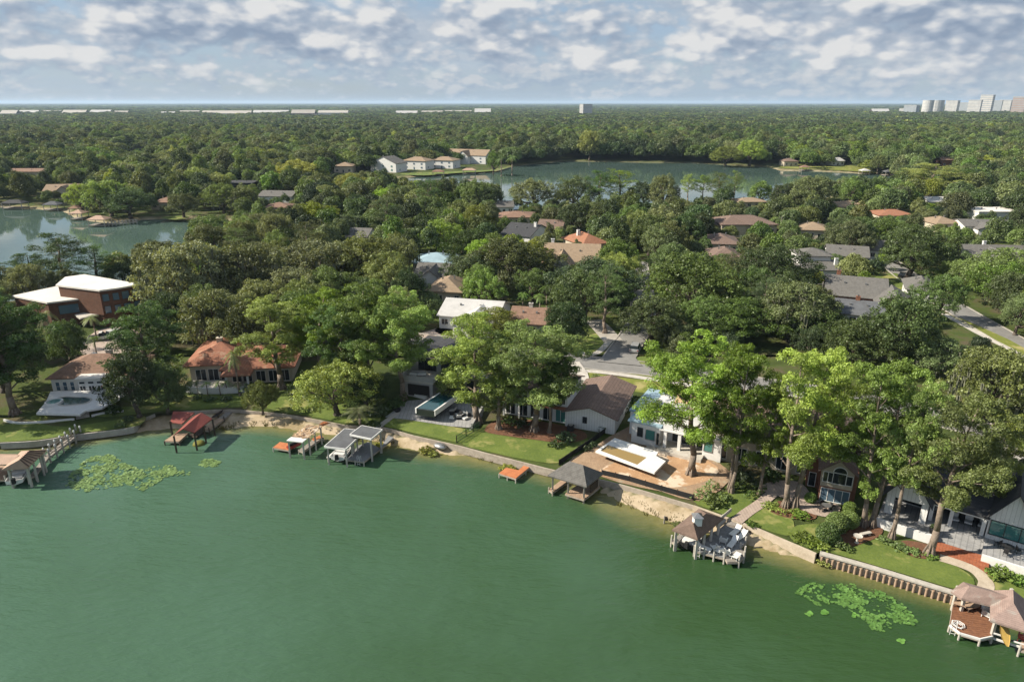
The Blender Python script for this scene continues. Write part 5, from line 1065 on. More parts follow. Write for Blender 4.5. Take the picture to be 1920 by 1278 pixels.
def fence(name, label, pts, hgt, m, gap=2.0, rail=False):
    P = [Vector(p) for p in pts]; c = Vector((*pts[0], Z0)); t = thing(name, label, 'fence', c)
    mb = MB(c)
    for a, b in zip(P[:-1], P[1:]):
        if not rail: mb.bar((a.x, a.y, Z0+hgt/2), (b.x, b.y, Z0+hgt/2), 0.05, hgt-.05); continue
        for z in (.1, hgt*.5, hgt-.05): mb.bar((a.x, a.y, Z0+z), (b.x, b.y, Z0+z), .05, .05)
        n = int((b-a).length/.22)
        for k in range(n): q = a.lerp(b, (k+.5)/n); mb.box(q.x-.02, q.x+.02, q.y-.02, q.y+.02, Z0, Z0+hgt)
    mb.build('panel', MT[m], t); me = None
    for a, b in zip(P[:-1], P[1:]):
        n = max(1, int((b-a).length/gap))
        for k in range(n+1):
            q = a.lerp(b, k/n)
            if me is None: mb = MB(); mb.box(-.05, .05, -.05, .05, -.3, hgt+.12); o = mb.build('post', MT['postd'], t); me = o.data
            else: o = bpy.data.objects.new('post', me); COL.objects.link(o); o.parent = t
            o.location = (q.x-c.x, q.y-c.y, 0)
fence('silt_fence', 'black silt fence above the seawall of the building site', pxs([(1128, 891), (1180, 903), (1240, 921), (1300, 938)]), 0.9, 'black', 1.6)
fence('silt_fence', 'black silt fence between the sunny lawn and the sandy lot', pxs([(1048, 872), (1070, 857), (1110, 830), (1150, 800)]), 0.9, 'black', 1.8)
fence('mesh_fence', 'dark green mesh fence at the right end of the terrace lawn', pxs([(856, 830), (874, 818), (900, 802)]), 1.2, 'greenmetal', 1.5, True)
# ------------------------------------------------------------------ docks and boathouses
def clip_strips(poly, d, w, gap=0.02):
    """cut a convex polygon into planks across direction d"""
    d = Vector(d).normalized(); P = [Vector(p[:2]) for p in poly]; s = [p.dot(d) for p in P]; out = []; x = min(s)
    def half(Q, lim, sign):
        R_ = []
        for i in range(len(Q)):
            a, b = Q[i], Q[(i+1) % len(Q)]; da, db = sign*(a.dot(d)-lim), sign*(b.dot(d)-lim)
            if da >= 0: R_.append(a)
            if da*db < 0: R_.append(a.lerp(b, da/(da-db)))
        return R_
    while x < max(s):
        Q = half(half(P, x, 1), x+w-gap, -1)
        if len(Q) >= 3: out.append([tuple(q) for q in Q])
        x += w
    return out
def deck(t, poly, z, m, d, c, w=0.28, th=0.1, name='deck'):
    """plank deck with an edge beam; poly convex, world coordinates"""
    mb = MB(c)
    for s in clip_strips(poly, d, w): mb.prism(s, z-th, z)
    o = mb.build(name, MT[m], t); o['kind'] = 'stuff'
    e = MB(c); n = len(poly)
    for i in range(n):
        a, b = poly[i], poly[(i+1) % n]; e.bar((a[0], a[1], z-th-.11), (b[0], b[1], z-th-.11), 0.10, 0.2)
    e.build('edge_beam', MT['timber'], t); return o
def posts(t, pts, z0, z1, c, r=0.09, m='postw', name='post', sq=True):
    me = None
    for p in pts:
        if me is None:
            mb = MB(); mb.box(-r, r, -r, r, z0, z1) if sq else mb.tube((0, 0, z0), (0, 0, z1), r, r, 8); o = mb.build(name, MT[m], t); me = o.data
        else: o = bpy.data.objects.new(name, me); COL.objects.link(o); o.parent = t
        o.location = (p[0]-c.x, p[1]-c.y, 0)
def dock_thing(name, label, px, py): c = Vector(at(px, py, 0)); return thing(name, label, 'dock' if 'dock' in name else 'boathouse', c), c
def lerp_pts(a, b, n): a = Vector(a); b = Vector(b); return [tuple(a.lerp(b, k/(n-1))) for k in range(n)]
def on(p, z): return tuple(at(p[0], p[1], z))
def grow(poly, d): c = sum((Vector(p[:2]) for p in poly), Vector((0, 0)))/len(poly); return [tuple(c+(Vector(p[:2])-c)*(1+d/max(0.1, (Vector(p[:2])-c).length))) for p in poly]
def ladder(t, p, d, c, z=0.75):
    d = Vector(d).normalized(); s = Vector((-d.y, d.x)); m = MB(c); p = Vector(p)
    for k in (-.22, .22):
        q = p+s*k; m.tube((q.x, q.y, -.7), (q.x, q.y, z+.7), .03, .03, 6); m.path([Vector((q.x, q.y, z+.7)), Vector((*(q-d*.3), z+.7)), Vector((*(q-d*.35), z))], [.03]*3, 6)
    for k in range(4): a = p-s*.22; b = p+s*.22; m.tube((a.x, a.y, -.4+k*.3), (b.x, b.y, -.4+k*.3), .025, .025, 6)
    m.build('ladder', MT['white'], t)
def boat(label, a, b, z, width, hull='white', deck_m='carwhite', cover=None):
    """small open motorboat from stern a to bow b (world xy)"""
    a = Vector(a[:2]); b = Vector(b[:2]); d = b-a; L = d.length; t = thing('motorboat', label, 'boat', (a.x, a.y, z), math.atan2(d.y, d.x))
    st = [(0, 1, 0), (0.25, 1.02, 0), (0.55, 1, .02), (0.8, .68, .08), (0.93, .34, .14), (1.0, .03, .2)]; V = []; w = width/2; n = 5
    for u, k, zz in st: V += [(u*L, -w*k, .75+zz), (u*L, -w*k*.86, .25+zz), (u*L, 0, 0+zz*1.6), (u*L, w*k*.86, .25+zz), (u*L, w*k, .75+zz)]
    F = [(i*5+j, i*5+j+1, i*5+j+6, i*5+j+5) for i in range(5) for j in range(4)]+[(4, 3, 2, 1, 0)]
    m = MB(); m.add(V, F); m.build('hull', MT[hull], t, smooth=False)
    m = MB(); ins = [(u*L, s*w*k*.84, .60+zz) for s in (-1, 1) for u, k, zz in st]; m.add(ins, [(i, i+1, 7+i, 6+i) for i in range(5)]); m.build('cockpit_sole', MT['greywall'], t)
    m = MB()
    for s in (-1, 1): m.path([Vector((u*L, s*w*k*.93, .77+zz)) for u, k, zz in st], [.06]*6, 5)
    m.build('gunwale', MT[deck_m], t)
    m = MB(); slab(m, [(L*.55, -w*.8, .9), (L*.55, w*.8, .9), (L*.47, w*.75, 1.3), (L*.47, -w*.75, 1.3)], .03); m.build('windscreen', MT['blueglass'], t)
    for u in (0.16, 0.38):
        m = MB(); m.box(L*u-.3, L*u+.3, -w*.72, w*.72, .6, .95); m.build('seat', MT['white'], t, .04)
    m = MB(); m.box(-.45, -.02, -.22, .22, .35, 1.15); m.build('outboard_motor', MT['black'], t, .06); return t
def d1():
    t, c = dock_thing('boathouse', 'tan ribbed hip roof boathouse at the far left shore', 40, 890); ze = 3.3
    E = [on(p, ze) for p in ((3, 880), (51, 877), (88, 842), (40, 845))]
    rr = [Vector(on((37, 861), ze+1.25)), Vector(on((54, 845), ze+1.25))]
    m = MB(c); hip_poly(m, E, rr[0], rr[1], 0.15); m.build('roof', MT['tanroof'], t)
    # standing ribs on the slope that faces right
    me = MB(c); a0, a1, b0, b1 = Vector(E[1]), Vector(E[2]), rr[0], rr[1]
    for k in range(7):
        u = (k+.6)/7.4; lo = a0.lerp(a1, u); hi = (b0-(b1-b0)*.1).lerp(b1+(b1-b0)*.15, u); me.bar(lo+Vector((0, 0, .05)), hi+Vector((0, 0, .06)), .22, .08)
    o = me.build('roof_ribs', MT['rib'], t); o['kind'] = 'stuff'
    Lw = [on(p, ze-.1) for p in ((-70, 872), (14, 870), (40, 851), (-50, 850))]; m = MB(c); r0 = Vector(on((-40, 853), ze+.6)); r1 = Vector(on((36, 853), ze+.6)); hip_poly(m, Lw, r0, r1, .15); m.build('wing_roof', MT['tanroof'], t)
    posts(t, inset([E[0][:2], E[1][:2], E[2][:2], E[3][:2]], .8), -1.5, ze-.05, c, .13); Lp = inset([p[:2] for p in Lw], .8); posts(t, [Lp[0], Lp[3], tuple((Vector(Lp[0])+Vector(Lp[1]))/2)], -1.5, ze-.1, c, .12)
    md = [tuple(Vector(E[1][:2]).lerp(Vector(E[2][:2]), k)) for k in (.33, .66)]; posts(t, [tuple(Vector(p)+Vector((-.3, .2))) for p in md], -1.5, ze-.1, c, .1)
    P = pxs([(-70, 905), (10, 898), (16, 874), (-50, 862)], .9); deck(t, P, .9, 'tanplank', (1, .1), c)
    P2 = pxs([(52, 896), (66, 890), (92, 856), (84, 854)], .9); deck(t, P2, .9, 'plank', (.5, .8), c)
    posts(t, [P[0], P[1], P2[0], P2[1], P2[2]], -1.5, 1.5, c, .1, 'postw', 'piling', False)
    W = [pxs([(84, 854), (93, 856), (116, 838), (107, 835)], 1.0), pxs([(107, 835), (116, 838), (152, 812), (143, 809)], 1.0)]
    for w in W: deck(t, w, 1.0, 'plank', (.6, .8), c)
    L = lerp_pts(W[0][0], W[1][3], 7); Q = lerp_pts(W[0][1], W[1][2], 6)
    posts(t, L+Q, -1.2, 2.0, c, .09, 'postw', 'railing_post')
    caps = MB(); caps.lathe([(.13, 0), (.15, .1), (.1, .28), (.02, .36)], (0, 0, 2.0), 8); me = None
    for p in L+Q:
        if me is None: o = caps.build('post_lamp', MT['white'], t); me = o.data
        else: o = bpy.data.objects.new('post_lamp', me); COL.objects.link(o); o.parent = t
        o.location = (p[0]-c.x, p[1]-c.y, 0)
    m = MB(c)
    for A in (L, Q):
        for z in (1.35, 1.75):
            for a, b in zip(A[:-1], A[1:]): m.bar((*a, z), (*b, z), .05, .07)
    m.build('railing', MT['postd'], t)
    boat('white motorboat with dark canvas on the lift under tan boathouse roof', on((28, 906), .6), on((52, 868), .6), .35, 2.2, 'white')
d1()
def d2():
    t, c = dock_thing('boathouse', 'boathouse with dull red gable roof and long walkway to the sand', 350, 815); zp, ze = 3.9, 3.0
    pk0, pk1 = Vector(on((343, 803), zp)), Vector(on((378, 773), zp)); r0, r1 = Vector(on((364, 811), ze)), Vector(on((398, 784.5), ze)); l0 = Vector((*(2*pk0-r0)[:2], ze)); l1 = Vector((*(2*pk1-r1)[:2], ze))
    m = MB(c); slab(m, [r0, r1, pk1, pk0], .12); slab(m, [pk0, pk1, l1, l0], .12); m.build('roof', MT['redroof'], t)
    a = [on(p, 2.7) for p in ((319, 791), (341, 794), (366, 779), (326, 777))]; m = MB(c); slab(m, [a[0], a[1], (a[2][0], a[2][1], 3.3), (a[3][0], a[3][1], 3.3)], .12); m.build('lean_to_roof', MT['redroof'], t)
    posts(t, [tuple(r0[:2]), tuple(r1[:2]), tuple(l0[:2]), tuple(l1[:2]), a[0][:2], tuple(r0.lerp(r1, .5)[:2])], -1.5, 2.85, c, .1, 'postd')
    P = pxs([(308, 826), (327, 813), (353, 811), (336, 827)], .75); deck(t, P, .75, 'tanplank', (.55, .83), c); posts(t, P, -1.5, .7, c, .1, 'postd', 'piling', False)
    P = pxs([(353, 811), (366, 815), (394, 796), (380, 791)], .8); m = MB(c); m.prism(P, .15, .3); m.build('lift_frame', MT['postd'], t)
    for q in ([(380, 805), (392, 806), (420, 785), (409, 783)], [(409, 783), (420, 785), (440, 769), (432, 766)]):
        P = pxs(q, .85); deck(t, P, .85, 'tanplank' if q[0][0] < 400 else 'plank', (.6, .8), c); posts(t, P[:2], -1.2, 1.3, c, .09, 'postd', 'piling', False)
    L = [at(q[0], q[1], .85)[:2] for q in ((409, 783), (432, 766))]; m = MB(c); m.bar((*L[0], 1.6), (*L[1], 1.6), .06, .08); m.build('railing', MT['postd'], t)
    k = at(397, 786, 1.0); e = at(418, 771, 1.0); o = kayak('maroon canoe lying along the red boathouse walkway', k, e, .95, .75, 'maroon')
    q = at(373, 832, 0); b = thing('mooring_float', 'mossy yellow green float in the water before the red boathouse', 'float', (q.x, q.y, 0)); m = MB(); m.lathe([(.5, -.3), (.95, 0), (.8, .3), (.3, .42)], (0, 0, 0), 12); m.build('float_body', mat('mossy_float', (.22, .21, .04), (.12, .13, .03)), b, smooth=True)
def kayak(label, a, b, z, w, m, up=False):
    a = Vector(a); b = Vector(b); d = b-a; L = d.length; t = thing('canoe', label, 'canoe', (a.x, a.y, z)); V = []; n = 9
    d.normalize(); s = d.cross(Vector((0, 0, 1))).normalized(); u = s.cross(d).normalized()
    for i in range(n):
        x = i/(n-1); k = math.sin(math.pi*min(max(x, .02), .98))**.6*w/2
        for q in range(6): an = math.pi*q/5; V.append(d*(x*L)+s*(math.cos(an)*k)-u*(math.sin(an)*k*.75)+u*(.25+.12*(2*x-1)**4))
    mb = MB(); mb.add(V, [(i*6+j, i*6+j+1, i*6+j+7, i*6+j+6) for i in range(n-1) for j in range(5)]); mb.build('hull', MT[m], t, smooth=True)
    mb = MB(); mb.add([V[i*6]-u*.05 for i in range(n)]+[V[i*6+5]-u*.05 for i in range(n)], [(i, n+i, n+i+1, i+1) for i in range(n-1)]); mb.build('cockpit', MT['dark'] if not up else MT[m], t)
    return t
d2()
def d3():
    t, c = dock_thing('dock', 'half dismantled dock with torn roof boards and orange decks', 565, 825); zr = 3.0
    Rf = [on(p, zr) for p in ((537, 825), (567, 828.5), (604, 799), (577, 796))]
    m = MB(c); slab(m, [Vector(Rf[0]).lerp(Vector(Rf[3]), .22), Vector(Rf[1]).lerp(Vector(Rf[2]), .22), Rf[2], Rf[3]], .1); m.build('torn_roof', MT['debris'], t)
    m = MB(c); slab(m, [Rf[0], Rf[1], Vector(Rf[1]).lerp(Vector(Rf[2]), .215), Vector(Rf[0]).lerp(Vector(Rf[3]), .215)], .14); m.build('roof', MT['white'], t)
    m = MB(c)
    for k in range(26):                              # loose boards lying about on the roof
        u, v = rnd.uniform(.25, .97), rnd.uniform(.08, .92); p = (Vector(Rf[0]).lerp(Vector(Rf[3]), u)).lerp(Vector(Rf[1]).lerp(Vector(Rf[2]), u), v)+Vector((0, 0, .06)); a = rnd.uniform(0, 3.1); L = rnd.uniform(.3, .8); q = Vector((math.cos(a)*L, math.sin(a)*L, rnd.uniform(-.03, .1))); m.bar(p-q, p+q, .16, .05)
    o = m.build('loose_boards', MT['ply'], t); o['kind'] = 'stuff'
    B = [on(p, zr) for p in ((598, 795), (607, 789), (618, 792), (605, 798))]; m = MB(c); slab(m, B, .1); m.build('end_roof', MT['orangeplank'], t)
    P = pxs([(512, 838), (525, 828), (551, 832), (542, 843)], .75); deck(t, P, .75, 'orangeplank', (.5, .85), c); posts(t, P, -1.5, .7, c, .1, 'postw', 'piling', False)
    P = pxs([(584, 822), (602, 815), (606, 819), (588, 826)], .75); deck(t, P, .75, 'orangeplank', (.5, .85), c); P3 = pxs([(560, 843), (568, 846), (606, 819), (598, 816)], .7); deck(t, P3, .7, 'plank', (.6, .8), c); posts(t, P3, -1.5, .7, c, .1, 'postw', 'piling', False)
    posts(t, [q[:2] for q in inset([r[:2] for r in Rf], .3)]+[tuple(Vector(Rf[1][:2]).lerp(Vector(Rf[2][:2]), k)) for k in (.3, .6)], -1.5, zr-.1, c, .1)
    a = at(553, 838, .5); b = at(560, 846, .5)
    j = thing('jet_ski', 'red and black jet ski parked under the front of the torn roof', 'jet ski', (a.x, a.y, .55), .9); m = MB(); m.add([(-1.2, -.45, .1), (.7, -.42, .12), (1.4, 0, .3), (.7, .42, .12), (-1.2, .45, .1), (-1.2, -.35, .5), (.6, -.3, .55), (1.2, 0, .5), (.6, .3, .55), (-1.2, .35, .5)], [(4, 3, 2, 1, 0), (5, 6, 7, 8, 9), (0, 1, 6, 5), (1, 2, 7, 6), (2, 3, 8, 7), (3, 4, 9, 8), (4, 0, 5, 9)]); m.build('hull', MT['red'], j); m = MB(); m.box(-1.0, .2, -.18, .18, .5, .85); m.build('seat', MT['black'], j, .05); m = MB(); m.bar((.35, -.35, 1.0), (.35, .35, 1.0), .05, .05); m.bar((.35, 0, .5), (.35, 0, 1.0), .15, .2); m.build('handlebar', MT['black'], j)
d3()
def d4():
    t, c = dock_thing('boathouse', 'boathouse with two stepped flat grey roofs and grey deck', 665, 850); zl, zu = 3.2, 3.9
    Lr = [on(p, zl) for p in ((608, 836), (648, 841), (684, 807), (646, 803))]; m = MB(c); slab(m, Lr, .22); m.build('roof', MT['grayroof'], t)
    U = [on(p, zu) for p in ((656, 813.5), (696, 822), (717, 804.5), (678, 797))]; m = MB(c); slab(m, U, .22); m.build('upper_roof', MT['grayroof'], t)
    for Q, z in ((Lr, zl), (U, zu)):
        m = MB(c)
        for i in range(4): a, b = Vector(Q[i]), Vector(Q[(i+1) % 4]); m.bar(a-Vector((0, 0, .12)), b-Vector((0, 0, .12)), .1, .27)
        m.build('fascia', MT['white'], t)
    P = pxs([(649, 860), (682, 864.5), (713, 840), (690, 828), (672, 835)], .8); deck(t, P, .8, 'greyplank', (.6, .8), c); posts(t, P+[tuple((Vector(P[0])+Vector(P[1]))/2), tuple((Vector(P[1])+Vector(P[2]))/2)], -1.5, .8, c, .1, 'postw', 'piling', False)
    In = inset([q[:2] for q in Lr], .5); posts(t, [In[0], In[1], tuple(Vector(In[1]).lerp(Vector(In[2]), .33)), tuple(Vector(In[1]).lerp(Vector(In[2]), .66)), In[2], In[3]], -1.5, zl-.2, c, .1)
    In = inset([q[:2] for q in U], .35); posts(t, [In[1], In[2], In[0]], -1.5, zu-.2, c, .12)
    a = at(615, 858, .7); b = at(634, 842, .7); m = MB(c); m.bar((a.x, a.y, .7), (b.x, b.y, .7), .5, .12); m.build('finger_pier', MT['white'], t)
    posts(t, [tuple(a[:2]), tuple(b[:2])], -1.5, 1.1, c, .1, 'postw', 'piling', False)
    ladder(t, pxs([(672, 863)], .8)[0], (-.4, -.9), c)
    boat('white and black motorboat on the lift beneath lower grey roof', on((633, 862), .5), on((655, 836), .5), .3, 2.3, 'white')
    W = pxs([(712, 842), (716, 838), (738, 820), (728, 816)], .9); deck(t, W, .9, 'greyplank', (.6, .8), c)
d4()
def d5():
    t, c = dock_thing('dock', 'bright orange L-shaped dock without roof', 970, 880)
    A = pxs([(936, 886), (949, 876), (978, 882), (967, 896)], .8); B = pxs([(967, 890), (975, 880.5), (993, 864), (1004, 866)], .8); B = [A[2], A[3]]+[pxs([(1004, 866)], .8)[0], pxs([(993, 863)], .8)[0]]
    deck(t, A, .8, 'orangeplank', (.5, .85), c); B = [pxs([(967, 896)], .8)[0], pxs([(1004, 866)], .8)[0], pxs([(993, 863)], .8)[0], pxs([(972, 881)], .8)[0]]; deck(t, B, .805, 'orangeplank', (.75, .65), c)
    posts(t, [A[0], A[3], tuple((Vector(A[0])+Vector(A[3]))/2), A[1], tuple((Vector(B[0])+Vector(B[1]))/2)], -1.4, .7, c, .09, 'postw', 'piling', False)
d5()
def d6():
    t, c = dock_thing('boathouse', 'grey shingled pyramid hip roof boathouse below the empty pool', 1080, 910); ze = 2.9
    E = [on(p, ze) for p in ((1027, 890), (1100, 912), (1132, 886), (1061, 868))]; ctr = sum((Vector(e) for e in E), Vector())/4; ax = (Vector(E[1])-Vector(E[0])).normalized(); r0 = ctr-ax*1.0+Vector((0, 0, 1.7)); r1 = ctr+ax*1.0+Vector((0, 0, 1.7))
    m = MB(c); hip_poly(m, E, r0, r1, .2); m.build('roof', MT['greyshingle'], t)
    In = inset([e[:2] for e in E], .7); posts(t, In+[tuple((Vector(In[0])+Vector(In[1]))/2), tuple((Vector(In[3])+Vector(In[2]))/2)], -1.5, ze-.15, c, .11, 'timber')
    P = [tuple(Vector(In[0]).lerp(Vector(In[1]), .48)), In[1], In[2], tuple(Vector(In[3]).lerp(Vector(In[2]), .48))]; P = grow(P, .3); deck(t, P, .8, 'tanplank', (.9, -.3), c)
    Q = pxs([(1029, 917), (1036, 922), (1063, 902), (1054, 898)], .6); deck(t, Q, .6, 'tanplank', (.7, .7), c); posts(t, Q, -1.5, .9, c, .09, 'timber', 'piling', False)
    m = MB(c); a = Vector(In[0]); b = Vector(In[1]); m.bar((*a, ze-.2), (*b, ze-.2), .1, .25); m.bar((*In[1], ze-.2), (*In[2], ze-.2), .1, .25); m.build('beam', MT['timber'], t)
    m = MB(c); a, b = Vector(In[1]), Vector(In[2]); m.bar((*a.lerp(b, .45), 1.4), (*b, 1.4), .12, 1.1); m.build('storage_wall', MT['postd'], t)
    W = [In[2], tuple(Vector(In[2])+Vector((-.9, .3))), *pxs([(1110, 893), (1120, 897)], .9)]; deck(t, W, .9, 'tanplank', (.6, .8), c)
d6()
def lounger(label, p, rz, z):
    t = thing('sun_lounger', label, 'lounger', (p[0], p[1], z), rz, 'white deck furniture on the grey dock')
    m = MB(); m.box(-.33, .33, -1.0, .35, .27, .33)
    m.build('seat', MT['white'], t); m = MB(); slab(m, [(-.33, .35, .33), (.33, .35, .33), (.33, .95, .85), (-.33, .95, .85)], .06); m.build('backrest', MT['white'], t)
    for sx in (-1, 1):
        for y in (-.85, .25): m = MB(); m.box(sx*.29-.04, sx*.29+.04, y-.04, y+.04, 0, .27); m.build('leg', MT['white'], t)
    return t
def adirondack(label, p, rz, z, m_='white', grp='white deck furniture on the grey dock'):
    t = thing('garden_chair', label, 'chair', (p[0], p[1], z), rz, grp)
    m = MB(); slab(m, [(-.3, -.4, .42), (.3, -.4, .42), (.3, .3, .28), (-.3, .3, .28)], .05); m.build('seat', MT[m_], t)
    m = MB()
    for k in range(5): x = -.28+.14*k; slab(m, [(x-.055, .25, .28), (x+.055, .25, .28), (x+.06, .62, 1.05-.04*abs(k-2)), (x-.06, .62, 1.05-.04*abs(k-2))], .03)
    o = m.build('backrest', MT[m_], t); o['kind'] = 'stuff'
    for s in (-1, 1):
        m = MB(); m.box(s*.38-.07, s*.38+.07, -.45, .4, .54, .58); m.build('armrest', MT[m_], t); m = MB(); m.box(s*.36-.03, s*.36+.03, -.42, -.34, 0, .54); m.build('leg', MT[m_], t); m = MB(); m.box(s*.36-.03, s*.36+.03, .28, .36, 0, .54); m.build('leg', MT[m_], t)
    return t
def d7():
    t, c = dock_thing('boathouse', 'grey shingled boathouse with white cupola and wide chair-filled deck', 1320, 1020); ze = 3.1; zd = .85
    E = [on(p, ze) for p in ((1260, 992), (1308, 1010.5), (1357, 970.5), (1310, 953))]; r0, r1 = Vector(on((1300, 981), ze+1.5)), Vector(on((1324, 962), ze+1.5)); m = MB(c); hip_poly(m, E, r0, r1, .2); m.build('roof', MT['shingle'], t)
    q = r0.lerp(r1, .3); m = MB(c); m.box(q.x-.45, q.x+.45, q.y-.45, q.y+.45, q.z-.5, q.z+.6); o = m.build('cupola', MT['white'], t); m = MB(c); m.add([(q.x-.6, q.y-.6, q.z+.6), (q.x+.6, q.y-.6, q.z+.6), (q.x+.6, q.y+.6, q.z+.6), (q.x-.6, q.y+.6, q.z+.6), (q.x, q.y, q.z+1.05)], [(0, 1, 4), (1, 2, 4), (2, 3, 4), (3, 0, 4), (3, 2, 1, 0)]); m.build('cupola_roof', MT['steel'], o)
    In = inset([e[:2] for e in E], .6); posts(t, In+[tuple(Vector(In[1]).lerp(Vector(In[2]), k)) for k in (.33, .66)]+[tuple(Vector(In[0]).lerp(Vector(In[3]), .5))], -1.5, ze-.15, c, .13)
    m = MB(c); m.bar((*In[0], ze-.25), (*In[1], ze-.25), .14, .3); m.bar((*In[1], ze-.25), (*In[2], ze-.25), .14, .3); m.build('beam', MT['white'], t)
    A = pxs([(1302, 1031), (1320, 1012), (1360, 982), (1386, 986), (1401, 1002), (1398, 1015), (1388, 1026), (1358, 1045)], zd); Ao = A
    deck(t, A, zd, 'greyplank', (-.5, .9), c)
    B = pxs([(1360, 1044), (1388, 1026), (1397, 1033), (1395, 1043), (1386, 1052), (1364, 1053)], zd-.002); deck(t, B, zd-.002, 'plank', (.9, .3), c)
    L = pxs([(1259, 1013), (1268, 1020), (1284, 1004), (1275, 1000)], zd); deck(t, L, zd, 'plank', (.6, .8), c); posts(t, L, -1.5, 1.6, c, .11, 'postw', 'piling', False)
    posts(t, [A[0], A[4], A[5], B[1], B[2], B[3], B[4], tuple(Vector(A[0]).lerp(Vector(A[7]), .33)), tuple(Vector(A[0]).lerp(Vector(A[7]), .66)), A[7]], -1.5, 1.55, c, .11, 'postw', 'piling', False)
    ladder(t, tuple(Vector(A[0]).lerp(Vector(A[7]), .12)), (-.35, -.93), c, zd)
    S = pxs([(1358, 982), (1384, 986), (1394, 977), (1371, 971)], 1.1); deck(t, S, 1.1, 'plank', (.6, .8), c)
    S2 = pxs([(1371, 970), (1394, 977), (1384, 986)], 1.2)
    m = MB(c); a, b = at(1350, 982, zd), at(1370, 965, Z0); m.bar((a.x, a.y, zd+.8), (b.x, b.y, Z0+.8), .08, .5); m.build('railing', MT['postw'], t)
    m = MB(c); a, b = at(1345, 989, zd), at(1358, 978, zd); m.bar((a.x, a.y, zd+.45), (b.x, b.y, zd+.45), .5, .1); m.bar((a.x-.25, a.y+.1, zd+.8), (b.x-.25, b.y+.1, zd+.8), .08, .5); m.bar((a.x, a.y, zd+.2), (b.x, b.y, zd+.2), .4, .4); m.build('bench', MT['postw'], t)
    for k in range(4):
        a = at(1392+4.2*k, 984+2.6*k, .9); m = MB(c); m.bar((a.x-.25, a.y+.45, .95-.1*k), (a.x+.25, a.y-.45, .95-.1*k), .22, .06); m.build('shore_tread', MT['postd'], t)
    def P(px, py): return pxs([(px, py)], zd)[0]
    lounger('white sun lounger beside the stair treads, farthest from the water', P(1378, 1000), -.8, zd); lounger('white sun lounger at the right rim, second from the stairs', P(1388, 1009), -.9, zd); lounger('white sun lounger at the right rim, nearest the round deck end', P(1373, 1021), -.7, zd)
    lounger('white sun lounger on the round outer end of grey dock', P(1378, 1047), 2.4, zd); lounger('low white lounger at the ladder corner of grey dock', P(1318, 1029), .9, zd)
    adirondack('white slatted chair alone in the middle of the shaded grey deck', P(1356, 1017), 2.6, zd); adirondack('white slatted chair at the front edge, left of the dock table', P(1340, 1031), 3.4, zd); adirondack('white slatted chair at the front edge, right of the dock table', P(1361, 1040), 3.0, zd); adirondack('white slatted chair at the front edge beside the round deck end', P(1352, 1036), 3.2, zd)
    q = P(1346, 1038); s = thing('side_table', 'small white side table between front chairs of grey dock', 'table', (*q, zd)); m = MB(); m.tube((0, 0, .42), (0, 0, .47), .3, .3, 12); m.build('table_top', MT['white'], s); m = MB(); [m.tube((math.cos(a)*.22, math.sin(a)*.22, 0), (math.cos(a)*.1, math.sin(a)*.1, .42), .025, .025, 5) for a in (0, 2.1, 4.2)]; m.build('legs', MT['white'], s)
    boat('dark motorboat on the lift beneath the cupola roof', on((1288, 1026), .5), on((1312, 996), .5), .25, 2.2, 'black', 'steel')
    posts_ = pxs([(1245, 981), (1247, 979)], 0); b = thing('mooring_post', 'lone grey mooring post in the water by the beach', 'post', (*posts_[0], 0)); m = MB(); m.tube((0, 0, -1.2), (0, 0, 1.1), .1, .09, 8); m.build('shaft', MT['plank'], b); m = MB(); m.box(.1, .4, -.15, .15, .5, .95); m.build('sign', MT['postd'], b)
d7()
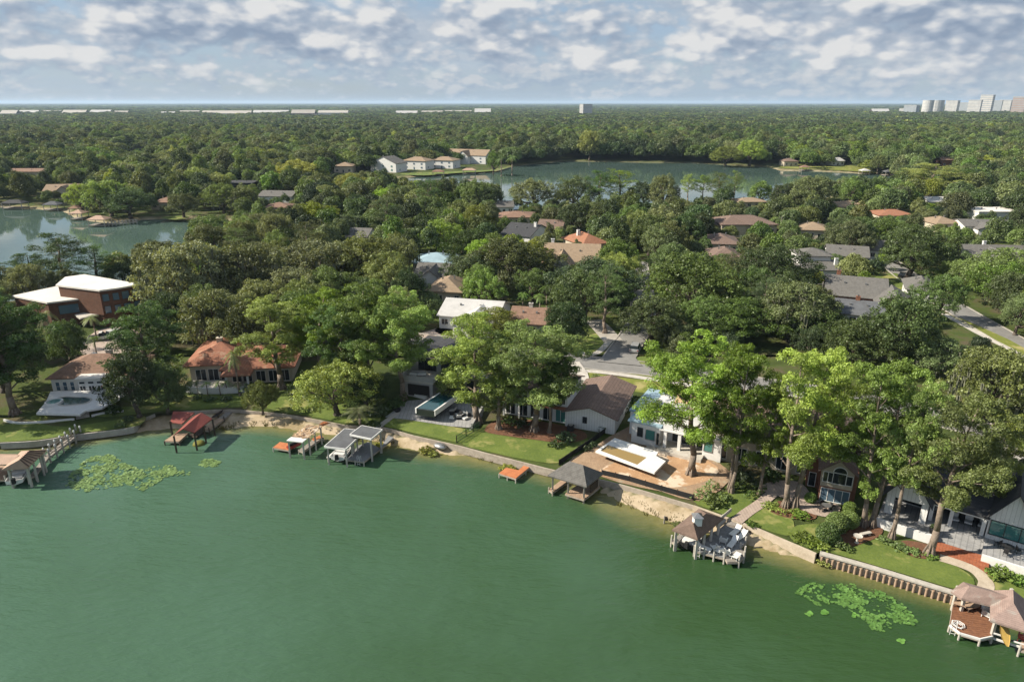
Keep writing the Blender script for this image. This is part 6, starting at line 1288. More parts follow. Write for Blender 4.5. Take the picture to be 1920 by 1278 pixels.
def d8():
    t, c = dock_thing('boathouse', 'boathouse with pinkish brown hip roofs and red-brown deck at bottom right', 1850, 1150); zd = .85; ze = 3.2
    D1 = pxs([(1781, 1171), (1788, 1128), (1830, 1118), (1866, 1128), (1861, 1192), (1838, 1197), (1800, 1186)], zd); deck(t, D1, zd, 'redplank', (-.15, .99), c, .24)
    m = MB(c)
    for a, b in ((0, 6), (6, 5), (5, 4)): m.bar((*D1[a], zd-.05), (*D1[b], zd-.05), .12, .22)
    m.build('fascia', MT['white'], t)
    F = [Vector(on(p, ze)) for p in ((1783, 1107), (1803, 1121), (1857, 1134), (1905, 1118), (1806, 1090))]; R0, R1 = Vector(on((1818, 1097.5), ze+1.3)), Vector(on((1896, 1118), ze+1.3))
    m = MB(c); m.add(F+[R0, R1]+[f-Vector((0, 0, .2)) for f in F], [(0, 1, 5), (1, 2, 6, 5), (2, 3, 6), (3, 4, 5, 6), (4, 0, 5)]+[(i, 7+i, 7+(i+1) % 5, (i+1) % 5) for i in range(5)]+[(11, 10, 9, 8, 7)]); m.build('roof', MT['pinkroof'], t)
    G = [Vector(on(p, ze+.01)) for p in ((1857, 1162), (1930, 1184), (1968, 1140), (1893, 1110))]; ctr = sum(G, Vector())/4; g0 = Vector(on((1894, 1146), ze+1.7)); g1 = Vector(on((1899, 1118), ze+1.7)); ax = (G[3]-G[0]).normalized(); g1 = g0+ax*2.2
    G = [Vector(on((1857, 1162), ze+.01)), Vector(on((1932, 1186), ze+.01))]; dl = Vector(on((1857, 1133), ze+.01))-G[0]; G += [G[1]+dl*2.0, G[0]+dl*2.0]; mid = (G[0]+G[1])/2; g0 = mid+dl*.62+Vector((0, 0, 1.6)); g1 = mid+dl*1.5+Vector((0, 0, 1.6))
    m = MB(c); P = G+[g-Vector((0, 0, .2)) for g in G]+[g0, g1]; m.add(P, [(0, 1, 8), (1, 2, 9, 8), (2, 3, 9), (3, 0, 8, 9)]+[(i, i+4, (i+1) % 4+4, (i+1) % 4) for i in range(4)]+[(7, 6, 5, 4)]); m.build('boat_roof', MT['pinkroof'], t)
    ps = [pxs([p], zd)[0] for p in ((1788, 1131), (1802, 1144), (1860, 1188), (1862, 1160))]; posts(t, ps, -1.5, ze-.15, c, .13, 'postw')
    ps = [pxs([p], zd)[0] for p in ((1888, 1136), (1925, 1206))]; posts(t, ps, -1.5, ze-.15, c, .13, 'postw')
    posts(t, [D1[0], D1[4], D1[5], D1[6]], -1.5, .75, c, .1, 'postw', 'piling', False)
    B = [pxs([p], zd)[0] for p in ((1862, 1190), (1925, 1210), (1962, 1160), (1880, 1136))]; ctrl = [Vector(b) for b in B]
    m = MB(c); m.bar((*ctrl[0], .5), (*ctrl[1], .5), .16, .16); m.bar((*ctrl[0], 1.1), (*ctrl[0].lerp(ctrl[1], .35), 1.1), .12, .12); m.bar((*ctrl[0].lerp(ctrl[1], .6), .9), (*ctrl[0].lerp(ctrl[1], .95), .9), .12, .12); m.build('lift_beam', MT['white'], t)
    bk = [ctrl[3], ctrl[2], ctrl[2]+Vector((0.2, 1.2)), ctrl[3]+Vector((0, 1.2))]; deck(t, [tuple(q) for q in bk], zd, 'redplank', (1, 0), c)
    ladder(t, tuple(Vector(D1[0]).lerp(Vector(D1[6]), .4)), (-.4, -.9), c, zd)
    a = at(1886, 1210, .6); b = at(1882, 1172, 2.2); b = Vector((a.x+.2, a.y+1.5, 2.4)); kayak('yellow canoe leaning upright under the brown boathouse roof', Vector((a.x, a.y, .55)), b, .55, .85, 'yellow', True)
    def Pd(px, py): return pxs([(px, py)], zd)[0]
    def wood_lounger(lab, p, rz):
        s = thing('deck_chaise', lab, 'lounger', (*p, zd), rz, 'brown chaises on the red-brown deck'); m = MB(); m.box(-.4, .4, -1.1, .5, .3, .4); m.build('seat', MT['tanplank'], s); m = MB(); slab(m, [(-.4, .5, .4), (.4, .5, .4), (.4, 1.0, .8), (-.4, 1.0, .8)], .08); m.build('backrest', MT['tanplank'], s); m = MB(); [m.box(sx*.34-.04, sx*.34+.04, y-.04, y+.04, 0, .3) for sx in (-1, 1) for y in (-.9, .4)]; m.build('legs', MT['postd'], s)
    wood_lounger('tan wooden chaise under the pavilion roof, nearer the water', Pd(1815, 1141), 1.9); wood_lounger('tan wooden chaise under the pavilion roof, nearer the lawn', Pd(1813, 1131), 1.7); wood_lounger('tan wooden chaise at the outer left post of brown deck', Pd(1795, 1134), 2.6)
    adirondack('white slatted chair at the right of the red-brown deck', Pd(1850, 1156), 2.2, zd, 'white', 'chairs on the red-brown deck'); adirondack('white slatted chair tucked behind the other under brown roof edge', Pd(1848, 1147), 2.6, zd, 'white', 'chairs on the red-brown deck')
    q = at(1917, 1200, .9); adirondack('red slatted chair at the right edge beside brown boathouse', (q.x, q.y), 2.4, .9, 'red', 'chairs on the red-brown deck')
    Rr = pxs([(1912, 1216), (1935, 1222), (1950, 1185), (1922, 1178)], .88); deck(t, Rr, .88, 'tanplank', (1, .2), c); posts(t, Rr[:2], -1.5, 1.3, c, .1, 'postw', 'piling', False)
    q = pxs([(1790, 1175)], zd)[0]; s = thing('rope_coil', 'pile of pale rope and rail beside the ladder on brown deck', 'rope', (q[0]+.5, q[1]+.2, zd)); m = MB(); pts = [Vector((math.cos(a*.9)*(.28+.02*a), math.sin(a*.9)*(.28+.02*a), .04+.008*a)) for a in range(20)]; m.path(pts, [.035]*20, 5); m.build('rope', MT['white'], s)
d8()
def shore_dock(label, px, py, w, roof='tanroof', walk=None, two=False):
    """small roofed dock on the far side of the left lake"""
    p = at(px, py, 0); s = p.y/1280*1.05; W = w*s; c = Vector((p.x, p.y, 0)); t = thing('boathouse', label, 'boathouse', c)
    D = [(p.x-W/2, p.y-2.5), (p.x+W/2, p.y-2.5), (p.x+W/2, p.y+3), (p.x-W/2, p.y+3)]; deck(t, D, .8, 'plank', (1, 0), c, .5); E = [(x, y, 3.2) for x, y in grow(D, .4)]; m = MB(c)
    hip_poly(m, E, Vector((p.x-W/2+2.6, p.y+.2, 4.6)), Vector((p.x+W/2-2.6, p.y+.2, 4.6)), .2); m.build('roof', MT[roof], t); posts(t, inset(D, .3), -1.3, 3.1, c, .12)
    if walk:
        a = Vector((p.x+W/2, p.y)); q = at(*walk, .9); b = Vector((q.x, q.y)); n = Vector((-(b-a).normalized().y, (b-a).normalized().x))*.9; deck(t, [tuple(a-n), tuple(b-n), tuple(b+n), tuple(a+n)], .9, 'plank', tuple(b-a), c, .5); k = [tuple(a.lerp(b, i/8)+n*s_) for i in range(9) for s_ in (-1, 1)]; posts(t, k, -1.3, 1.9, c, .1, 'postw', 'railing_post')
        m = MB(c); [m.bar((*(a+n*s_), 1.8), (*(b+n*s_), 1.8), .1, .1) for s_ in (-1, 1)]; m.build('railing', MT['postw'], t)
    KEEP.append((px-w/2, px+w/2, py-12, py+2, p.y-3))
shore_dock('white posted boathouse with long railed walkway on the left lake', 188, 424, 30, 'tanroof', (256, 415)); shore_dock('tan roofed boathouse near the leafy point of left lake', 150, 412, 22); shore_dock('brown roofed boathouse close to the point, behind the tan one', 148, 402, 22, 'browntile')
shore_dock('dark roofed boathouse on the far left lake bank', 30, 392, 36, 'darkshingle'); shore_dock('pale low boathouse between the dark one and the point', 102, 395, 26, 'grayroof'); shore_dock('red roofed boathouse on the middle lake before the mansions', 822, 330, 20, 'browntile'); shore_dock('tan boathouse right of the red roofed one on middle lake', 880, 327, 22, 'tanroof')
shore_dock('small white boathouse across the middle lake by the lawn', 1620, 328, 14, 'whiteroof'); shore_dock('small grey boathouse across the middle lake beneath trees', 1664, 330, 14, 'grayroof'); shore_dock('brown boathouse in front of the lawn across middle lake', 1508, 321, 14, 'browntile')
def pier():
    t, c = dock_thing('dock', 'bare grey pier in the left lake by the leaning cypress', 45, 524); P = pxs([(36, 527), (62, 522), (61, 518), (36, 522)], .8); deck(t, P, .8, 'plank', (1, 0), c, .4); posts(t, P, -1.3, 1.5, c, .12, 'plank', 'piling', False)
pier()
# ------------------------------------------------------------------ water lilies
def lilies(label, poly, n, r, holes=0.0, seed=1, col=((0.20, 0.33, 0.07), (0.12, 0.23, 0.05))):
    rg = np.random.default_rng(seed); P = np.array(pxs(poly, 0)); lo, hi = P.min(0), P.max(0); out = []; mb = MB(); big = []
    k = 0
    while len(big) < n and k < n*40:
        k += 1; q = lo+(hi-lo)*rg.random(2)
        if not inside(q[None], [tuple(x) for x in P])[0]: continue
        f = math.sin(q[0]*1.3+seed)+math.sin(q[1]*1.7-q[0]*.5)+math.sin(q[0]*3.1+q[1]*2.3)*.7
        if f < holes and rg.random() < .86: continue
        big.append(q)
    for i, q in enumerate(big):
        rr = r*rg.uniform(.55, 1.0); z = .03+.05*rg.random(); a0 = rg.uniform(0, 6.28); tx, ty = rg.normal(size=2)*.16
        pts = [(q[0], q[1], z)]+[(q[0]+rr*math.cos(a0+a), q[1]+rr*math.sin(a0+a), z+rr*(tx*math.cos(a0+a)+ty*math.sin(a0+a))+.015*rg.random()) for a in np.linspace(.25, 6.05, 8)]
        mb.add(pts, [(0, j, j+1) for j in range(1, 8)])
    o = mb.build('lily_pads', mat('lily_pad', col[0], col[1], .55, .9, spec=.4)); tag(o, label, 'water lilies', None, 'stuff')
lilies('wide pale green patch of lily pads off the left shore', [(122, 912), (130, 892), (150, 870), (172, 856), (205, 850), (222, 862), (262, 880), (300, 872), (325, 872), (332, 882), (362, 884), (358, 890), (318, 892), (290, 908), (268, 920), (240, 908), (200, 915), (160, 922)], 1500, .23, -.45, 3, ((0.20, 0.31, 0.10), (0.12, 0.21, 0.06)))
lilies('small pale green lily patch in front of the red boathouse', [(373, 872), (380, 862), (398, 860), (413, 866), (408, 874), (390, 876)], 130, .24, -1.5, 4, ((0.20, 0.31, 0.10), (0.12, 0.21, 0.06)))
lilies('bright green patch of lily pads before the white bulkhead', [(1490, 1112), (1505, 1100), (1530, 1090), (1560, 1098), (1600, 1092), (1650, 1108), (1690, 1130), (1724, 1166), (1710, 1172), (1680, 1168), (1660, 1184), (1635, 1180), (1622, 1162), (1600, 1150), (1565, 1130), (1530, 1136), (1515, 1122)], 820, .20, -.1, 5, ((0.15, 0.29, 0.07), (0.08, 0.19, 0.04)))
for i, (px, py, lab) in enumerate(((1518, 1151, 'tiny lily clump adrift left of the bright green patch'), (1546, 1148, 'tiny lily clump just under the bright green patch'), (1690, 1201, 'lone tiny lily clump nearest the bottom right'), (1602, 1154, 'tiny lily clump below the middle of the bright patch'))):
    lilies(lab, [(px-7, py), (px, py-5), (px+7, py), (px, py+4)], 14, .22, -9, 9+i, ((0.17, 0.36, 0.075), (0.10, 0.25, 0.045)))
# ------------------------------------------------------------------ vehicles
def car(label, px, py, rz, paint, kind='suv'):
    p = at(px, py); t = thing('parked_car', label, 'car', (p.x, p.y, Z0+.05), R(rz)); L, W = (4.8, 1.9) if kind != 'cart' else (2.6, 1.3)
    Hh = 1.0 if kind != 'cart' else .8
    body = MB(); prof = [(-L/2, .35), (L/2, .35), (L/2, .75), (L/2-.15, .95), (L*.2, 1.02), (-L/2+.1, 1.02), (-L/2, .9)]
    body.add([(x, s*W/2, z) for s in (-1, 1) for x, z in prof], [tuple(range(6, -1, -1)), tuple(range(7, 14))]+[(i, (i+1) % 7, 7+(i+1) % 7, 7+i) for i in range(7)]); body.build('body', MT[paint], t, .05)
    x0, x1 = {'suv': (-L/2+.15, L*.22), 'truck': (-L*.08, L*.24), 'cart': (-L*.4, L*.3)}[kind]
    cab = MB(); P = [(x0, 1.0), (x1, 1.0), (x1-.75 if kind != 'cart' else x1-.2, 1.68), (x0+.25, 1.68)]; w1, w2 = W/2-.06, W/2-.2
    cab.add([(x, s*(w1 if z < 1.2 else w2), z) for s in (-1, 1) for x, z in P], [(3, 2, 1, 0), (4, 5, 6, 7), (0, 1, 5, 4), (1, 2, 6, 5), (2, 3, 7, 6), (3, 0, 4, 7)]); cab.build('windows', MT['glass'], t)
    rf = MB(); rf.box(x0+.2, x1-.7 if kind != 'cart' else x1-.15, -w2-.02, w2+.02, 1.66, 1.74); rf.build('roof', MT[paint], t, .03)
    if kind == 'truck': b = MB(); b.box(-L/2+.12, x0-.1, -W/2+.12, W/2-.12, 1.0, 1.03); b.build('load_bed', MT['dark'], t)
    for sx in (-1, 1):
        for s in (-1, 1):
            w = MB(); w.tube((sx*L*.31, s*(W/2-.2), .33), (sx*L*.31, s*(W/2+.02), .33), .34, .34, 14); o = w.build('wheel', MT['rubber'], t); h = MB(); h.tube((sx*L*.31, s*(W/2+.02), .33), (sx*L*.31, s*(W/2+.035), .33), .2, .2, 10); h.build('rim', MT['steel'], o)
    for s in (-1, 1):
        w = MB(); w.box(L/2-.06, L/2+.01, s*W*.36-.18, s*W*.36+.18, .68, .84); w.build('headlight', MT['steel'], t); w = MB(); w.box(-L/2-.01, -L/2+.05, s*W*.4-.12, s*W*.4+.12, .68, .92); w.build('tail_light', MT['red'], t)
    q = proj(p.x, p.y, Z0); KEEP.append((q[0]-14, q[0]+14, q[1]-14, q[1]+4, p.y-2))
car('silver car parked at the mouth of the side street', 1191, 657, 72, 'carsilver'); car('white pickup parked on the pink drive below brown house', 190, 637, 22, 'carwhite', 'truck'); car('white van parked right of the white pickup', 222, 630, 60, 'carwhite')
car('small white cart behind the bungalow roof', 178, 678, 80, 'carwhite', 'cart'); car('dark car in the shade of the right hand street', 1700, 523, -35, 'metal')
def street_sign():
    p = at(1131, 656); t = thing('street_sign', 'white blade street name sign at the corner of the side street', 'sign', p); m = MB(); m.tube((0, 0, -.2), (0, 0, 2.9), .04, .04, 6); m.build('pole', MT['steel'], t); m = MB(); m.box(-.55, .55, -.02, .02, 2.6, 2.85); m.build('blade', MT['white'], t); m = MB(); m.box(-.02, .02, -.5, .5, 2.3, 2.55); m.build('blade', MT['white'], t)
street_sign()
def pole(px, py, top, lab):
    p = at(px, py); H = height_at(top, p.y)-Z0; t = thing('utility_pole', lab, 'utility pole', p); m = MB(); m.tube((0, 0, -.3), (0, 0, H), .17, .11, 8); m.build('shaft', MT['plank'], t); m = MB(); m.bar((-1.2, 0, H-.6), (1.2, 0, H-.6), .12, .12); m.build('crossarm', MT['plank'], t)
pole(1462, 440, 405, 'utility pole beside the brown hip roofs'); pole(1535, 585, 528, 'utility pole left of the brick ranch house')
def bird_bath():
    p = at(1606, 1018); t = thing('bird_bath', 'pale stone bird bath on the mulch by the round shrubs', 'bird bath', p); m = MB(); m.lathe([(.32, 0), (.3, .1), (.13, .2), (.12, .75), (.2, .85)], (0, 0, 0), 12); m.build('pedestal', MT['pale'], t); m = MB(); m.lathe([(.15, .85), (.5, 1.0), (.52, 1.05), (.4, .98), (.05, .95)], (0, 0, 0), 16); m.build('basin', MT['pale'], t)
    p = at(1622, 1005); t = thing('stone_bench', 'curved pale stone bench beside the bird bath', 'bench', p, .3); m = MB(); m.box(-.75, .75, -.22, .22, .42, .52); m.build('seat', MT['pale'], t, .03)
    for s in (-1, 1): m = MB(); m.box(s*.5-.12, s*.5+.12, -.16, .16, 0, .42); m.build('leg', MT['pale'], t)
    p = at(1558, 1012); t = thing('garden_statue', 'small pale garden statue at the hedge corner by seawall', 'statue', p); m = MB(); m.lathe([(.22, 0), (.22, .25), (.12, .3), (.17, .6), (.2, .8), (.08, .98), (.12, 1.08), (.1, 1.2), (.02, 1.26)], (0, 0, 0), 12); m.build('figure', MT['pale'], t, smooth=True)
    p = at(1548, 957); t = thing('patio_table', 'round glass patio table before the brick house', 'table', (p.x, p.y, Z0+.13)); m = MB(); m.tube((0, 0, .70), (0, 0, .74), .6, .6, 14); m.build('table_top', MT['steel'], t); m = MB(); m.tube((0, 0, 0), (0, 0, .7), .06, .06, 8); m.lathe([(.35, 0), (.3, .05), (.06, .08)], (0, 0, 0), 10); m.build('pedestal', MT['metal'], t)
    for k, a in enumerate((.3, 1.9, 3.5, 5.0)):
        c = thing('patio_chair', ('dark patio chair right of the brick house table', 'dark patio chair behind the brick house table', 'dark patio chair left of the brick house table', 'dark patio chair in front of the brick house table')[k], 'chair', (p.x+math.cos(a)*1.0, p.y+math.sin(a)*1.0, Z0+.13), a+1.57)
        m = MB(); m.box(-.23, .23, -.23, .23, .42, .47); m.build('seat', MT['metal'], c); m = MB(); m.box(-.23, .23, -.23, -.19, .47, .92) if False else m.box(-.23, .23, .19, .23, .47, .92); m.build('backrest', MT['metal'], c)
        for sx in (-1, 1):
            for sy in (-1, 1): m = MB(); m.box(sx*.2-.02, sx*.2+.02, sy*.2-.02, sy*.2+.02, 0, .42); m.build('leg', MT['metal'], c)
    p = at(825, 837, .7); t = thing('covered_dinghy', 'small pale covered dinghy hauled up on the sand', 'dinghy', (p.x, p.y, .62), 2.6); m = MB(); m.lathe([(.9, 0), (1.0, .25), (.75, .5), (.2, .62)], (0, 0, 0), 10); o = m.build('cover', MT['steel'], t, smooth=True); o.scale = (1.2, .75, 1)
bird_bath()

def shore_weeds():
    rg = np.random.default_rng(77); V = []; F = []; T_ = []; L = [Vector(p) for p in pxs(WATERLINE[8:29], 0)]
    for k in range(300):
        i = rg.integers(len(L)-1); q = L[i].lerp(L[i+1], rg.random()); nrm = Vector((-(L[i+1]-L[i]).y, (L[i+1]-L[i]).x)).normalized(); q = q+nrm*float(rg.normal()*.7+.4)
        if math.sin(q.x*.9)+math.sin(q.x*.31+2) < .1: continue
        for j in range(9):
            a = rg.uniform(0, 6.28); h = rg.uniform(.15, .5); r = rg.uniform(.05, .3); x, y = q.x+math.cos(a)*r, q.y+math.sin(a)*r; w = .05; b = len(V)
            V += [(x-w, y, .02), (x+w, y, .02), (x+math.cos(a)*.2+w*.3, y+math.sin(a)*.2, .1+h), (x+math.cos(a)*.2-w*.3, y+math.sin(a)*.2, .1+h)]; F.append((b, b+1, b+2, b+3)); T_ += [rg.random()]*4
    o = bpy.data.objects.new('shore_weeds', leaf_mesh('shore_weeds', V, F, np.array(T_))); COL.objects.link(o); o.color = (.19, .17, .05, 1); tag(o, 'thin yellowish weeds along the beach waterline', 'weeds', None, 'stuff')
shore_weeds()
# ------------------------------------------------------------------ trees one can pick out
def T(kind, px, base, top, w, col, label, var=None, group='lakeside trees', name=None, rot=None):
    return plant_px(kind, px, base, top, w, col, label, group, var, name, rot)
T('cyp', 28, 776, 556, 160, C_CYPD, 'huge dense dark cypress at the left edge beside the kidney pool', 1); T('cyp', -25, 780, 575, 170, C_CYPD, 'dark cypress cut by the left frame edge', 5); T('oak', 8, 735, 600, 150, C_OAKD, 'dark oak behind the huge cypress at the left edge', 1)
T('oak', 135, 690, 592, 88, C_OAKD, 'small dark oak behind the bungalow roof at left', 0); T('palm', 182, 668, 628, 34, C_OAKG, 'small palm by the parked white pickup', 0); T('palm', 103, 655, 578, 40, C_MOSSY, 'grey palm before the brown house low wing', 1); T('palm', 183, 640, 588, 40, C_MOSSY, 'grey palm under the brown house terrace', 0)
T('cyp', 283, 735, 570, 140, C_CYPD, 'tall cypress between bungalow and terracotta roofs, bright topped', 1); T('oak', 262, 782, 660, 120, C_OAKD, 'dark low oak on the shore right of the bungalow', 1); T('oak', 315, 772, 672, 84, C_OAKD, 'dark low oak left of the white terrace', 3)
T('cyp', 528, 728, 560, 148, C_CYP, 'leafy cypress leftmost of the row right of terracotta roofs', 0); T('cyp', 603, 722, 545, 130, C_CYP, 'leafy cypress second in the row behind the yellowish oak', 3); T('cyp', 690, 735, 528, 150, C_CYP, 'tallest cypress of the row left of the grey modern house', 1); T('cyp', 756, 748, 545, 128, C_CYP, 'bright cypress overhanging the grey modern house balcony', 5); T('cyp', 655, 745, 575, 110, C_CYPD, 'mossy cypress in the gap behind the yellowish oak', 3)
T('oak', 632, 778, 672, 158, C_CYPY, 'spreading yellowish oak over the shaded lawn at middle beach', 0); T('oak', 690, 770, 700, 80, C_OAKD, 'small dark oak right of the spreading yellowish oak', 4); T('oak', 493, 775, 706, 62, C_OAKO, 'rounded ivy covered tree on the beach edge by red boathouse', 2); T('palm', 450, 742, 652, 44, C_OAKG, 'tall fan palm before the terracotta house', 1); T('palm', 676, 806, 762, 66, C_MOSSY, 'low spiky palm on the beach behind the grey boathouse', 0)
T('cyp', 895, 792, 592, 160, C_CYP, 'broad cypress beside the sunken terrace corner', 1); T('cyp', 1002, 808, 604, 156, C_CYP, 'broad cypress in front of the white gabled house', 5); T('cyp', 935, 805, 640, 110, C_CYP, 'slimmer cypress between the two broad ones by mulch bed', 4); T('cyp', 1030, 812, 660, 80, C_CYPD, 'mossy cypress at the right of the mulch bed', 3); T('oak', 842, 752, 690, 66, C_CYP, 'small bright tree before the balcony of grey modern house', 4); T('oak', 925, 640, 575, 120, C_CYPY, 'thin pale yellow tree behind the two broad cypresses', 4)
T('cyp', 1296, 890, 632, 172, C_CYP, 'massive cypress on the clay lot before the unfinished house', 5, rot=2.0); T('cyp', 1372, 920, 655, 116, C_CYP, 'cypress with several pale trunks at the clay lot edge', 2); T('cyp', 1424, 926, 695, 84, C_CYP, 'slim cypress by the curved garden path', 4, rot=1.0)
T('cyp', 1480, 950, 660, 160, C_CYP, 'twin trunked cypress ringed by a curved hedge', 2); T('cyp', 1628, 988, 690, 156, C_CYP, 'twin trunked cypress left of the white terrace wall', 2, rot=3.0); T('cyp', 1672, 1008, 720, 104, C_CYP, 'cypress on the mulch before the farmhouse terrace', 3, rot=0.3); T('cyp', 1742, 1040, 745, 172, C_CYP, 'leaning pale trunked cypress by the brick landing', 3, rot=0.0); T('cyp', 1838, 985, 775, 100, C_CYPY, 'yellow green cypress over the farmhouse porch roof', 1)
T('oak', 1912, 1000, 925, 70, C_CYP, 'small bright tree at the right edge by teal window', 2); T('cyp', 1556, 900, 695, 100, C_CYP, 'cypress behind the beige gable', 5)
T('oak', 1058, 655, 560, 116, C_OAKD, 'round dark oak left of the side street', 0); T('oak', 1112, 568, 474, 172, C_OAKD, 'broad dark oak behind the red brown roof', 2); T('oak', 1222, 640, 556, 142, C_OAKG, 'rounded green oak right of the silver car', 1); T('oak', 1290, 596, 468, 200, C_OAKG, 'very broad green oak above the main road bend', 3); T('oak', 1262, 650, 600, 90, C_OAK, 'low oak at the kerb right of the side street', 5)
T('oak', 960, 540, 448, 172, C_OAKO, 'broad olive oak in front of the brown dormers', 1); T('oak', 885, 545, 470, 110, C_OAK, 'olive oak behind the pale metal roof', 0); T('oak', 1385, 640, 550, 172, C_OAKG, 'green oak above the massive lot cypress', 2); T('oak', 1440, 555, 452, 160, C_OAK, 'tall olive oak left of the grey tower house', 4); T('oak', 1530, 650, 575, 160, C_OAK, 'olive oak below the weathered grey roof', 0); T('oak', 1680, 690, 552, 170, C_OAK, 'tall olive oak beside the right hand street', 1); T('oak', 1840, 790, 640, 190, C_OAKO, 'big grey green oak with bare limbs at right edge', 5)
T('oak', 1600, 690, 590, 150, C_OAK, 'oak left of the tall street oak, olive and round', 2); T('oak', 1745, 705, 628, 140, C_OAK, 'olive oak in front of the right pavement', 6); T('oak', 1480, 640, 520, 150, C_OAKO, 'grey green oak behind the cypress tops right of centre', 6); T('oak', 1700, 525, 425, 150, C_OAKG, 'round bright oak on the lawn beside the right street', 1); T('oak', 1870, 560, 460, 160, C_OAKG, 'large oak across the right street', 3); T('oak', 1902, 628, 545, 84, C_OAK, 'oak on the verge beyond the right street pavement', 4); T('oak', 1905, 790, 720, 110, C_OAKD, 'dark oak at the right edge above charcoal gable', 0); T('oak', 1320, 640, 560, 120, C_OAKG, 'bright oak over the main road bend', 1)
T('oak', 368, 602, 436, 190, C_MOSSY, 'huge mossy oak right of the brown house', 5); T('oak', 470, 585, 445, 190, C_MOSSY, 'mossy grey oak in the middle of the left wood', 6); T('oak', 590, 555, 440, 180, C_MOSSY, 'mossy oak right of the grey one in left wood', 5); T('oak', 410, 662, 535, 150, C_MOSSY, 'dark trailing oak just behind the terracotta roofs', 6); T('oak', 318, 640, 540, 90, C_OAKD, 'dark oak right of the brown house end wall', 5); T('oak', 500, 630, 520, 150, C_MOSSY, 'mossy oak behind the leafy cypress row', 5); T('oak', 700, 548, 440, 150, C_OAKO, 'olive oak left of the blue grey roof', 1); T('oak', 770, 590, 505, 70, C_OAKD, 'conical dark magnolia left of the cream house', 1)
T('fcyp', 122, 552, 437, 110, C_CYPD, 'layered cypress against the left lake behind white roofs', 1); T('fcyp', 186, 545, 458, 96, C_CYPD, 'dark cypress right of the layered one by the lake', 0); T('fcyp', 62, 552, 474, 86, C_CYPD, 'thin leaning cypress over the left lake pier', 1); T('oak', 235, 545, 490, 80, C_OAKD, 'dark oak at the lake edge behind white roofs', 4); T('oak', 400, 470, 398, 120, C_OAK, 'oak at the near shore of left lake', 0); T('oak', 300, 520, 440, 110, C_OAKO, 'olive oak at the near shore of left lake', 2)
# silhouettes along the near shore of the middle lake
for px, b, tp, w, c, lab in ((812, 392, 336, 56, C_CYPD, 'dark upright tree at the left end of the middle lake shore'), (895, 395, 332, 60, C_OAK, 'tall dark tree with twin heads on the middle lake shore'), (922, 396, 350, 62, C_OAKD, 'rounded dark tree right of the twin headed one on shore'), (1000, 396, 330, 84, C_OAKO, 'broad olive tree on the shore below the lake centre'), (1075, 392, 326, 74, C_OAK, 'dark spreading tree left of the tallest shoreline tree'),
                         (1120, 392, 320, 66, C_CYPD, 'spreading tree at the middle of the shoreline row'), (1162, 392, 317, 74, C_CYP, 'tallest tree of the middle lake shoreline row'), (1206, 394, 340, 62, C_OAKD, 'low dark tree right of the tallest shoreline tree'), (1240, 400, 328, 74, C_OAKO, 'olive tree left of the bare trunked group on shore'),
                         (1289, 380, 326, 34, C_CYP, 'bare trunked tree leftmost of the four by the lake'), (1316, 380, 328, 36, C_CYP, 'bare trunked tree second of the four by the lake'), (1346, 382, 322, 40, C_CYP, 'bare trunked tree third of the four by the lake'), (1374, 380, 320, 36, C_CYP, 'bare trunked tree rightmost of the four by the lake'),
                         (1424, 384, 336, 46, C_OAKG, 'single rounded tree right of the bare trunked four'), (1470, 396, 340, 70, C_OAK, 'dark tree left of the tall domed shoreline tree'), (1510, 400, 330, 96, C_OAKO, 'tall domed olive tree at the right shoreline'), (1592, 392, 328, 62, C_OAKG, 'green tree before the tan roofed ranch'), (1632, 390, 332, 56, C_OAKD, 'dark brownish tree at the right end of the lake'), (1735, 375, 306, 110, C_CYPY, 'yellow topped big tree right of the lake end'), (1795, 372, 312, 90, C_OAKG, 'dark wide tree right of the yellow topped one')):
    T('fcyp' if c in (C_CYP, C_CYPD, C_CYPY) else 'oak', px, b, tp, w, c, lab, None, 'trees on the middle lake shore')
for px, b, tp, w, c, lab in ((720, 398, 350, 80, C_CYP, 'bright green tree left of the middle lake end'), (660, 372, 318, 84, C_YEL, 'yellow green tree below the tan mansion'), (560, 350, 296, 100, C_YEL, 'large yellow green tree above the left lake end'), (510, 330, 290, 90, C_YEL, 'yellow green tree left of the large one in far wood'), (420, 400, 340, 74, C_CYP, 'bright tree right of the grassy bank'), (460, 402, 345, 70, C_CYP, 'bright twin tree right of the grassy bank tree'), (210, 405, 330, 92, C_CYP, 'bright tall tree on the point of left lake'), (155, 395, 340, 60, C_CYP, 'bright slim tree left of the point tree'),
                             (245, 408, 350, 90, C_OAKD, 'dark tree over the railed boathouse walkway'), (345, 408, 358, 74, C_OAKO, 'greyish oak behind the grassy bank'), (590, 432, 370, 90, C_CYPY, 'yellow tree above the mossy wood'), (1105, 300, 240, 50, C_YEL, 'pale green tall tree in the far shore forest'), (1405, 310, 255, 60, C_CYP, 'bright tall tree at the far shore right end'), (1360, 310, 268, 60, C_CYPY, 'yellowish tree at the far shore right end'), (925, 326, 280, 34, C_OAKG, 'palmy tree beside the long mansion'), (1530, 310, 288, 26, C_OAKO, 'brown tinted bush tree on the far lawn'), (1645, 325, 290, 36, C_CYP, 'bright green tree right of the white lawn house'), (1490, 560, 500, 90, C_OAKG, 'leafy oak left of the brick ranch')):
    T('oak', px, b, tp, w, c, lab, None, 'trees that stand out in the wood')
for i, (px, b, tp, w) in enumerate(((372, 738, 712, 24), (390, 742, 714, 24), (414, 742, 712, 26), (427, 738, 712, 24), (448, 738, 716, 24), (360, 735, 712, 22))):
    T('palm', px, b, tp, w, C_OAKG, ('small terrace palm second from the left of the white wall', 'small terrace palm third from the left of the white wall', 'small terrace palm at the middle of the white wall', 'small terrace palm right of the middle of the white wall', 'small terrace palm at the foot of the tall fan palm', 'small terrace palm leftmost on the white wall')[i], i, 'small palms along the white terrace')
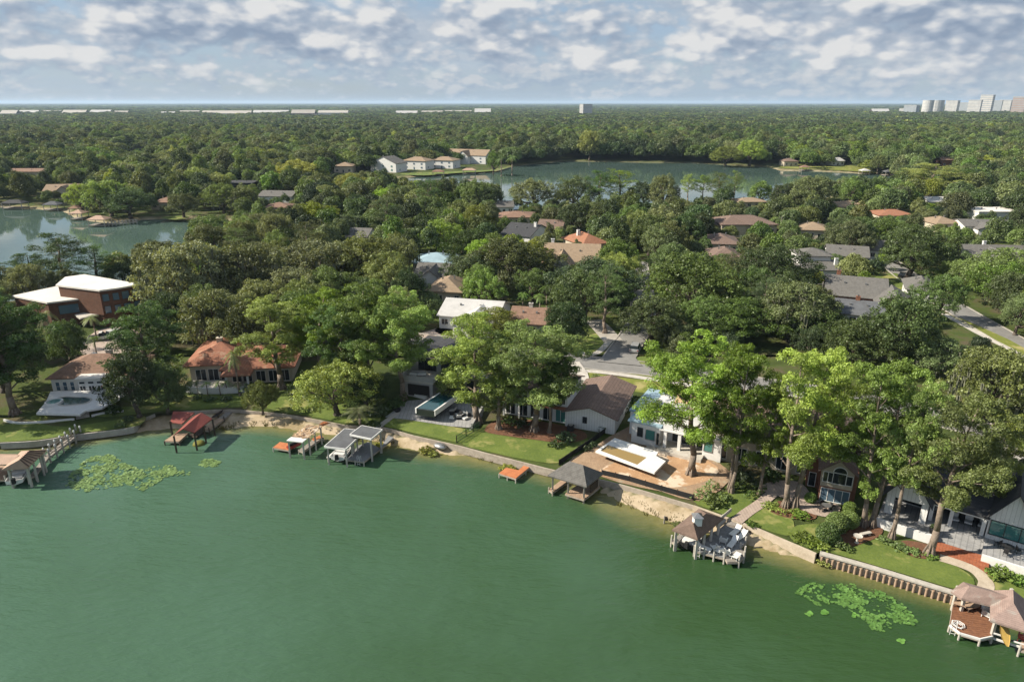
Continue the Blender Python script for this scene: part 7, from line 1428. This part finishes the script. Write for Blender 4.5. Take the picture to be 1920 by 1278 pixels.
for px, b, tp, w, lab in ((868, 545, 500, 30, 'fan palm left of the broad olive oak'), (980, 585, 545, 30, 'fan palm behind the red brown roof'), (1012, 588, 548, 30, 'fan palm between red brown roof and the dark oak'), (1025, 575, 532, 32, 'taller fan palm left of the broad dark oak'), (960, 328, 288, 26, 'tall palm right of the long mansion'), (940, 330, 290, 24, 'tall palm beside the long mansion doors'), (872, 520, 488, 26, 'small palm above the cream house')):
    T('palm', px, b, tp, w, C_OAKG, lab, None, 'palms among the houses')
# ------------------------------------------------------------------ shrubs, hedges, reeds
def shrub(px, py, rm, hm, label, col=C_OAKG, m=None, name='shrub', cat='shrub', z=Z0, group=None):
    p = at(px, py, z); o = bpy.data.objects.new(name, m or BUSH[rnd.randrange(3)]); COL.objects.link(o); o.location = p; o.scale = (rm, rm, hm); o.rotation_euler.z = rnd.uniform(0, 6.28); o.color = (*col, 1); return tag(o, label, cat, group)
for px, py, r, lab in ((1552, 1000, 1.35, 'large clipped round shrub nearest the seawall'), (1570, 980, 1.35, 'large clipped round shrub behind the nearest one'), (1593, 974, 1.15, 'clipped round shrub rightmost of the three big balls'), (1520, 933, .75, 'small clipped ball at the left of the beige gable'), (1594, 952, .85, 'small clipped ball at the right of the beige gable')):
    shrub(px, py, r, r, lab, C_OAKG, BALL, 'round_shrub', z=Z0+r*.85, group='clipped round shrubs')
for px, py, r, h, c, lab in ((1335, 948, 1.6, 1.4, C_CYP, 'leafy bright shrub behind the seawall by the hedge'), (1360, 940, 1.2, 1.2, C_OAKG, 'leafy shrub right of the bright one by hedge'), (1500, 1012, 1.5, .8, C_CYP, 'low leafy shrub at the corner of the seawall lawn'), (1525, 1020, 1.5, .9, C_CYP, 'bright flowering shrub above the seawall'), (1543, 1028, 1.0, .8, C_CYP, 'shrub by the statue at the bulkhead corner'), (1570, 1025, 1.2, 1.1, C_OAKG, 'dark green shrub right of the statue'), (1585, 1030, .9, .8, C_OAKG, 'small shrub at the mulch left of bird bath'),
                             (1690, 1030, 1.3, .7, C_OAKG, 'low shrub between the two terrace cypresses'), (1712, 1036, 1.0, .6, C_OAKG, 'low shrub at the foot of the leaning cypress'), (1655, 1014, 1.0, .5, C_OAKG, 'low green cover at the foot of the mulch cypress'), (1745, 1045, 1.0, .5, C_OAKG, 'low green cover right of the leaning cypress'), (1880, 1085, 1.7, 1.3, C_CYP, 'large leafy shrub below the farmhouse terrace wall'), (1860, 1080, 1.0, .9, C_OAKG, 'shrub at the lower right of the brick landing'), (1905, 1090, 1.2, 1.0, C_OAKG, 'shrub at the right edge under the terrace wall'),
                             (955, 795, 1.6, 1.3, C_OAKG, 'mounded shrub left of the mulch bed'), (978, 800, 1.5, 1.2, C_OAKD, 'dark shrub between cypress trunks on the mulch'), (1060, 828, 2.0, 1.6, C_OAKD, 'wide dark shrub right of the mulch bed'), (1040, 838, 1.2, 1.0, C_OAKD, 'dark shrub at the front of the mulch bed'), (1128, 800, 1.1, 1.2, C_OAKD, 'shrub at the gabled house corner'), (1100, 845, .9, .8, C_OAKD, 'shrub along the silt fence by the lawn'), (1110, 838, .9, .9, C_OAKD, 'second shrub along the silt fence by the lawn'), (1140, 790, 1.0, 1.0, C_OAKD, 'shrub beside the long side wall of gabled house'), (1155, 778, 1.0, 1.0, C_OAKD, 'shrub midway along the gabled house side wall'), (1180, 757, 1.2, 1.3, C_OAKD, 'shrub at the back corner of the gabled house'),
                             (215, 775, 1.4, 1.6, C_OAKD, 'dark shrub on the deck edge right of the kidney pool'), (240, 790, 1.3, .9, C_OAKD, 'low dark shrub on the slope near the left beach'), (228, 800, 1.1, .8, C_OAKD, 'low dark shrub at the left beach wall'), (330, 750, 1.8, 1.5, C_OAKD, 'dark shrub left of the white terrace'), (370, 748, 1.2, .8, C_OAKD, 'low hedge shrub below the white terrace wall'), (395, 751, 1.3, .8, C_OAKD, 'low hedge shrub midway below the white terrace'), (425, 750, 1.3, .8, C_OAKD, 'low hedge shrub at the right below the white terrace'), (470, 742, 2.0, 2.2, C_OAKD, 'dark shrub mass right of the fan palm'),
                             (740, 765, 1.8, 1.5, C_OAKD, 'dark shrub left of the fire bowl'), (712, 778, 2.0, 1.8, C_OAKD, 'dark shrub at the lawn edge by the terrace path'), (700, 800, 1.3, .9, C_OAKD, 'low shrub behind the grey boathouse'), (1390, 915, 1.2, .9, C_OAKG, 'low shrub left of the garden path'), (1445, 950, 1.3, .5, C_CYP, 'ground cover left of the curved hedge'), (1500, 968, 1.5, .6, C_OAKG, 'ground cover right of the curved hedge'), (1410, 985, .9, .5, C_OAKG, 'low plants at the path by the dock stairs'),
                             (1400, 905, 1.8, 1.8, C_OAKD, 'dark shrub behind the slim cypress'), (1445, 900, 1.6, 1.6, C_OAKD, 'dark shrub by the brick wall'), (1240, 690, 1.8, 1.3, C_OAKD, 'shrub at the kerb under the lot cypress'), (1118, 708, 1.2, .7, C_OAKO, 'low shrub on the verge behind the pink roof'), (850, 605, 1.5, 1.3, C_OAKO, 'brownish shrub before the pale metal roofed house'), (832, 600, 1.3, 1.2, C_OAKG, 'shrub left of the pale metal roofed house'), (905, 545, 1.3, 1.6, C_OAKG, 'shrub behind the pale metal roof'), (925, 552, 1.2, 1.6, C_OAKD, 'clipped shrub right of the pale metal roof'), (850, 530, 1.0, 3.4, C_OAKD, 'narrow columnar conifer behind the cream house'), (815, 512, 1.1, 3.0, C_OAKD, 'columnar conifer before the pale grey twin gables'),
                             (1545, 318, 3.5, 2.5, C_OAKO, 'pinkish bush on the far lawn'), (1655, 318, 3.0, 2.5, C_OAKD, 'dark bush by the far grey boathouse')):
    shrub(px, py, r, h, lab, c, group='garden shrubs')
for px, py, r, h, lab in ((800, 848, 1.5, .9, 'yellowish reeds in the shallows left of the dinghy'), (812, 853, 1.0, .6, 'low yellowish reeds in front of the dinghy'), (1542, 1058, .9, .8, 'yellow green reeds at the bulkhead corner'), (1118, 920, .9, .6, 'reeds beside the pyramid roof boathouse'), (950, 880, 1.3, .7, 'yellowish reeds behind the orange dock'), (962, 874, 1.0, .5, 'sparse reeds between the orange dock and the beach'), (712, 838, .9, .9, 'yellow reeds under the upper grey roof'), (905, 858, .8, .35, 'low weeds at the waterline left of orange dock'), (1270, 985, .9, .4, 'low weeds at the waterline near the cupola boathouse')):
    shrub(px, py, r, h, lab, C_YEL if 'low weeds' not in lab else C_OAKO, BUSH[2], 'reeds', 'reeds', 0.05, 'reeds along the waterline')
def hedge(label, pts, w, h, col, seed, name='hedge'):
    P = pxs(pts); o = bpy.data.objects.new(name, hedge_mesh(P, w, h, seed)); COL.objects.link(o); o.location = (*P[0], Z0); o.color = (*col, 1); tag(o, label, 'hedge'); return o
hedge('clipped hedge running up from the seawall beside the clay lot', [(1302, 942), (1325, 925), (1340, 912)], 1.1, 1.1, C_OAKG, 3); hedge('curved low hedge round the twin trunked cypress', [(1438, 950), (1452, 960), (1475, 966), (1495, 964)], .8, .6, C_CYP, 4); hedge('low clipped hedge along the path to the patio', [(1402, 938), (1420, 925), (1428, 915)], 1.1, .8, C_OAKG, 5)
hedge('tall dark hedge between terracotta house and the shaded lawn', [(548, 752), (560, 735), (575, 718)], 1.2, 2.6, C_OAKD, 6); hedge('long dark hedge beside the gabled house side wall', [(1128, 812), (1160, 782), (1195, 752)], 1.0, 1.0, C_OAKD, 7); hedge('clipped hedge across the drive behind the left cypress', [(318, 690), (345, 684)], 1.5, 2.2, C_OAKG, 8); hedge('dark hedge along the left of the terrace lawn', [(722, 772), (750, 755), (760, 745)], .9, 1.2, C_OAKD, 9)
# ------------------------------------------------------------------ the wood: single trees, then the far canopy
for px, py, w, h in ((1095, 640, 60, 30),): pass
KEEP += [(1085, 1235, 662, 705, 118), (1128, 1200, 625, 670, 120), (715, 905, 745, 808, 95), (1060, 1350, 838, 940, 80), (75, 200, 735, 775, 100), (1775, 1850, 575, 625, 150), (1850, 1920, 620, 665, 130), (155, 240, 615, 660, 130), (790, 840, 605, 632, 140), (460, 700, 775, 800, 90),
         (1098, 1150, 596, 640, 140), (1640, 1712, 508, 545, 190), (60, 1500, 800, 1000, 90), (330, 400, 655, 690, 100), (1190, 1215, 560, 640, 140), (1480, 1640, 296, 322, 480), (750, 960, 312, 334, 430), (0, 340, 392, 470, 250), (470, 560, 360, 382, 300), (925, 1000, 300, 330, 560), (835, 1555, 318, 364, 338), (0, 250, 392, 486, 176), (0, 60, 486, 548, 150)]
CELL = {}
def near_ok(x, y, r):
    for i in range(int((x-9)//9), int((x+9)//9)+1):
        for j in range(int((y-9)//9), int((y+9)//9)+1):
            for (a, b, c) in CELL.get((i, j), ()):
                if (a-x)**2+(b-y)**2 < (0.52*(r+c))**2: return False
    return True
def put(x, y, r): CELL.setdefault((int(x//9), int(y//9)), []).append((x, y, r))
for t in TREES: put(t[0], t[1], t[2])
ROADP = np.array([p for P, h in ROADS for p in P])
def spoils(x, y, r, H):
    dep = y*_C+40*_S; pw = r*FPX/dep; cx, ct = proj(x, y, Z0+H); cx2, cb = proj(x, y, Z0+H*0.15); cx = (cx+cx2)/2
    for (a, b, c, d, D) in KEEP:
        if y < D+1 and cx+pw*.8 > a and cx-pw*.8 < b and ct < d and cb > c: return True
    return False
cand = []
gy = 80.0
while gy < 470:
    st = 6.4 if gy < 250 else 7.2
    gx = -(gy*.98+45)
    while gx < gy*.98+45:
        cand.append((gx+rnd.uniform(-2.8, 2.8), gy+rnd.uniform(-2.8, 2.8))); gx += st
    gy += st
P = np.array(cand); h_, s_ = terrain(P); okl = (h_ > Z0-.01) & (s_ < .05)
dr = np.min(np.hypot(P[:, None, 0]-ROADP[None, :, 0], P[:, None, 1]-ROADP[None, :, 1]), 1)
FO = np.array(FOOT); df = np.min(np.hypot(P[:, None, 0]-FO[None, :, 0], P[:, None, 1]-FO[None, :, 1])-FO[None, :, 2], 1)
wl_d = dist(P, WW)
order = np.argsort(P[:, 1]); WOODS = []
for i in order:
    x, y = P[i]
    if not okl[i] or dr[i] < 5.2 or df[i] < 0.4 or wl_d[i] < 17: continue
    r = rnd.uniform(4.6, 8.2)*(1.0 if y > 150 else .85)
    if rnd.random() < .18: r *= .62
    H = r*rnd.uniform(1.35, 1.8)+rnd.uniform(1, 3)
    q = proj(x, y, Z0+H*.6)
    if q[0] < -420 or q[0] > 2340: continue
    hit = spoils(x, y, r, H)
    if hit:
        r *= .5; H = r*1.2+1.2
        if spoils(x, y, r, H): continue
    if not near_ok(x, y, r): continue
    put(x, y, r); WOODS.append((x, y, r, H))
def tone_at(x, y):
    n = math.sin(x*.045+1.3)+math.sin(y*.038+x*.02)+rnd.gauss(0, .9)
    left = x < -25 and y < 260
    if left: return rnd.choice(((C_MOSSY, 'mossy grey'), (C_OAKO, 'olive'), (C_OAKG, 'green'), (C_OAK, 'dark olive')))
    if n > 2.0: return (C_CYPY, 'yellowish')
    if n > 1.2: return (C_CYP, 'bright green')
    if n > .3: return (C_OAKG, 'green')
    if n > -.9: return (C_OAK, 'dark olive')
    if n > -1.6: return (C_OAKO, 'olive')
    return (C_OAKD, 'very dark')
WOODS.sort(key=lambda t: (not -70 < proj(t[0], t[1], Z0+t[3]*.6)[0] < 1990, -t[2]/t[1]))
MARKS = [(o.location.x, o.location.y, o['label']) for o in COL.objects if o.type == 'EMPTY' and o.get('category') == 'house']
SHORT = {o['label']: o.name.split('.')[0].replace('_', ' ') for o in COL.objects if o.get('category') == 'house'}
used = {}
for k, (x, y, r, H) in enumerate(WOODS):
    if k >= 300-len([t for t in TREES if t[3] < 17]): break
    col, tn = tone_at(x, y); kd = 'fcyp' if rnd.random() < .16 and tn != 'mossy grey' else 'oak'; mk = min(MARKS, key=lambda m: math.hypot(m[0]-x, m[1]-y)); dx, dy = x-mk[0], y-mk[1]
    rel = ('right of' if dx > 0 else 'left of') if abs(dx) > abs(dy) else ('behind' if dy > 0 else 'in front of')
    base = f"{'small' if r < 5 else 'broad' if r > 6.8 else 'middling'} {tn} {'oak' if kd == 'oak' else 'upright tree'} {rel} the {SHORT[mk[2]]}"
    n = used.get(base, 0); used[base] = n+1
    far = ('', ', next one further off', ', third in line from it', ', fourth in line from it', ', fifth in line from it', ', sixth in line from it', ', seventh in line from it')
    plant(kd, x, y, H*(1 if kd == 'oak' else 1.25), r*(1 if kd == 'oak' else .85), col, base+far[min(n, 6)], 'oaks of the lakeside wood', var=rnd.choice((5, 6, 6, 0)) if tn == 'mossy grey' else rnd.randrange(5))
REST = WOODS[k:]
# ------------------------------------------------------------------ far canopy: one mass of woodland
def far_crown(seed, n_cl, Rr, H, leaf, per):
    rg = np.random.default_rng(seed); cl = []
    for k in range(n_cl):
        u = (k+.5)/n_cl; th = math.acos(1-1.05*u); az = k*2.4+rg.uniform(-.4, .4); rad = rg.uniform(.7, 1.0); rr = Rr*rg.uniform(.2, .36)
        cl.append((math.sin(th)*math.cos(az)*Rr*.8*rad, math.sin(th)*math.sin(az)*Rr*.8*rad, H*.42+math.cos(th)*H*.48*rad, rr, rr*.75, rg.uniform(.15, .85)))
    V, F, T_ = leaves(cl, leaf, per, rg, min_n=12); return leaf_mesh('far_crown', V, F, T_, FARLEAF)
wood_col = bpy.data.collections.new('wood_crowns')
tones = [C_OAKD, C_OAK, C_OAKO, C_OAK, C_OAKG, C_OAKO, C_OAKG, C_CYP, C_CYPY]
for k in range(8):
    o = bpy.data.objects.new('wood_crown_%02d' % k, far_crown(80+k, 40, (8.0, 8.4, 6.0, 7.4, 8.2, 5.4, 7.8, 6.6)[k], (12.5, 11, 15.5, 13, 12, 16.5, 12.5, 14)[k], .62, 2.6)); wood_col.objects.link(o)
far_col = bpy.data.collections.new('far_crowns')
for k in range(6):
    o = bpy.data.objects.new('far_crown_%02d' % k, far_crown(90+k, 16, 8.0, 12.0, 1.9, .55)); far_col.objects.link(o)
def scatter(name, label, pts, col, ncol, seed):
    """pts: x, y, sx, sz"""
    rg = np.random.default_rng(seed); pts = np.asarray(pts); n = len(pts); me = bpy.data.meshes.new(name); me.vertices.add(n)
    me.vertices.foreach_set('co', np.column_stack([pts[:, :2], np.full(n, Z0)]).astype(np.float32).ravel())
    for nm, typ, arr in (('scl', 'FLOAT_VECTOR', np.column_stack([pts[:, 2], pts[:, 2], pts[:, 3]])), ('rot', 'FLOAT', rg.uniform(0, 6.28, n)), ('pick', 'INT', rg.integers(0, ncol, n)), ('tint', 'FLOAT_VECTOR', (np.array(tones)*(0.90 if ncol == 8 else 0.74))[pts[:, 4].astype(int) % len(tones)])):
        a = me.attributes.new(nm, typ, 'POINT'); a.data.foreach_set('vector' if typ == 'FLOAT_VECTOR' else 'value', (arr.astype(np.int32) if typ == 'INT' else arr.astype(np.float32)).ravel())
    o = bpy.data.objects.new(name, me); COL.objects.link(o); tag(o, label, None, None, 'stuff')
    ng = bpy.data.node_groups.new(name, 'GeometryNodeTree'); ng.interface.new_socket('Geometry', in_out='INPUT', socket_type='NodeSocketGeometry'); ng.interface.new_socket('Geometry', in_out='OUTPUT', socket_type='NodeSocketGeometry')
    gi = ng.nodes.new('NodeGroupInput'); go = ng.nodes.new('NodeGroupOutput'); ci = ng.nodes.new('GeometryNodeCollectionInfo'); ci.inputs[0].default_value = col; ci.inputs[1].default_value = True; ci.inputs[2].default_value = True
    ip = ng.nodes.new('GeometryNodeInstanceOnPoints'); ip.inputs['Pick Instance'].default_value = True
    def na(nm, ty): a = ng.nodes.new('GeometryNodeInputNamedAttribute'); a.data_type = ty; a.inputs[0].default_value = nm; return a.outputs[0]
    L = ng.links.new; L(gi.outputs[0], ip.inputs['Points']); L(ci.outputs[0], ip.inputs['Instance']); L(na('pick', 'INT'), ip.inputs['Instance Index']); L(na('scl', 'FLOAT_VECTOR'), ip.inputs['Scale'])
    cx = ng.nodes.new('ShaderNodeCombineXYZ'); L(na('rot', 'FLOAT'), cx.inputs[2]); L(cx.outputs[0], ip.inputs['Rotation']); L(ip.outputs[0], go.inputs[0])
    o.modifiers.new('scatter', 'NODES').node_group = ng; return o
W = []
for (x, y, r, H) in REST: W.append((x, y, r/8, H/12.5, min(8, max(0, int(rnd.gauss(3.4, 2.2))))))
def band(y0, y1, step, rmin, rmax, hmin, hmax, jit):
    out = []; rg = np.random.default_rng(int(y0)); y = y0
    while y < y1:
        st = step(y); n = int((y*1.0*2+90)/st); xs = -(y*1.0+45)+st*(np.arange(n)+rg.uniform(-jit, jit, n)); ys_ = y+rg.uniform(-jit, jit, n)*st
        pk = np.clip(np.floor(3.4+1.6*np.sin(xs*.011+1)*np.sin(ys_*.008)+rg.normal(size=n)*1.9), 0, 8).astype(int)
        rr = rg.uniform(rmin, rmax, n)
        out.append(np.column_stack([xs, ys_, rr*(st/step(y0))**.8, hmin+(hmax-hmin)*rg.random(n)**1.5, pk])); y += st
    return np.concatenate(out)
B1 = band(470, 1150, lambda y: 8.6+(y-470)*.004, .85, 1.45, .8, 1.4, .45)
h_, s_ = terrain(B1[:, :2].copy()); keep = (h_ > .6)
dF = np.array([min((math.hypot(a-x, b-y)-c) for a, b, c in FOOT if abs(b-y) < 60) if any(abs(b-y) < 60 for a, b, c in FOOT) else 99 for x, y in B1[:, :2]])
keep &= dF > 1.5
for i in np.flatnonzero(keep):
    if B1[i, 1] < 760 and spoils(B1[i, 0], B1[i, 1], B1[i, 2]*8, B1[i, 3]*12.5): keep[i] = False
B1 = B1[keep]
# the far shore wood of the middle lake stands taller
d2 = dist(B1[:, :2], LAKE2, True); tall = (d2 < 60) & (B1[:, 1] > 600) & (B1[:, 0] > 10) & (B1[:, 0] < 240); B1[tall, 3] *= 1.22
scatter('woodland', 'continuous dark woodland canopy beyond the nearest trees and around the far lake', np.concatenate([np.array(W), B1]), wood_col, 8, 3)
B2 = band(1150, 3400, lambda y: 11.5+(y-1150)*.006, 1.1, 1.75, .75, 1.2, .48)
B3 = band(3400, 16000, lambda y: 36+(y-3400)*.02, 2.6, 4.2, .7, 1.2, .5)
B = np.concatenate([B2, B3]); CLEAR = []
def far_y(py, z): return (z-CAMH)/(-_S-(py-639)/FPX*_C)*(_C-(py-639)/FPX*_S)
# pale commercial strips, towers and the distant downtown
def far_box(name, label, cat, px0, px1, pyb, pyt, depth, m, D=None, wins=None, top=None, group=None, rnd_=False):
    """building whose foot would show at row pyb; px0-px1 wide and rising to row pyt"""
    p = at((px0+px1)/2, pyb, Z0) if D is None else Vector(((((px0+px1)/2)-960)/FPX*(D*_C+45*_S), D, Z0)); s = (p.y*_C+40*_S)/FPX; Wd = (px1-px0)*s; H = height_at(pyt, p.y)-Z0
    t = thing(name, label, cat, (p.x, p.y, Z0), (0 if 'ware' in name or 'comm' in name else .85), group); b = MB(); shed = cat == 'building'
    if rnd_: b.tube((0, Wd/2, -1), (0, Wd/2, H), Wd/2, Wd/2, 18)
    else: b.box(-Wd/2, Wd/2, 0, depth, -1, H*(.45 if shed else 1))
    b.build('wall', MT[m], t); CLEAR.append((p.x-Wd/2-8, p.x+Wd/2+8, p.y-1, p.y+depth+5))
    if shed:
        r = MB(); gable(r, -Wd/2, Wd/2, 0, depth, H*.46, H*.55, 'x', .5); r.build('roof', MT[('whiteroof', 'kerb', 'postw')[len(CLEAR) % 3]], t)
    elif not rnd_:
        r = MB(); r.box(-Wd/2-.6, Wd/2+.6, -.6, depth+.6, H+.01, H+1.2); r.build('roof', MT['farwhite' if top is None else top], t)
    if wins:
        nx, nz = wins
        for k in range(nz):
            z = H*(k+.55)/nz
            m_ = MB()
            if rnd_: m_.tube((0, Wd/2, z-H/nz*.2), (0, Wd/2, z+H/nz*.2), Wd/2+.12, Wd/2+.12, 18)
            else: m_.box(-Wd/2-.12, Wd/2+.12, -.12, depth+.12, z-H/nz*.20, z+H/nz*.20)
            m_.build('window_band', MT['fargrey'], t)
    return t
far_box('tower_block', 'lone pale slab tower rising from the far woods at centre', 'tower', 1087, 1116, 216, 196, 16, 'farwhite', 2600, (6, 9))
strip = [(0, 30, 206, 'long white low warehouse at the far left edge'), (34, 70, 207, 'white low warehouse second from the far left'), (76, 112, 205.5, 'tan tinged low building left of the far strip'), (116, 160, 206, 'pale low building mid far left strip'), (168, 206, 205, 'cream long low building of the far left strip'), (212, 238, 207, 'white low block at the end of the far left strip'), (262, 292, 210, 'small white low building before the long far sheds'), (300, 326, 208, 'small white shed left of the long far sheds'), (335, 372, 207, 'pale shed left end of the long far strip'), (378, 470, 206.4, 'very long pale shed in the far strip'), (474, 540, 205.8, 'long white hangar roof in the far strip'), (546, 590, 206.2, 'bright white hangar right in the far strip'), (596, 652, 205.5, 'white sheds at the right end of the far strip'), (742, 782, 207.5, 'short white building left of the long bright one'), (790, 830, 206.5, 'bright white building left of far centre'), (834, 884, 206.2, 'long bright white building near far centre'), (890, 920, 204, 'white block with taller roof near far centre'), (1288, 1322, 209, 'white low building right of the tower block'), (1326, 1360, 210, 'paler low building right of the white one'), (1636, 1668, 203, 'pale office block left of downtown'), (1596, 1620, 211, 'tiny pale building below downtown left'), (1800, 1826, 212, 'small pale building under downtown'), (0, 36, 234, 'pale roofed building among trees at left edge')]
for i, (a, b, pt, lab) in enumerate(strip):
    far_box('warehouse' if b-a > 34 else 'commercial_building', lab, 'building', a, b, 0, pt+((.9, -.2, 1.6, .4, 1.2)[i % 5] if pt < 230 else 0), 34 if pt < 230 else 20, ('farwhite', 'fargrey', 'farwhite', 'fartan')[i % 4], {True: 2700, False: 1350}[pt < 230]+(i*277 % 600), None, 'membrane', 'pale buildings beyond the woods')
down = [(1706, 1732, 198, 'fargrey', 'low glass office block at the left of downtown', 0), (1738, 1757, 188, 'farwhite', 'round white tower leftmost in downtown', 1), (1754, 1780, 188, 'farwhite', 'wide round white tower second in downtown', 1), (1782, 1806, 189, 'farwhite', 'pale banded tower right of the round white pair', 0), (1808, 1828, 193, 'fargrey', 'low pale glass block mid downtown', 0), (1829, 1844, 188, 'farwhite', 'slim white tower left of the tallest downtown one', 0), (1845, 1870, 178.5, 'farwhite', 'tallest tan and white tower of downtown', 0), (1871, 1880, 189, 'fargrey', 'narrow grey tower right of the tallest', 0), (1881, 1906, 188, 'farwhite', 'pale banded tower near the right edge', 0), (1907, 1932, 182, 'fartan', 'reddish brown tower at the right edge', 0), (1700, 1718, 204, 'farwhite', 'low white podium at the far left of downtown', 0)]
for i, (a, b, pt, m, lab, rd) in enumerate(down): far_box('office_tower', lab, 'tower', a, b, 0, pt, 45, m, 2900+(i*97 % 400), (5, 10 if pt < 192 else 5), None, 'downtown towers', bool(rd))
kp = np.ones(len(B), bool)
for (x0, x1, y0, y1) in CLEAR: kp &= ~((B[:, 0] > x0) & (B[:, 0] < x1) & (B[:, 1] > y0-8) & (B[:, 1] < y1))
# parking and open ground before the long sheds
kp &= ~((B[:, 1] > 2300) & (B[:, 1] < 3300) & (B[:, 0] < -150) & (np.sin(B[:, 0]*.006)+np.sin(B[:, 0]*.017+1) > .3))
B = B[kp]
scatter('far_woodland', 'flat hazy forest running to the horizon behind the far buildings', B, far_col, 6, 4)
print('N', len(W), len(B1), len(B), 'trees', len(TREES), 'woods', len(WOODS), 'tris', sum(len(o.data.loop_triangles) if False else sum(len(p.vertices)-2 for p in o.data.polygons) for o in {o.data: o for o in bpy.data.objects if o.type == 'MESH'}.values()))
